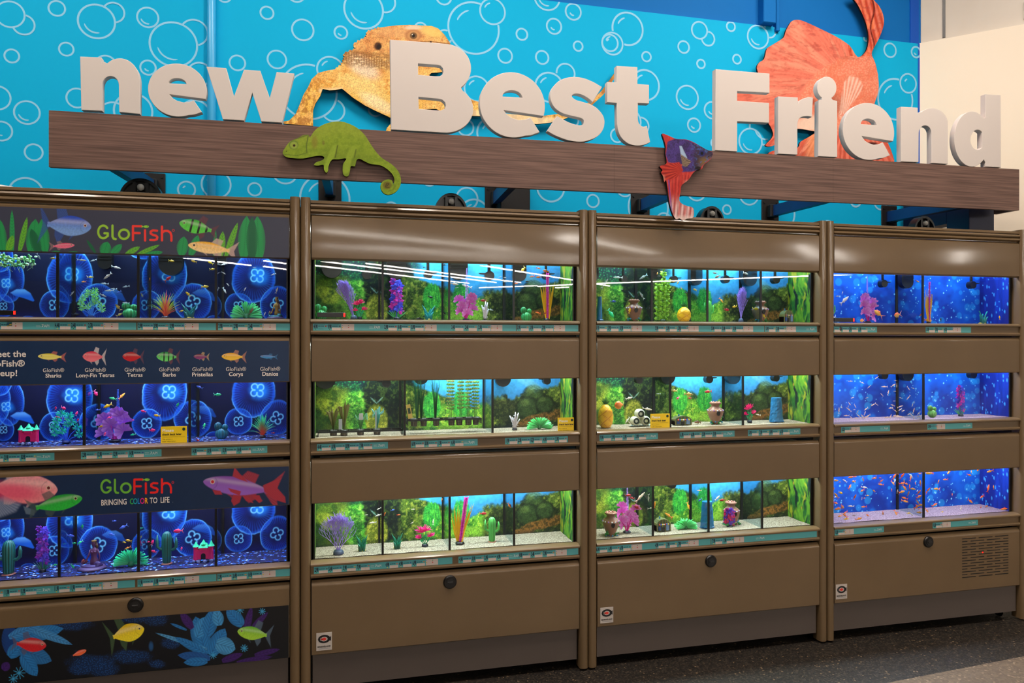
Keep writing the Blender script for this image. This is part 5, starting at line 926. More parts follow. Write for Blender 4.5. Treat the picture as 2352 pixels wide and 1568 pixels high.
def vase(u, vb, hpx, wpx, Y, label, tilt=0., moss=True, hole=True):
    t = at(u, vb, Y, label, 'clay_vase', 'aquarium ornament'); k = ppm(u, Y); h = hpx*k; w_ = wpx/2*k; c = (150, 104, 84)
    m = MB(); m.lathe([(w_*.45, 0), (w_*.55, h*.12), (w_*.85, h*.38), (w_*.98, h*.56), (w_*.86, h*.68), (w_*.5, h*.78), (w_*.46, h*.86), (w_*.68, h*.93), (w_*.72, h*.97), (w_*.5, h), (w_*.42, h*.9), (w_*.4, h*.8)], 28, col=c, tilt=tilt); m.build('jar', M['decor'], t, smooth=True)
    m = MB()
    for q in range(14): a_ = 2*PI*q/14; m.ball((w_*.93*math.cos(a_)+tilt*h*.6, w_*.93*math.sin(a_), h*.62), w_*.085, (226, 226, 236) if q % 3 else (150, 90, 190), 8, 6)
    for q in range(8): a_ = 2*PI*q/8; m.ball((w_*.5*math.cos(a_)+tilt*h, w_*.5*math.sin(a_), h*.99), w_*.1, (190, 120, 110), 8, 6)
    m.build('bead_trim', M['decor'], t, smooth=True)
    if hole: m = MB(); a_ = [(w_*.22*math.cos(q)*(1+.15*math.sin(3*q))+tilt*h*.5-w_*.1, h*.5+w_*.28*math.sin(q)) for q in np.linspace(0, 2*PI, 14)[:-1]]; m.loft([[(x, -w_*.99, z) for x, z in a_], [(x, -w_*.7, z) for x, z in a_]], (16, 12, 14)); m.build('broken_opening', M['decor'], t)
    if moss:
        m = MB(); r_ = random.Random(int(u))
        for q in range(40): m.ball((r_.uniform(-.8, .8)*w_, -w_*.5*r_.random(), r_.uniform(0, .16)*h*(1 if q % 3 else 2)), (w_*.13, w_*.1, h*.035), r_.choice([(40, 150, 60), (30, 110, 50), (50, 140, 190)]), 6, 4)
        m.build('moss_and_pebbles', M['decor'], t)
    return t
def pillar(u, vb, hpx, wpx, Y, label):
    t = at(u, vb, Y, label, 'stone_pillar', 'aquarium ornament'); k = ppm(u, Y); h = hpx*k; w_ = wpx/2*k; c = (30, 110, 160); m = MB(); rings = []; r_ = random.Random(int(u))
    for i in range(14): f = i/13; rr = w_*(1-.28*f); rings.append([(rr*math.cos(a_)*r_.uniform(.94, 1.06), min(w_, .028)*(1-.2*f)*math.sin(a_)*r_.uniform(.94, 1.06), h*f) for a_ in [2*PI*q/16 for q in range(16)]])
    m.loft(rings, c); m.build('shaft', M['decor'], t); m = MB(); m.box(-w_*.8, w_*.8, -.028, .02, 0, h*.07, (24, 90, 140), .003); m.build('plinth', M['decor'], t); return t
def gourd(u, vb, hpx, wpx, Y, label):
    t = at(u, vb, Y, label, 'toy_pineapple', 'aquarium ornament'); k = ppm(u, Y); h = hpx*k; w_ = wpx/2*k; hb = h*.74; m = MB(); rings = []; cs = []
    for i in range(21):
        f = i/20; a_ = PI*(.12+.86*f); rr = w_*math.sin(a_)**.55; ring = []
        for q in range(32): ring.append((rr*math.cos(2*PI*q/32)*(1+.035*math.sin(q*1.57+i*1.57)), min(rr, .03)*math.sin(2*PI*q/32), hb*f)); cs.append((250, 190, 30) if (q+i) % 8 not in (0,) and (q-i) % 8 != 0 else (214, 130, 20))
        rings.append(ring)
    m.loft(rings, (250, 190, 30)); m.Col = [lin(c) for c in cs]; m.build('fruit', M['decor'], t, smooth=True); m = MB()
    for i in range(11): a_ = -1+2*i/10; leafpl(m, (0, 0, hb*.95), (a_*w_*.55, .006*math.sin(i*3), hb+(h-hb)*(1.05-.5*abs(a_))), .005, ((30, 90, 40), (60, 130, 60)), 5)
    m.build('leaf_crown', M['decor'], t); return t
def hut(u, vb, hpx, wpx, Y, label):
    t = at(u, vb, Y, label, 'barrel_hut', 'aquarium ornament'); k = ppm(u, Y); h = hpx*k; w_ = wpx/2*k; m = MB(); n = 10; pl = [(-w_*.95, 0)]+[(w_*.95*math.cos(q), h*.45+h*.5*math.sin(q)) for q in np.linspace(PI, 0, n)]+[(w_*.95, 0)]
    m.loft([[(x, -.020, z) for x, z in pl], [(x, .02, z) for x, z in pl]], (96, 104, 70))
    for q in range(6): x = -w_*.9+q*w_*.36; z = h*.45+h*.5*math.sqrt(max(0, 1-(x/w_/.97)**2)); m.box(x-w_*.05, x+w_*.05, -.023, .02, 0, z, (120, 116, 66))
    m.tube([(-w_*.3, 0, h*.9), (-w_*.3, 0, h*1.1)], w_*.09, 8, (40, 110, 150)); m.build('shell', M['decor'], t); m = MB()
    m.box(-w_*.25, w_*.08, -.0245, -.02, 0, h*.34, (12, 14, 20)); m.box(-w_*.75, -w_*.4, -.0245, -.02, h*.1, h*.4, (40, 70, 130)); m.box(w_*.3, w_*.7, -.0245, -.02, h*.08, h*.6, (110, 140, 180))
    for q in range(7): m.ball((-w_*.6+q*w_*.2, -.024, h*.55), w_*.09, ((210, 60, 50), (50, 90, 200), (220, 190, 60), (220, 220, 220))[q % 4], 8, 5)
    m.build('door_and_windows', M['decor'], t); return t
def barrels(u, vb, hpx, wpx, Y, label):
    t = at(u, vb, Y, label, 'barrel_stack', 'aquarium ornament'); k = ppm(u, Y); h = hpx*k; w_ = wpx/2*k
    for x, z, rx in ((-.05, .70, .40), (.48, .30, .40), (-.5, .30, .38)):
        m = MB(); r_ = w_*rx; cz = h*z; rings = []
        for y, q in ((-.026, .80), (-.022, .98), (-.008, 1.08), (.010, 1.), (.018, .7)): rings.append([(x*w_+r_*q*math.cos(a_), y, cz+r_*q*math.sin(a_)) for a_ in [2*PI*i/28 for i in range(28)]])
        m.loft(rings, (214, 212, 196), caps=False); m.disc_y(x*w_, cz, r_*.78, -.020, -.012, 24, (70, 84, 84))
        m.build('barrel', M['decor'], t, smooth=True); m = MB(); m.disc_y(x*w_-r_*.1, cz, r_*.34, -.027, -.02, 16, (190, 196, 190)); m.build('barrel_lid', M['decor'], t)
    m = MB()
    for q in range(16): m.ball((-w_+w_*.13*q, -.01, h*.03), (w_*.12, .008, h*.05), (130, 170, 190) if q % 2 else (200, 200, 190), 7, 4)
    m.build('pebble_base', M['decor'], t); return t
def coral(u, vb, hpx, wpx, Y, label, col=(216, 206, 214)):
    t = at(u, vb, Y, label, 'white_branch_coral', 'aquarium ornament'); k = ppm(u, Y); h = hpx*k; w_ = wpx/2*k; m = MB()
    for a_, hh in ((-.9, .8), (-.35, .7), (.15, 1.), (.7, .95), (.95, .6)): m.tube([(0, 0, 0), (a_*w_*.25, 0, hh*h*.4), (a_*w_*.6, -.002, hh*h*.7), (a_*w_, 0, hh*h)], [.0042, .0046, .0038, .0022], 7, col)
    for q in range(26): m.ball((rnd.uniform(-.6, .6)*w_, -.004, rnd.uniform(.1, .9)*h), .002, col, 6, 4)
    m.build('branches', M['decor'], t, smooth=True); m = MB(); m.lathe([(w_*.5, 0), (w_*.4, h*.08), (.001, h*.12)], 12, col=(60, 54, 60)); m.build('base', M['decor'], t); return t
def mermaid(u, vb, hpx, wpx, Y, label, col=(150, 104, 40), full=True):
    t = at(u, vb, Y, label, 'mermaid_figurine', 'aquarium ornament'); k = ppm(u, Y); h = hpx*k; w_ = wpx/2*k; tc = (30, 110, 120) if not full else (70, 50, 110)
    m = MB(); x0 = w_*.15; m.loft([[(x0+rx*w_*math.cos(a_)+dx*w_, ry*w_*math.sin(a_), z*h) for a_ in [2*PI*q/14 for q in range(14)]] for z, rx, ry, dx in ((.16, .34, .3, .02), (.28, .36, .3, .03), (.40, .24, .2, .0), (.50, .27, .22, .0), (.60, .33, .26, 0), (.67, .34, .22, 0), (.71, .2, .14, 0), (.74, .09, .09, 0), (.78, .085, .09, -.01), (.80, .14, .15, -.02), (.85, .185, .19, -.03), (.90, .19, .2, -.03), (.95, .15, .16, -.02), (.985, .07, .07, -.02))], col)
    for s_ in (-1, 1): m.ball((x0+s_*w_*.13, -w_*.22, h*.60), w_*.11, col, 8, 6)
    m.tube([(x0-w_*.3, 0, h*.66), (x0-w_*.42, -.003, h*.48), (x0-w_*.7, -.006, h*.26), (x0-w_*.78, -.007, h*.22)], [w_*.085, w_*.07, w_*.055, w_*.04], 8, col); m.tube([(x0+w_*.3, 0, h*.66), (x0+w_*.42, .002, h*.46), (x0+w_*.46, -.002, h*.2)], [w_*.085, w_*.07, w_*.05], 8, col)
    m.ball((x0-w_*.03, -w_*.2, h*.86), (w_*.03, w_*.03, h*.015), col, 6, 4); m.build('body', M['decor'], t, smooth=True)
    m = MB(); m.ball((x0, w_*.04, h*.91), (w_*.22, w_*.2, h*.085), (70, 46, 30), 12, 8); m.tube([(x0+w_*.1, w_*.12, h*.9), (x0+w_*.2, w_*.16, h*.75), (x0+w_*.16, w_*.2, h*.55)], [w_*.12, w_*.13, w_*.05], 8, (80, 54, 34)); m.lathe([(w_*.2, h*.955), (w_*.23, h*.99)], 12, (x0, 0, 0), (150, 120, 60)); m.build('hair', M['decor'], t, smooth=True)
    m = MB(); pts = [(x0+w_*.1, 0, h*.2), (x0+w_*.5, -.006, h*.12), (x0+w_*.2, -.016, h*.09), (x0-w_*.5, -.014, h*.10), (x0-w_*.95, -.006, h*.12), (x0-w_*1.0, 0, h*.2)]; m.tube(pts, [w_*.32, w_*.28, w_*.24, w_*.17, w_*.1, w_*.05], 10, tc)
    leafpl(m, (x0-w_*1.0, 0, h*.18), (x0-w_*.85, 0, h*.36), w_*.3, (tc, (200, 90, 60))); leafpl(m, (x0-w_*1.0, 0, h*.18), (x0-w_*.55, 0, h*.30), w_*.3, (tc, (200, 90, 60))); m.build('tail', M['decor'], t, smooth=True)
    m = MB(); m.lathe([(w_*1.1, 0), (w_*1.15, h*.04), (w_*.95, h*.09), (w_*.1, h*.1)], 20, col=(90, 70, 110), rib=.05, ribn=7); m.build('base', M['decor'], t, smooth=True); return t
def bush(u, vb, hpx, wpx, Y, label, c1=(60, 220, 170), c2=(60, 130, 250), seed=8, lw=.005, n=17, sub=11):
    t = at(u, vb, Y, label, 'plastic_bush_plant', 'aquarium plant'); k = ppm(u, Y); h = hpx*k; w_ = wpx/2*k; r_ = random.Random(seed); m = MB(); st = MB()
    for i in range(n):
        f = i/(n-1); z = h*(.25+.68*f); x = w_*(.85-.55*f)*math.sin(i*2.2+seed); y = r_.uniform(-.02, .015); st.tube([(0, 0, 0), (x*.4, y*.5, z*.6), (x, y, z)], [.0022, .0016, .001], 5, c2)
        for q in range(sub): a_ = 2*PI*q/sub+r_.random()*.4; leafpl(m, (x, y, z), (x+w_*.30*math.cos(a_), y-.004+.004*math.sin(q*2), z+w_*.26*math.sin(a_)+.004), lw, (c2 if q % 2 else c1, c1), 4)
    m.build('leaves', M['decor'], t); st.build('stems', M['decor'], t); rock_base(t, w_*.25, (40, 60, 130), h*.08); return t
def feather(u, vb, hpx, wpx, Y, label, col=(240, 20, 120), seed=9, tip=None):
    t = at(u, vb, Y, label, 'plastic_feather_plant', 'aquarium plant'); k = ppm(u, Y); h = hpx*k; w_ = wpx/2*k; r_ = random.Random(seed); m = MB()
    for cx, cz, rr in ((-.35, .68, .55), (.55, .45, .42), (.1, .75, .5), (-.55, .4, .35)):
        for q in range(26): a_ = math.radians(r_.uniform(10, 170)); L_ = rr*w_*r_.uniform(.8, 1.25); m.tube([(cx*w_*.8, 0, cz*h), (cx*w_+L_*math.cos(a_), r_.uniform(-.008, .008), cz*h+L_*math.sin(a_))], [.0022, .0007], 4, [col, tip or tuple(min(255, c*1.2+20) for c in col)])
        m.tube([(0, 0, 0), (cx*w_*.5, 0, cz*h*.6), (cx*w_*.8, 0, cz*h)], [.002, .0016, .0016], 5, (40, 170, 110))
        for q in range(7): leafpl(m, (cx*w_*.5, 0, cz*h*.5), (cx*w_*.5+r_.uniform(-.5, .5)*w_*.5, -.003, cz*h*.5+h*.2), .004, ((30, 150, 100), (40, 190, 120)), 4)
    m.build('fronds', M['decor'], t); rock_base(t, w_*.28, (26, 30, 50), h*.12); return t
def leafy(u, vb, hpx, wpx, Y, label, col=(170, 220, 60)):
    t = at(u, vb, Y, label, 'plastic_leaf_column_plant', 'aquarium plant'); k = ppm(u, Y); h = hpx*k; w_ = wpx/2*k; r_ = random.Random(3); m = MB()
    for j in range(3):
        x0 = (-.6, .0, .45)[j]*w_; H_ = h*(.72, 1., .8)[j]
        for i in range(24):
            z = H_*(.06+.92*i/23); a_ = i*2.2+j
            for q in range(2): b_ = a_+q*PI; xx = x0+j*.2*w_*z/h; leafpl(m, (xx, 0, z), (xx+w_*.5*math.cos(b_), .012*math.sin(b_), z+w_*.2*r_.uniform(.2, 1.4)), w_*.34, ((90, 150, 30), col), 5)
    m.build('leaves', M['decor'], t); rock_base(t, w_*.4, (40, 60, 30), h*.05); return t
TOPV = lambda k, u: None
def vfl(r, u, Y): p = P(u, 783, Y); return V0-(Z0[r]+.002-EYE)/ppm(u, Y)
Yd = .105
def hb(r, u, vtop, Y=Yd): b = vfl(r, u, Y); return b, b-vtop
def put(fn, r, u, vtop, wpx, label, Y=Yd, **kw): b, h = hb(r, u, vtop, Y); return fn(u, b, h, wpx, Y, label, **kw)
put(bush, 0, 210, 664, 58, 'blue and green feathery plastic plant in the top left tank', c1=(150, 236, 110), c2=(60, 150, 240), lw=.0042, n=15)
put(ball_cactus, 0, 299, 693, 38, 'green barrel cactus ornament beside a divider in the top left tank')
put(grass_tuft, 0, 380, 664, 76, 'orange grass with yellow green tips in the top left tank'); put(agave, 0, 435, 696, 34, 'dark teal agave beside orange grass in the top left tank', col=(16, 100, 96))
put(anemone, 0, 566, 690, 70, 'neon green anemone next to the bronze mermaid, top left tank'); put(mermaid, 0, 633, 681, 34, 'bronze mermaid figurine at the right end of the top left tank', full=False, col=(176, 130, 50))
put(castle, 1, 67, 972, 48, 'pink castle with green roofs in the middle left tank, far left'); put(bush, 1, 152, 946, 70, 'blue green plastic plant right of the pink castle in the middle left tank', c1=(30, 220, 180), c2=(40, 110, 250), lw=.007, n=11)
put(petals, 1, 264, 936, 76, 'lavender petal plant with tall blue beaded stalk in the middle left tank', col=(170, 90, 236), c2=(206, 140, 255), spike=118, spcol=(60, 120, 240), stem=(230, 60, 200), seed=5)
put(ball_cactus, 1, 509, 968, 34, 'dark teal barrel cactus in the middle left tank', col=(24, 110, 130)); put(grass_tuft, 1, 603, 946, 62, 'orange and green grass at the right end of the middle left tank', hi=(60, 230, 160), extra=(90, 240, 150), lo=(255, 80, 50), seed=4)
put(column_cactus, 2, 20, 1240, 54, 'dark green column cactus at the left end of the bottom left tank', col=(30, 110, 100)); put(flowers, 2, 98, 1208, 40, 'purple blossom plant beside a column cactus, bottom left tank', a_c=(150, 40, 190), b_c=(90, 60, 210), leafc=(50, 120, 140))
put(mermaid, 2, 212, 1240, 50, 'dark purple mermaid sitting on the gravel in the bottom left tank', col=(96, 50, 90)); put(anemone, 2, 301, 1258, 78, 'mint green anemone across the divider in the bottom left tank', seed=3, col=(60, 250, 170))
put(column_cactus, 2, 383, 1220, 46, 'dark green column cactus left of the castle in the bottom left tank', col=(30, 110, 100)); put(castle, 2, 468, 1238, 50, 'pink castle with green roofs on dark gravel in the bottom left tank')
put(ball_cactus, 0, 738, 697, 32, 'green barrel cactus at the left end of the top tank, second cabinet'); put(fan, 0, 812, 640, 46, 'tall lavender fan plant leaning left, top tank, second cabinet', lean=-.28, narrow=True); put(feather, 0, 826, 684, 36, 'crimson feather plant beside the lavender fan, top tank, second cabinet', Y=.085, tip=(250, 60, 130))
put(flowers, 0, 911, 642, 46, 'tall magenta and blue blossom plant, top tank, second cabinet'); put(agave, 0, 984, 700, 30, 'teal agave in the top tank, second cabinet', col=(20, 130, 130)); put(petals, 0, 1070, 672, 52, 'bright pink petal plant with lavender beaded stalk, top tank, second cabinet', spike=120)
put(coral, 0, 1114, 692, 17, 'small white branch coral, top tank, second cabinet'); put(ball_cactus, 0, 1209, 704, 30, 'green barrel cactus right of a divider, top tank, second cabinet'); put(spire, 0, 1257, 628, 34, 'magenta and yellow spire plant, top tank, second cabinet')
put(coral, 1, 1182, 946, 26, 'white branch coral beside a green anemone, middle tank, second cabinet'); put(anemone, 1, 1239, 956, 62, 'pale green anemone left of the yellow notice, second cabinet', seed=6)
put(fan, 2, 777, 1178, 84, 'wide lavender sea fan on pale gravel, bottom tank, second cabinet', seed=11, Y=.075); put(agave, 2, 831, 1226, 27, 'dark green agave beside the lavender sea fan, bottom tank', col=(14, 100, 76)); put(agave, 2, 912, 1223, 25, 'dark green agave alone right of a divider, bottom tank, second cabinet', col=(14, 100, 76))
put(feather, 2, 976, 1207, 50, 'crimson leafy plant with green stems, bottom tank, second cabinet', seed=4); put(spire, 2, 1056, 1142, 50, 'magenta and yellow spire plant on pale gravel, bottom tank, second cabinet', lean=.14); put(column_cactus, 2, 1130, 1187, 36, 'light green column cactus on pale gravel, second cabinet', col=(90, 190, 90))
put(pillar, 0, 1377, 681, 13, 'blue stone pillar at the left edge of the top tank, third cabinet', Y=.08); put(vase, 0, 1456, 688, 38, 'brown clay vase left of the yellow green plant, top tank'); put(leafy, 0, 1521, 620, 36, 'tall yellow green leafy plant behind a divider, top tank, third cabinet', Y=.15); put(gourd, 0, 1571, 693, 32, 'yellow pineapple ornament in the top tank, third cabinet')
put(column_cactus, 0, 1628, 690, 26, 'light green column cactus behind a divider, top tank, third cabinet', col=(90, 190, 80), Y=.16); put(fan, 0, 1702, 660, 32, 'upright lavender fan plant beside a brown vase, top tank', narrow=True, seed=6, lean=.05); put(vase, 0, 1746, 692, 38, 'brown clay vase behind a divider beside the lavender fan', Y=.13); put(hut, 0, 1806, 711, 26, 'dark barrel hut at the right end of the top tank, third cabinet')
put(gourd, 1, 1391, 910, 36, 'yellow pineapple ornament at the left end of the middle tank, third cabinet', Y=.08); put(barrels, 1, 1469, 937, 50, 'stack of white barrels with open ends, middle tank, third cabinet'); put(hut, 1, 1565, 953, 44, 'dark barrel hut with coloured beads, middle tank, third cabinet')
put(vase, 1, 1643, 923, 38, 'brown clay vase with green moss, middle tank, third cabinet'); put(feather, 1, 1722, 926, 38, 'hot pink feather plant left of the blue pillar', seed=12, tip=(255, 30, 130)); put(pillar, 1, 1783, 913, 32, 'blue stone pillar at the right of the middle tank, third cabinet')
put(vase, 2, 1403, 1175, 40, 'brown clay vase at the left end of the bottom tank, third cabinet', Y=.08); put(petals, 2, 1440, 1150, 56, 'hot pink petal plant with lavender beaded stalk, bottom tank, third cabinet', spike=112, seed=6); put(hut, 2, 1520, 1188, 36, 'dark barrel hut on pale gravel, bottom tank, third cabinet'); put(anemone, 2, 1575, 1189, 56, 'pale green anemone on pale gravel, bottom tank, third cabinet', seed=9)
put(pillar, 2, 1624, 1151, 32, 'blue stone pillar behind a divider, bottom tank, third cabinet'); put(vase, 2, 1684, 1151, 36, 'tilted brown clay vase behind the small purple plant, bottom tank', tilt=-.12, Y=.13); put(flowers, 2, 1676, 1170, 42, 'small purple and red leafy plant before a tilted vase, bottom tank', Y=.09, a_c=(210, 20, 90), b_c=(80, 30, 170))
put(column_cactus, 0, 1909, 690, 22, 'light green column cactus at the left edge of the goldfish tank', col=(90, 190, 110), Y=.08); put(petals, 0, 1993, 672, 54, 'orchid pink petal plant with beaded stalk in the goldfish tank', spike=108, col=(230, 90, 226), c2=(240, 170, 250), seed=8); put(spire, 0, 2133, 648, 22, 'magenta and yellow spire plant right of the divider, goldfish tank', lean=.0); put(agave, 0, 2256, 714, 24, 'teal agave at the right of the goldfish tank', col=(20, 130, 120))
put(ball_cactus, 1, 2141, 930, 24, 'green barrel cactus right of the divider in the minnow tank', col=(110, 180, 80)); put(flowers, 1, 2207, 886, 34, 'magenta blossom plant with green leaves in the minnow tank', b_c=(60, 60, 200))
# floating water plants, top left
p = P(20, 598, .09); m = MB(); r_ = random.Random(2)
for i in range(150):
    x = r_.uniform(-.10, .085); d_ = 1-abs(x-.01)/.13; z = r_.uniform(-.030*d_, .02); m.ball((x, r_.uniform(-.03, .04), z), (r_.uniform(.004, .008), .004, r_.uniform(.003, .006)), r_.choice([(110, 190, 90), (170, 220, 140), (70, 150, 80), (210, 240, 190)]), 8, 5)
    if i % 3 == 0: m.tube([(x, 0, z), (x+r_.uniform(-.01, .01), 0, z-.012), (x+r_.uniform(-.014, .014), 0, z-.024)], .0007, 4, (190, 230, 170))
o = m.build('floating_water_plant', M['decor'], loc=p, smooth=True); tag(o, 'clump of pale green floating water plants at the top left corner', 'aquarium plant')
# temperature displays
for (u0, u1, v0_, v1_), lb in (((-20, 38, 713, 723), 'black temperature display strip in the top left tank'), ((728, 794, 718, 728), 'black temperature display strip in the top tank of the second cabinet'), ((1915, 1962, 730, 739), 'black temperature display strip in the goldfish tank')):
    a_, b_ = P(u0, v1_, .022), P(u1, v0_, .022); t = thing('temperature_display', lb, 'display', tuple(a_)); m = MB(); w_, h_ = b_.x-a_.x, b_.z-a_.z; m.box(0, w_, -.004, .0028, 0, h_, b=.001); m.build('case', M['black'], t)
    m = MB(); m.box(w_-.009, w_-.002, -.0045, -.004, h_*.12, h_*.88); m.build('red_segment', M['red'], t)
# yellow notices stuck on the glass
for (u0, u1, v0_, v1_), lb in (((369.5, 429.5, 978, 1020), 'yellow check back later notice on the middle left tank'), ((1281, 1318, 958, 994), 'yellow check back later notice at the right end of the second cabinet'), ((1494, 1538, 949, 985.5), 'yellow check back later notice right of the white barrels')):
    Y = .0235; a_, b_ = P(u0, v1_, Y), P(u1, v0_, Y); w_ = b_.x-a_.x; h_ = b_.z-a_.z; m = MB(); m.box(0, w_, -.001, .001, 0, h_, (250, 214, 20)); wf = .125
    def tx(s_, x, z, hh, col, b=0., cxx=1.):
        V_, F_ = text_polys(s_, 1, b, cxx, 'LEFT'); kx = hh/.73; V2 = [(x+a*kx, -.0014, z+c*kx) for a, c in V_]
        if max(v[0] for v in V2) > w_-.001: V2 = [(min(v[0], w_-.0005), v[1], v[2]) for v in V2]
        m.add(V2, F_, col)
    tx('Please', w_*.05 if w_ > .08 else .005, h_*.70, h_*.17, (255, 246, 220), .03, 1.05); tx('check back later', .005, h_*.50, h_*.115, (24, 22, 16), .03, .98); m.box(.005, w_-.008, -.0014, -.001, h_*.40, h_*.408, (30, 26, 16))
    tx('This system is', .005, h_*.25, h_*.07, (120, 100, 20)); tx('under observation', .005, h_*.13, h_*.07, (120, 100, 20)); m.disc_y(w_*.88, h_*.83, h_*.085, -.0016, -.001, 20, (20, 50, 30))
    tag(m.build('yellow_notice', M['print'], loc=a_), lb, 'notice')
# trays of potted plants in the second cabinet
for (u0, u1, va, vb_), lb, pots, plants in (((728, 926, 990, 987), 'low black plastic tray holding potted plants, middle tank left compartment', (766, 790, 828, 866), (('b', 765, 930), ('b', 790, 912), ('s', 828, 950), ('o', 866, 930))), ((932, 1106, 967, 957), 'raised black plastic tray holding tall stem plants, middle tank centre compartment', (951, 973, 1002, 1037, 1055, 1076, 1093), (('t', 958, 872), ('t', 968, 880), ('t', 1000, 872), ('l', 1035, 878), ('l', 1058, 872), ('l', 1076, 872), ('l', 1092, 880)))):
    Y = .10; pa_, pb_ = P(u0+2, va, Y), P(u1-3, vb_, Y); z = (pa_.z+pb_.z)/2; t = thing('plant_tray', lb, 'tray', (pa_.x, Y, z)); m = MB(); L_ = pb_.x-pa_.x
    m.box(0, L_, -.034, -.030, -.003, .004); m.box(0, L_, .03, .034, -.003, .004)
    for q in range(9): m.box(L_*q/8-.002*(q > 0), L_*q/8+.002*(q < 8), -.03, .03, -.002, .002)
    m.box(0, .003, -.034, .034, -.02, .004); m.box(L_-.003, L_, -.034, .034, -.02, .004); m.build('rack', M['black'], t)
    for u in pots:
        x = P(u, va, Y-.004).x; m = MB(); r0 = .0145
        for q in range(12): a_ = 2*PI*q/12; m.tube([(r0*math.cos(a_), r0*math.sin(a_), .004), (r0*.8*math.cos(a_), r0*.8*math.sin(a_), -.028)], .0011, 4, (70, 64, 60))
        for zz, f in ((.004, 1.), (-.006, .94), (-.016, .87), (-.027, .8)): m.tube([(r0*f*math.cos(2*PI*q/16), r0*f*math.sin(2*PI*q/16), zz) for q in range(17)], .0010 if zz < 0 else .0022, 4, (64, 60, 58))
        m.lathe([(r0*.7, -.027), (r0*.85, .002), (.001, .004)], 12, col=(120, 104, 84)); o = m.build('basket_pot', M['decor'], loc=(x, Y-.004, z)); tag(o, f'black mesh basket pot in the {"low" if u0 < 900 else "raised"} tray, '+('first', 'second', 'third', 'fourth', 'fifth', 'sixth', 'seventh')[pots.index(u)]+' from the left', 'plant pot', 'mesh basket pots in the trays')
    for i, (kd, u, vt) in enumerate(plants):
        yy = Y-.004; x = P(u, va, yy).x; H_ = P(u, vt, yy).z-z; m = MB(); r_ = random.Random(int(u)); nm_ = ('left', 'second', 'third', 'fourth')
        for q in range({'b': 13, 's': 12, 'o': 10, 't': 34, 'l': 3}[kd]):
            a_ = r_.uniform(-1, 1); y = r_.uniform(-.012, .012)
            if kd == 'b': m.blade([(0, 0, 0), (a_*.010, y, H_*.35), (a_*.022, y, H_*.7), (a_*.034, y, H_*r_.uniform(.65, 1.)*(1-.25*abs(a_)))], [.002, .006, .009, .0008], [(60, 70, 30), (96, 96, 40), (120, 110, 60), (100, 90, 60)], (1, 0, 0))
            elif kd in 'so': m.blade([(0, 0, 0), (a_*.014, y, H_*.6), (a_*.028, y, H_*r_.uniform(.6, 1.)), (a_*.034, y, H_*r_.uniform(.4, .9))], [.002, .006, .008, .001], [(50, 110, 50), (90, 160, 90), (120, 190, 150), (140, 200, 170)] if kd == 's' else [(60, 130, 110), (90, 180, 170), (130, 200, 200), (120, 190, 190)], (1, 0, 0))
            elif kd == 't': m.tube([(a_*.004, y*.4, 0), (a_*.008, y, H_*.5), (a_*.020, y*1.4, H_*r_.uniform(.75, 1.05))], [.0009, .0008, .0004], 3, r_.choice([(30, 90, 50), (50, 120, 60), (24, 70, 50)]))
            else:
                xx = (q-1)*.008; m.tube([(xx*.5, 0, 0), (xx, y, H_)], .0009, 4, (110, 130, 60))
                for w in range(9):
                    zz = H_*(.25+.75*w/8)
                    for sd in range(5): b_ = sd*1.26+w; leafpl(m, (xx, y, zz), (xx+.011*math.cos(b_), y+.004*math.sin(b_), zz+.005*math.sin(b_)+.004), .006, ((80, 130, 50), r_.choice([(130, 170, 60), (170, 130, 60), (90, 160, 60)])), 4)
        o = m.build('live_plant', M['decor'], loc=(x, yy, z+.004)); kn = {'b': 'brown green broad leaved plant', 's': 'small green leafy plant', 'o': 'pale teal leafy plant', 't': 'fine dark grass plant', 'l': 'tall round leaved stem plant'}[kd]
        tag(o, f'{kn} in the {"low" if u0 < 900 else "raised"} tray, {("first","second","third","fourth","fifth","sixth","seventh")[i]} plant from the left', 'water plant')
for u0, u1, v0_, v1_, c, lb, rt in ((938, 948, 928, 961, (226, 190, 90), 'yellow plant tag leaning in the raised tray', .18), (825, 834, 949, 964, (220, 220, 220), 'white plant tag standing in the low tray', 0), (778, 786, 962, 986, (200, 205, 215), 'white folded plant tag behind the low tray pots', 0), (862, 865, 945, 985, (200, 210, 215), 'thin white plant stake in the low tray', 0)):
    p = P((u0+u1)/2, v1_, .085); k = ppm(u0, .085); m = MB(); m.box(-(u1-u0)*k/2, (u1-u0)*k/2, -.0006, .0006, 0, (v1_-v0_)*k, c); 
    if c[2] == 90: m.box(-(u1-u0)*k*.3, (u1-u0)*k*.3, -.0009, -.0006, (v1_-v0_)*k*.35, (v1_-v0_)*k*.75, (50, 70, 40))
    o = m.build('plant_tag', M['print'], loc=p); o.rotation_euler = (0, -rt, 0); tag(o, lb, 'plant tag')

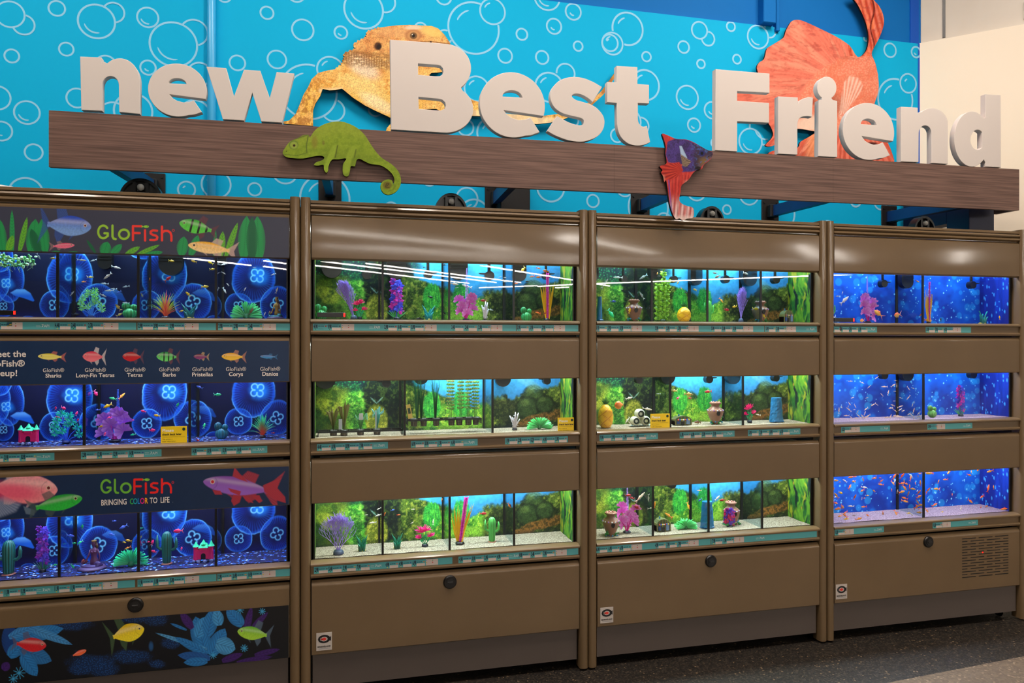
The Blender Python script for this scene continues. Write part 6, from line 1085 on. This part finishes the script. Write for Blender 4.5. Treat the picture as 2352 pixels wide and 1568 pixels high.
# ------------------------------------------------------------------ price strips
TEAL = (92, 186, 190); WT = .0545; HT = .0275; TAGM = {}
FCOL = [(236, 150, 60), (200, 60, 50), (230, 200, 90), (90, 90, 96), (230, 120, 110), (60, 90, 180)]
def tag_mesh(price, dot, fi, paper=True):
    key = (price, dot, fi, paper)
    if key in TAGM: return TAGM[key]
    m = MB(); y = -.0006; m.box(0, WT-.0008, -.0003, 0, 0, HT, TEAL)
    V_, F_ = text_polys(price, 1, .045, .40, 'LEFT'); mw = max(v[0] for v in V_); kz = .0165/.73; kx = min(kz, .0150/mw); m.add([(.0012+a*kx, y, .0085+b*kz) for a, b in V_], F_, (10, 42, 66))
    for q, (a, b) in enumerate(((.0185, .026), (.027, .033), (.0338, .041))): m.box(a, b, y, -.0003, .0158, .0190, (30, 96, 120))
    m.box(.019, .045, y, -.0003, .0246, .0254, (50, 120, 140))
    if paper: m.box(.0178, .0530, y, -.0003, .0006, .0118, (232, 216, 206)); m.box(.036, .0363, y-.0001, y, .0006, .0118, (190, 176, 168))
    else: m.box(.0185, .040, y, -.0003, .004, .0050, (50, 120, 140)); m.box(.0185, .038, y, -.0003, .008, .0088, (50, 120, 140))
    if fi < 6: c = FCOL[fi]; m.add([(.0445, y, .0165), (.0475, y, .0145), (.0505, y, .0165), (.0525, y, .0150), (.0525, y, .0200), (.0505, y, .0180), (.0475, y, .0205)], [(0, 1, 2, 5, 6), (2, 3, 4, 5)], c)
    m.disc_y(.0088, .0042, .0021, y, -.0002, 10, dot); TAGM[key] = m.mesh('price_tag', M['print']); return TAGM[key]
def card_mesh():
    if 'card' in TAGM: return TAGM['card']
    m = MB(); m.box(0, .0515, -.0003, 0, .0006, .0262, (228, 212, 204))
    for x, z, c, r in ((.004, .021, (60, 130, 220), .0016), (.004, .0125, (240, 200, 40), .0022), (.004, .005, (214, 170, 150), .0012), (.029, .021, (40, 150, 70), .0018), (.029, .0125, (220, 40, 40), .0022), (.029, .005, (210, 180, 160), .0010)): m.disc_y(x, z, r, -.0007, -.0003, 10, c)
    m.box(.0, .042, -.0006, -.0003, .0266, .0272, (60, 100, 120)); TAGM['card'] = m.mesh('guide_card', M['print']); return TAGM['card']
def api_mesh():
    if 'api' in TAGM: return TAGM['api']
    m = MB(); c = (226, 240, 238); V_, F_ = text_polys('API', 1, .015, .92, 'LEFT'); kz = .0105/.73; m.add([(.026+a*kz, -.0006, .0085+b*kz) for a, b in V_], F_, c)
    m.box(0, .014, -.0006, 0, .0150, .0162, c); m.box(0, .016, -.0006, 0, .0095, .0107, c)
    m.add([(.016, -.0006, .0095), (.022, -.0006, .0092), (.0262, -.0006, .019), (.0225, -.0006, .0175), (.0215, -.0006, .0145), (.019, -.0006, .0105)], [(0, 1, 4, 5), (1, 2, 3, 4)], c); m.add([(.017, -.0006, .0186), (.0255, -.0006, .0204), (.022, -.0006, .0172)], [(0, 2, 1)], c)
    TAGM['api'] = m.mesh('logo_print', M['print']); return TAGM['api']
GR, YE, RE = (40, 150, 60), (226, 210, 40), (226, 30, 30)
ST = [
 (0,0,-40,125,'t-10 c16 A83','8.98'), (0,0,125.5,313,'t126 t163 t202 c238','4.48 3.48 2.78'), (0,0,316,496,'t317 t352 t389 c424','2.98 3.98 3.98'), (0,0,501,669,'t501 t536 t570 c603','3.98 2.98 3.48'),
 (0,1,-40,125,'t-30 t8 t47 A85','12.98 12.98 10.98'), (0,1,186,371,'t187 t223 t259 t296 A333','12.98 12.98 12.98 14.98'), (0,1,440,614,'t441 t475 t510 t544 A580','14.98 10.98 10.98 14.48'),
 (0,2,-40,310,'t-30 t10 t47 A85 t124 t161 t198 c236','12.98 11.98 11.98 11.98 11.98 11.98'), (0,2,316,497,'t317 t353 t389 c425','11.98 11.98 15.98'), (0,2,499,669,'t499 t534 t569 c602','13.98 24.98 14.98'),
 (1,0,719,1185,'T720 t752 c784 A848 t882 t913 t944 c975 t1036 t1067 t1098 c1127','4.98 9.98 2.98 4.48 3.98 3.48 2.48 2.98'), (1,0,1186.5,1328,'t1187 t1216 t1244 c1272','3.98 3.98 2.98'),
 (1,1,728,891,'t729 t761 t793 t825 A858','4.48 8.98 8.98 7.98'), (1,1,944,1097,'t945 t975 t1005 t1036 A1066','6.98 3.98 11.98 6.98'), (1,1,1160,1304,'t1161 t1189 t1218 t1247 t1275','1.98 2.98 0.29 4.98 5.98'),
 (1,2,721,1039,'t722 t754 t787 t819 A851 t885 t916 t947 c978','2.98 5.48 5.98 7.98 4.98 4.98 6.98'), (1,2,1053,1328,'t1054 t1083 t1112 t1141 A1170 t1191 t1219 t1247 c1276','4.98 3.98 2.98 4.98 4.98 3.48 7.98'),
 (2,0,1367,1755,'t1368 t1395 t1423 c1450 t1504 t1530 t1556 c1581 t1633 t1658 t1683 c1707','8.98 5.98 8.98 5.98 5.98 5.98 5.98 5.98 5.98'), (2,0,1756.5,1876,'t1758 t1782 c1806 A1852','5.98 7.98'),
 (2,1,1377,1511,'t1378 t1404 t1431 t1459 A1485','9.98 9.98 3.98 3.98'), (2,1,1561,1687,'t1562 t1587 t1612 t1637 A1662','6.98 6.98 5.98 5.98'), (2,1,1718,1838,'t1719 t1743 t1767 t1791 A1815','5.98 7.98 8.98 6.98'),
 (2,2,1368,1632,'t1369 t1397 t1423 c1450 t1504 t1530 t1556 c1581','6.98 6.98 6.98 4.98 7.98 7.98'), (2,2,1633.5,1876,'t1635 t1661 c1686 A1736','7.98 7.98'),
 (3,0,1909,2014,'t1909 t1928 t1949 t1971 A1992','2.98 5.98 5.98 5.98'), (3,0,2126,2230,'t2127 t2147 t2168 c2188','5.98 7.98 4.98'),
 (3,1,1932,2044,'t1933 c1954 A2022','0.28'), (3,1,2130,2233,'T2131 c2151 A2212','0.98'), (3,2,1917,2030,'t1918 c1940 A2007','0.28'), (3,2,2142,2246,'t2143 c2164 A2224','0.28')]
WHO = ['leftmost', 'second', 'third', 'rightmost']; cnt = {}
for k, r, u0, u1, items, prices in ST:
    z = Z0[r]-.0468; Y = -.0127; xa, xb = P(u0, 0, Y).x, P(u1, 0, Y).x; cnt[k, r] = cnt.get((k, r), 0)+1
    t = thing('price_strip', f'teal price strip under the {("top","middle","bottom")[r]} tank of the {WHO[k]} cabinet, {("leftmost","second","third","fourth")[cnt[k,r]-1]} strip on its ledge', 'price strip', (xa, Y, z), 'teal price strips on the ledges'); m = MB(); m.box(0, xb-xa, -.0008, 0, 0, HT+.0003, TEAL); m.build('strip_backing', M['print'], t)
    pr = prices.split(); pi = 0
    for it in items.split():
        u = float(it[1:]); x = P(u, 0, Y).x-xa
        if x < -.005: x = 0
        if it[0] in 'tT':
            if xb-xa-x < WT*.7: continue
            h_ = (int(u)*7+r*3+k); dot = (GR, GR, YE, GR, YE)[h_ % 5] if k != 2 else (RE, YE, RE, GR)[h_ % 4]; linkm('price_tag', tag_mesh(pr[min(pi, len(pr)-1)], dot, h_ % 6, it[0] == 't'), t, (x, -.0008, .0001)); pi += 1
        elif it[0] == 'c': linkm('guide_card', card_mesh(), t, (x, -.0008, .0001))
        else: o = linkm('logo_print', api_mesh(), t, (x, -.0008, .0001))

# ------------------------------------------------------------------ fish
FK = dict(sv=((210, 216, 214), (120, 130, 130), (200, 210, 210), .20), wh=((236, 226, 214), (200, 180, 160), (226, 220, 214), .22), mn=((240, 214, 190), (214, 160, 130), (230, 200, 180), .17), yl=((240, 196, 20), (214, 156, 10), (240, 200, 60), .36),
          pk=((250, 50, 120), (230, 20, 90), (250, 120, 160), .46), gn=((40, 220, 130), (20, 180, 110), (90, 200, 150), .36), og=((250, 190, 60), (240, 120, 30), (240, 110, 50), .26), fo=((250, 170, 70), (236, 70, 20), (236, 60, 20), .27),
          bk=((18, 18, 24), (8, 8, 12), (20, 20, 26), .34), bl=((70, 110, 210), (30, 60, 170), (80, 120, 200), .34), st=((230, 200, 80), (150, 120, 60), (220, 190, 120), .32), rd=((190, 30, 40), (150, 16, 30), (170, 60, 60), .34), gf=((250, 190, 90), (240, 90, 20), (250, 150, 110), .5), dc=((250, 150, 60), (240, 110, 40), (170, 170, 60), .78), br=((150, 110, 80), (90, 60, 44), (120, 90, 70), .3), ob=((240, 120, 40), (30, 20, 24), (200, 90, 30), .42))
FM = {}
def fish_mesh(kd):
    if kd in FM: return FM[kd]
    bd, bk_, fn, H_ = FK[kd]; m = MB(); n = 10; rings = []; cs = []; prof_ = ((.5, .02), (.46, .22), (.36, .62), (.20, .95), (.05, 1.), (-.12, .82), (-.26, .45), (-.34, .24), (-.38, .2))
    for x, f in prof_: rings.append([(x, H_*.30*f*math.cos(2*PI*q/n), H_/2*f*math.sin(2*PI*q/n)) for q in range(n)])
    m.loft(rings, bd)
    fs = .5 if kd in ('mn', 'sv', 'wh') else .8
    cc = []
    for x, f in prof_:
        for q in range(n): s_ = math.sin(2*PI*q/n); c = bk_ if s_ > .45 else bd; c = tuple(min(255, v*1.1) for v in bd) if s_ < -.6 else c; cc.append(lin(c if not (kd == 'st' and int((x+1)*14) % 2) else (60, 44, 30)))
    m.Col = cc; T = .16+H_*.35
    def finp(pts, col=fn):
        V_ = [(x, -.006, z) for x, z in pts]+[(x, .006, z) for x, z in pts]; k_ = len(pts); m.add(V_, [tuple(range(k_)), tuple(range(2*k_-1, k_-1, -1))]+[(i, k_+i, k_+(i+1) % k_, (i+1) % k_) for i in range(k_)], col)
    tl = (.56 if fs < .6 else .6) if kd != 'gf' else .8; T *= (.7 if fs < .6 else 1)
    finp([(-.35, .03), (-tl, T), (-.48, 0), (-tl, -T), (-.35, -.03)]); finp([(.12, H_*.42), (-.02, H_*.5+.10*fs), (-.16, H_*.42), (-.18, H_*.26)]); finp([(-.02, -H_*.42), (-.14, -H_*.5-.06*fs), (-.22, -H_*.2)]); finp([(.2, -H_*.3), (.08, -H_*(.5+.12*fs)), (.1, -H_*.3)])
    for s_ in (-1, 1): m.ball((.36, s_*H_*.18, H_*.08), (.028, .015, .028), (12, 10, 12), 6, 4)
    FM[kd] = m.mesh('fish', M['fish'], True); return FM[kd]
NAMES = dict(sv='silver grey fish', wh='pale whitish fish', mn='small cream minnow', yl='small yellow fish', pk='neon pink tetra', gn='neon green fish', og='orange and gold fish', fo='small orange feeder goldfish', bk='small black molly', bl='small blue fish', st='yellow fish with dark bars', rd='dark red fish', gf='round orange fancy goldfish', dc='deep bodied orange fish with yellow tail', br='brown striped fish', ob='orange fish with black back')
FR = random.Random(21); FCNT = {}
def fishes(k, r, data, scale=1., off=(0, 0)):
    for it in data.split(';'):
        f = it.split(','); kd = f[4].strip() if len(f) > 4 and f[4].strip() else 'og'; x, y, L_, a_ = (float(q) for q in f[:4]); u, v = off[0]+x/scale, off[1]+y/scale; L_ = max(L_/scale, 6)*1.12
        lim0 = TX[k][0]+.02; lim1 = TX[k][1]-.02; Y = FR.uniform(.055, .15); p = P(u, v, Y)
        if p.x < TX[k][0]+.004 or p.x > TX[k][1]-.004: Y = .045; p = P(u, v, Y)
        for du in DIV[k, r]:
            X_ = P(du, 0, .025).x
            if abs(p.x-X_) < .012: p.x = X_+(.013 if p.x >= X_ else -.013)
        o = bpy.data.objects.new({'mn': 'minnow', 'pk': 'neon_tetra', 'gf': 'fancy_goldfish', 'fo': 'feeder_goldfish', 'bk': 'black_molly'}.get(kd, 'aquarium_fish'), fish_mesh(kd)); C.objects.link(o); o.location = p; s_ = L_*ppm(u, Y); o.scale = (s_, s_, s_)
        flip = FR.random() < .5; yaw = FR.uniform(-.45, .45)
        o.rotation_mode = 'QUATERNION'; q = Matrix.Rotation(-math.radians(a_), 4, 'Y')@Matrix.Rotation(yaw+(PI if flip else 0), 4, 'Z') if abs(a_) < 60 else Matrix.Rotation(-math.radians(a_), 4, 'Y')@Matrix.Rotation(yaw, 4, 'Z'); o.rotation_quaternion = q.to_quaternion()
        dv = sum(1 for d_ in DIV[k, r] if P(d_, 0, .025).x < p.x); nc = len(DIV[k, r])+1; comp = ('leftmost', 'second', 'third', 'fourth')[dv] if nc > 2 else ('left', 'right')[dv]
        hz = (p.z-Z0[r])/.235; hn = 'near the bottom' if hz < .25 else 'low' if hz < .45 else 'mid height' if hz < .65 else 'high' if hz < .85 else 'near the top'
        lab = f'{NAMES[kd]} {hn} in {comp} compartment of the {("top","middle","bottom")[r]} tank, {WHO[k]} cabinet'; lab = ' '.join(lab.split()[:16]); grp = f'{NAMES[kd]} swimming in the {("top","middle","bottom")[r]} tank of the {WHO[k]} cabinet'
        tag(o, lab, 'fish', grp)
fishes(0, 0, '188,597,17,-3,sv;214,598,12,20,sv;267,614,18,-15,wh;247,634,20,40,wh;240,651,14,-4,sv;192,647,11,0,og;208,636,12,3,st;289,658,14,10,sv;261,663,12,0,sv;251,667,17,5,sv;237,678,14,-25,sv;273,671,10,30,bl;289,695,13,-5,sv;166,673,13,50,sv;174,722,15,0,bk;275,722,13,30,st;271,705,16,-55,st;89,589,14,-65,sv;122,593,12,0,st;394,599,11,-5,yl;445,600,11,-15,yl;483,603,12,-30,yl;488,618,11,5,yl;471,658,14,5,yl;432,675,13,-45,yl;333,678,9,-70,yl;344,640,6,80,og;386,640,16,40,rd;417,714,9,20,yl;513,607,13,20,wh;510,627,9,-30,wh;523,653,8,-50,wh;516,667,15,-60,wh;563,663,8,60,wh;628,630,11,20,wh;636,666,14,70,wh;584,614,7,0,sv;608,721,10,70,wh;577,714,16,60,br')
fishes(0, 1, '216,903,13,-60,pk;280,909,17,50,og;259,915,14,-15,gn;247,932,17,25,yl;146,937,12,-20,pk;128,937,8,80,pk;176,949,9,75,pk;134,959,16,-10,rd;155,965,14,-15,rd;179,964,8,60,pk;251,959,10,20,pk;329,944,10,-20,pk;360,954,13,-10,yl;408,929,10,60,gn;350,988,14,5,pk;302,965,10,10,pk;305,998,11,10,gn;232,979,9,20,yl;224,941,9,0,bl;458,889,13,-25,bl;500,906,15,0,gn;469,977,12,80,gn;455,1012,13,-60,rd;628,994,8,0,rd;634,1007,9,0,yl;646,1008,9,0,gn;241,996,8,80,pk')
fishes(0, 2, '189,1209,11,80,gn;263,1196,8,0,bl;283,1210,16,25,bl;162,1230,15,-10,bl;256,1227,13,-10,bl;184,1245,11,30,gn;171,1247,8,0,gn;295,1241,12,-15,yl;286,1245,8,-20,yl;293,1258,12,20,og;287,1274,9,5,og;324,1213,9,20,gn;324,1233,8,60,yl;350,1245,11,75,pk;341,1244,6,0,pk;353,1266,11,-20,pk;409,1219,18,0,pk;417,1259,7,80,pk;396,1302,17,10,pk;502,1274,7,70,pk;167,1300,11,-60,gn;126,1297,10,10,gn')
fishes(1, 0, '989,682,11,-20,bk;994,711,14,35,bk;1021,719,9,-40,bk;964,732,16,0,bk;974,614,6,0,bk;1021,608,8,0,bk;1044,652,20,-5,wh;1072,657,21,-15,wh;1237,616,10,-10,fo;1254,622,14,-10,ob;1222,635,11,10,fo;1237,636,11,0,ob;1185,651,10,0,fo;1235,718,12,-15,fo;1201,619,14,50,yl;1166,647,11,0,wh;1160,637,6,0,wh;1149,636,8,10,sv;1110,690,14,0,rd;1127,711,12,-10,sv;1211,646,8,5,bk;1214,661,5,0,bk;975,726,9,0,bk;1050,660,7,10,sv;1252,719,6,20,rd;1098,703,6,0,sv')
fishes(1, 2, '871,1168,10,20,wh;869,1183,14,15,wh;884,1179,9,70,fo;856,1200,16,10,wh;842,1182,6,0,wh;847,1250,10,20,wh;916,1182,8,0,fo;947,1200,8,40,wh;949,1169,8,0,wh;1015,1147,7,80,fo;1110,1179,16,-5,rd;1173,1160,12,-60,ob;995,1198,12,85,wh;1018,1266,9,20,bl;987,1269,6,80,bl;902,1171,8,10,bl')
fishes(2, 0, '1419,637,19,-5,sv;1481,636,20,30,sv;1389,651,24,60,sv;1474,678,19,-55,sv;1409,692,12,0,bl;1428,664,7,0,sv;1403,720,20,-60,gn;1446,713,12,75,yl;1546,646,9,0,yl;1557,649,7,60,yl;1565,662,5,-60,og;1596,665,10,-15,yl;1575,672,7,0,bk;1657,690,13,-50,og;1687,704,12,10,yl;1713,628,18,-10,wh;1648,635,15,20,br;1642,627,10,-10,br;1734,709,14,0,yl;1755,725,11,-55,yl;1669,711,16,-5,rd;1515,635,9,-10,bk;1510,627,5,60,og')
fishes(2, 1, '1445,914,19,10,wh;1422,930,22,5,dc;1487,939,20,-10,wh;1512,904,9,0,sv;1549,897,14,0,st;1582,905,19,-5,st;1626,899,15,5,rd;1557,914,9,30,pk;1585,914,10,0,rd;1602,969,18,-5,br;1450,972,16,-30,wh;1441,965,16,50,wh;1741,952,11,-15,wh')
fishes(2, 2, '1471,1141,28,45,mn;1488,1144,18,-85,mn;1504,1158,14,80,og;1491,1167,15,5,mn;1535,1183,18,-35,og;1581,1162,15,-75,og;1606,1126,10,0,mn;1648,1143,16,30,wh;1608,1148,10,30,bl;1463,1165,17,-30,rd;1443,1137,14,0,rd;1451,1143,12,-20,rd;1659,1148,14,0,rd')
fishes(3, 0, '1940,689,28,35,wh;2017,719,20,-40,gf;2061,723,20,10,gf;1980,736,14,5,gf;2108,646,9,-30,fo;1916,729,13,20,wh;2132,735,18,-5,gf;2161,734,9,85,bk;2296,729,9,80,yl;1924,680,8,0,wh;1935,672,7,60,wh;2116,722,10,50,fo')
fishes(3, 1, ';'.join(q+',mn' for q in '735,417,45,40;448,455,50,0;577,472,50,-20;650,517,45,45;817,516,65,0;917,500,60,30;940,447,30,0;955,505,40,-80;1085,535,50,-50;1133,532,40,-20;862,580,60,60;790,602,40,-50;935,565,12,0;472,635,45,15;628,637,30,20;995,637,30,-20;925,672,25,0;1095,635,55,55;1150,687,20,-70;438,704,55,-35;498,728,45,-60;350,740,40,-40;320,775,65,80;258,772,30,70;428,765,60,-45;422,735,35,80;697,712,60,25;735,710,40,-30;617,760,60,25;908,718,60,-20;993,733,60,20;1105,715,50,55;400,833,60,0;455,853,45,-35;510,860,55,-10;537,835,50,-45;525,790,40,75;582,840,60,-40;605,805,50,50;640,835,65,20;610,850,60,10;613,890,70,0;745,883,45,0;705,880,20,85;885,750,70,0;912,752,40,-50;938,778,50,-30;990,768,50,25;1040,778,60,10;1140,777,60,70;850,852,70,0;888,840,50,60;940,830,40,0;975,843,90,0;1055,852,40,-20;1090,815,50,20;1115,825,50,-20;1195,808,60,30;1150,858,60,-50;1190,840,60,20;1200,868,60,0;1212,835,40,-70;1190,880,50,20;935,880,40,0;1062,880,20,-60;262,857,40,-60;255,868,30,-50;320,890,50,-25;290,905,60,-15;488,767,15,0'.split(';')), 4.78, (1860, 780))
o_ = '285,398,60,0;455,360,65,10;500,352,40,-20;482,407,70,-10;585,387,45,-60;440,465,70,35;383,400,55,-35,wh;340,533,55,-20,yl;262,492,35,70;290,560,70,-50;285,578,60,0,wh;287,645,65,-15;360,685,70,-35;312,706,80,10;450,679,60,0,wh;598,473,65,-10,wh;577,508,60,15;495,577,60,75;635,562,40,0;600,590,22,0;572,593,30,80,wh;705,512,45,-30;592,686,55,5;708,373,60,0;727,362,40,-70;785,403,50,45;778,441,55,-10;773,370,20,0,rd;330,415,15,0,rd;900,500,22,80;888,357,40,20,wh;930,352,70,60;912,425,50,-60;935,402,50,40,wh;968,325,35,-40;1017,345,70,65;1085,340,70,-45,wh;1112,370,60,60;1188,350,40,-50;1210,322,35,0;1013,428,60,10;1060,433,60,-20;1035,405,40,-60;1097,460,40,85;1045,478,70,-50;1130,490,70,-10;1215,425,60,80;1168,427,22,80;1012,522,75,10;1082,540,55,65;1197,528,60,60;1180,510,40,20,wh;962,515,40,80,wh;1040,590,60,-20;1045,625,65,-15;1200,575,80,15;1183,632,50,-60;1215,668,80,10;1175,685,80,20;1205,705,45,20;1205,748,70,-5;945,755,60,-75;965,752,35,-20;1090,757,45,0,yl;803,760,55,-65;635,780,50,-30;540,817,70,15,og;390,750,55,25;385,780,60,-40;330,787,50,10;345,832,60,15;275,827,60,0;262,858,40,-40;400,820,60,0,yl;485,787,60,0,br;820,816,20,0;692,836,35,-30;1120,770,60,-40,wh;1298,318,80,-5;1330,305,60,-30;1350,318,40,-30;1525,308,70,25;1590,283,60,5;1488,387,55,0;1413,408,40,70;1302,500,60,60;1280,530,35,70;1392,490,75,-5;1372,663,65,25;1285,728,50,-60;1310,613,40,50,wh;1563,550,28,80;1455,747,50,0,yl;1660,705,60,70,wh;1750,337,55,-15;1850,275,75,25;1978,297,70,15;2125,252,60,30;1960,482,80,65;2018,470,45,80;1892,575,65,20;1765,625,70,-35;1942,680,60,0;1878,697,40,80;2138,708,80,10;1775,300,20,80'
fishes(3, 2, ';'.join(q if q.count(',') == 4 else q+(',fo' if i % 3 else ',og') for i, q in enumerate(o_.split(';'))), 4.78, (1860, 1020))
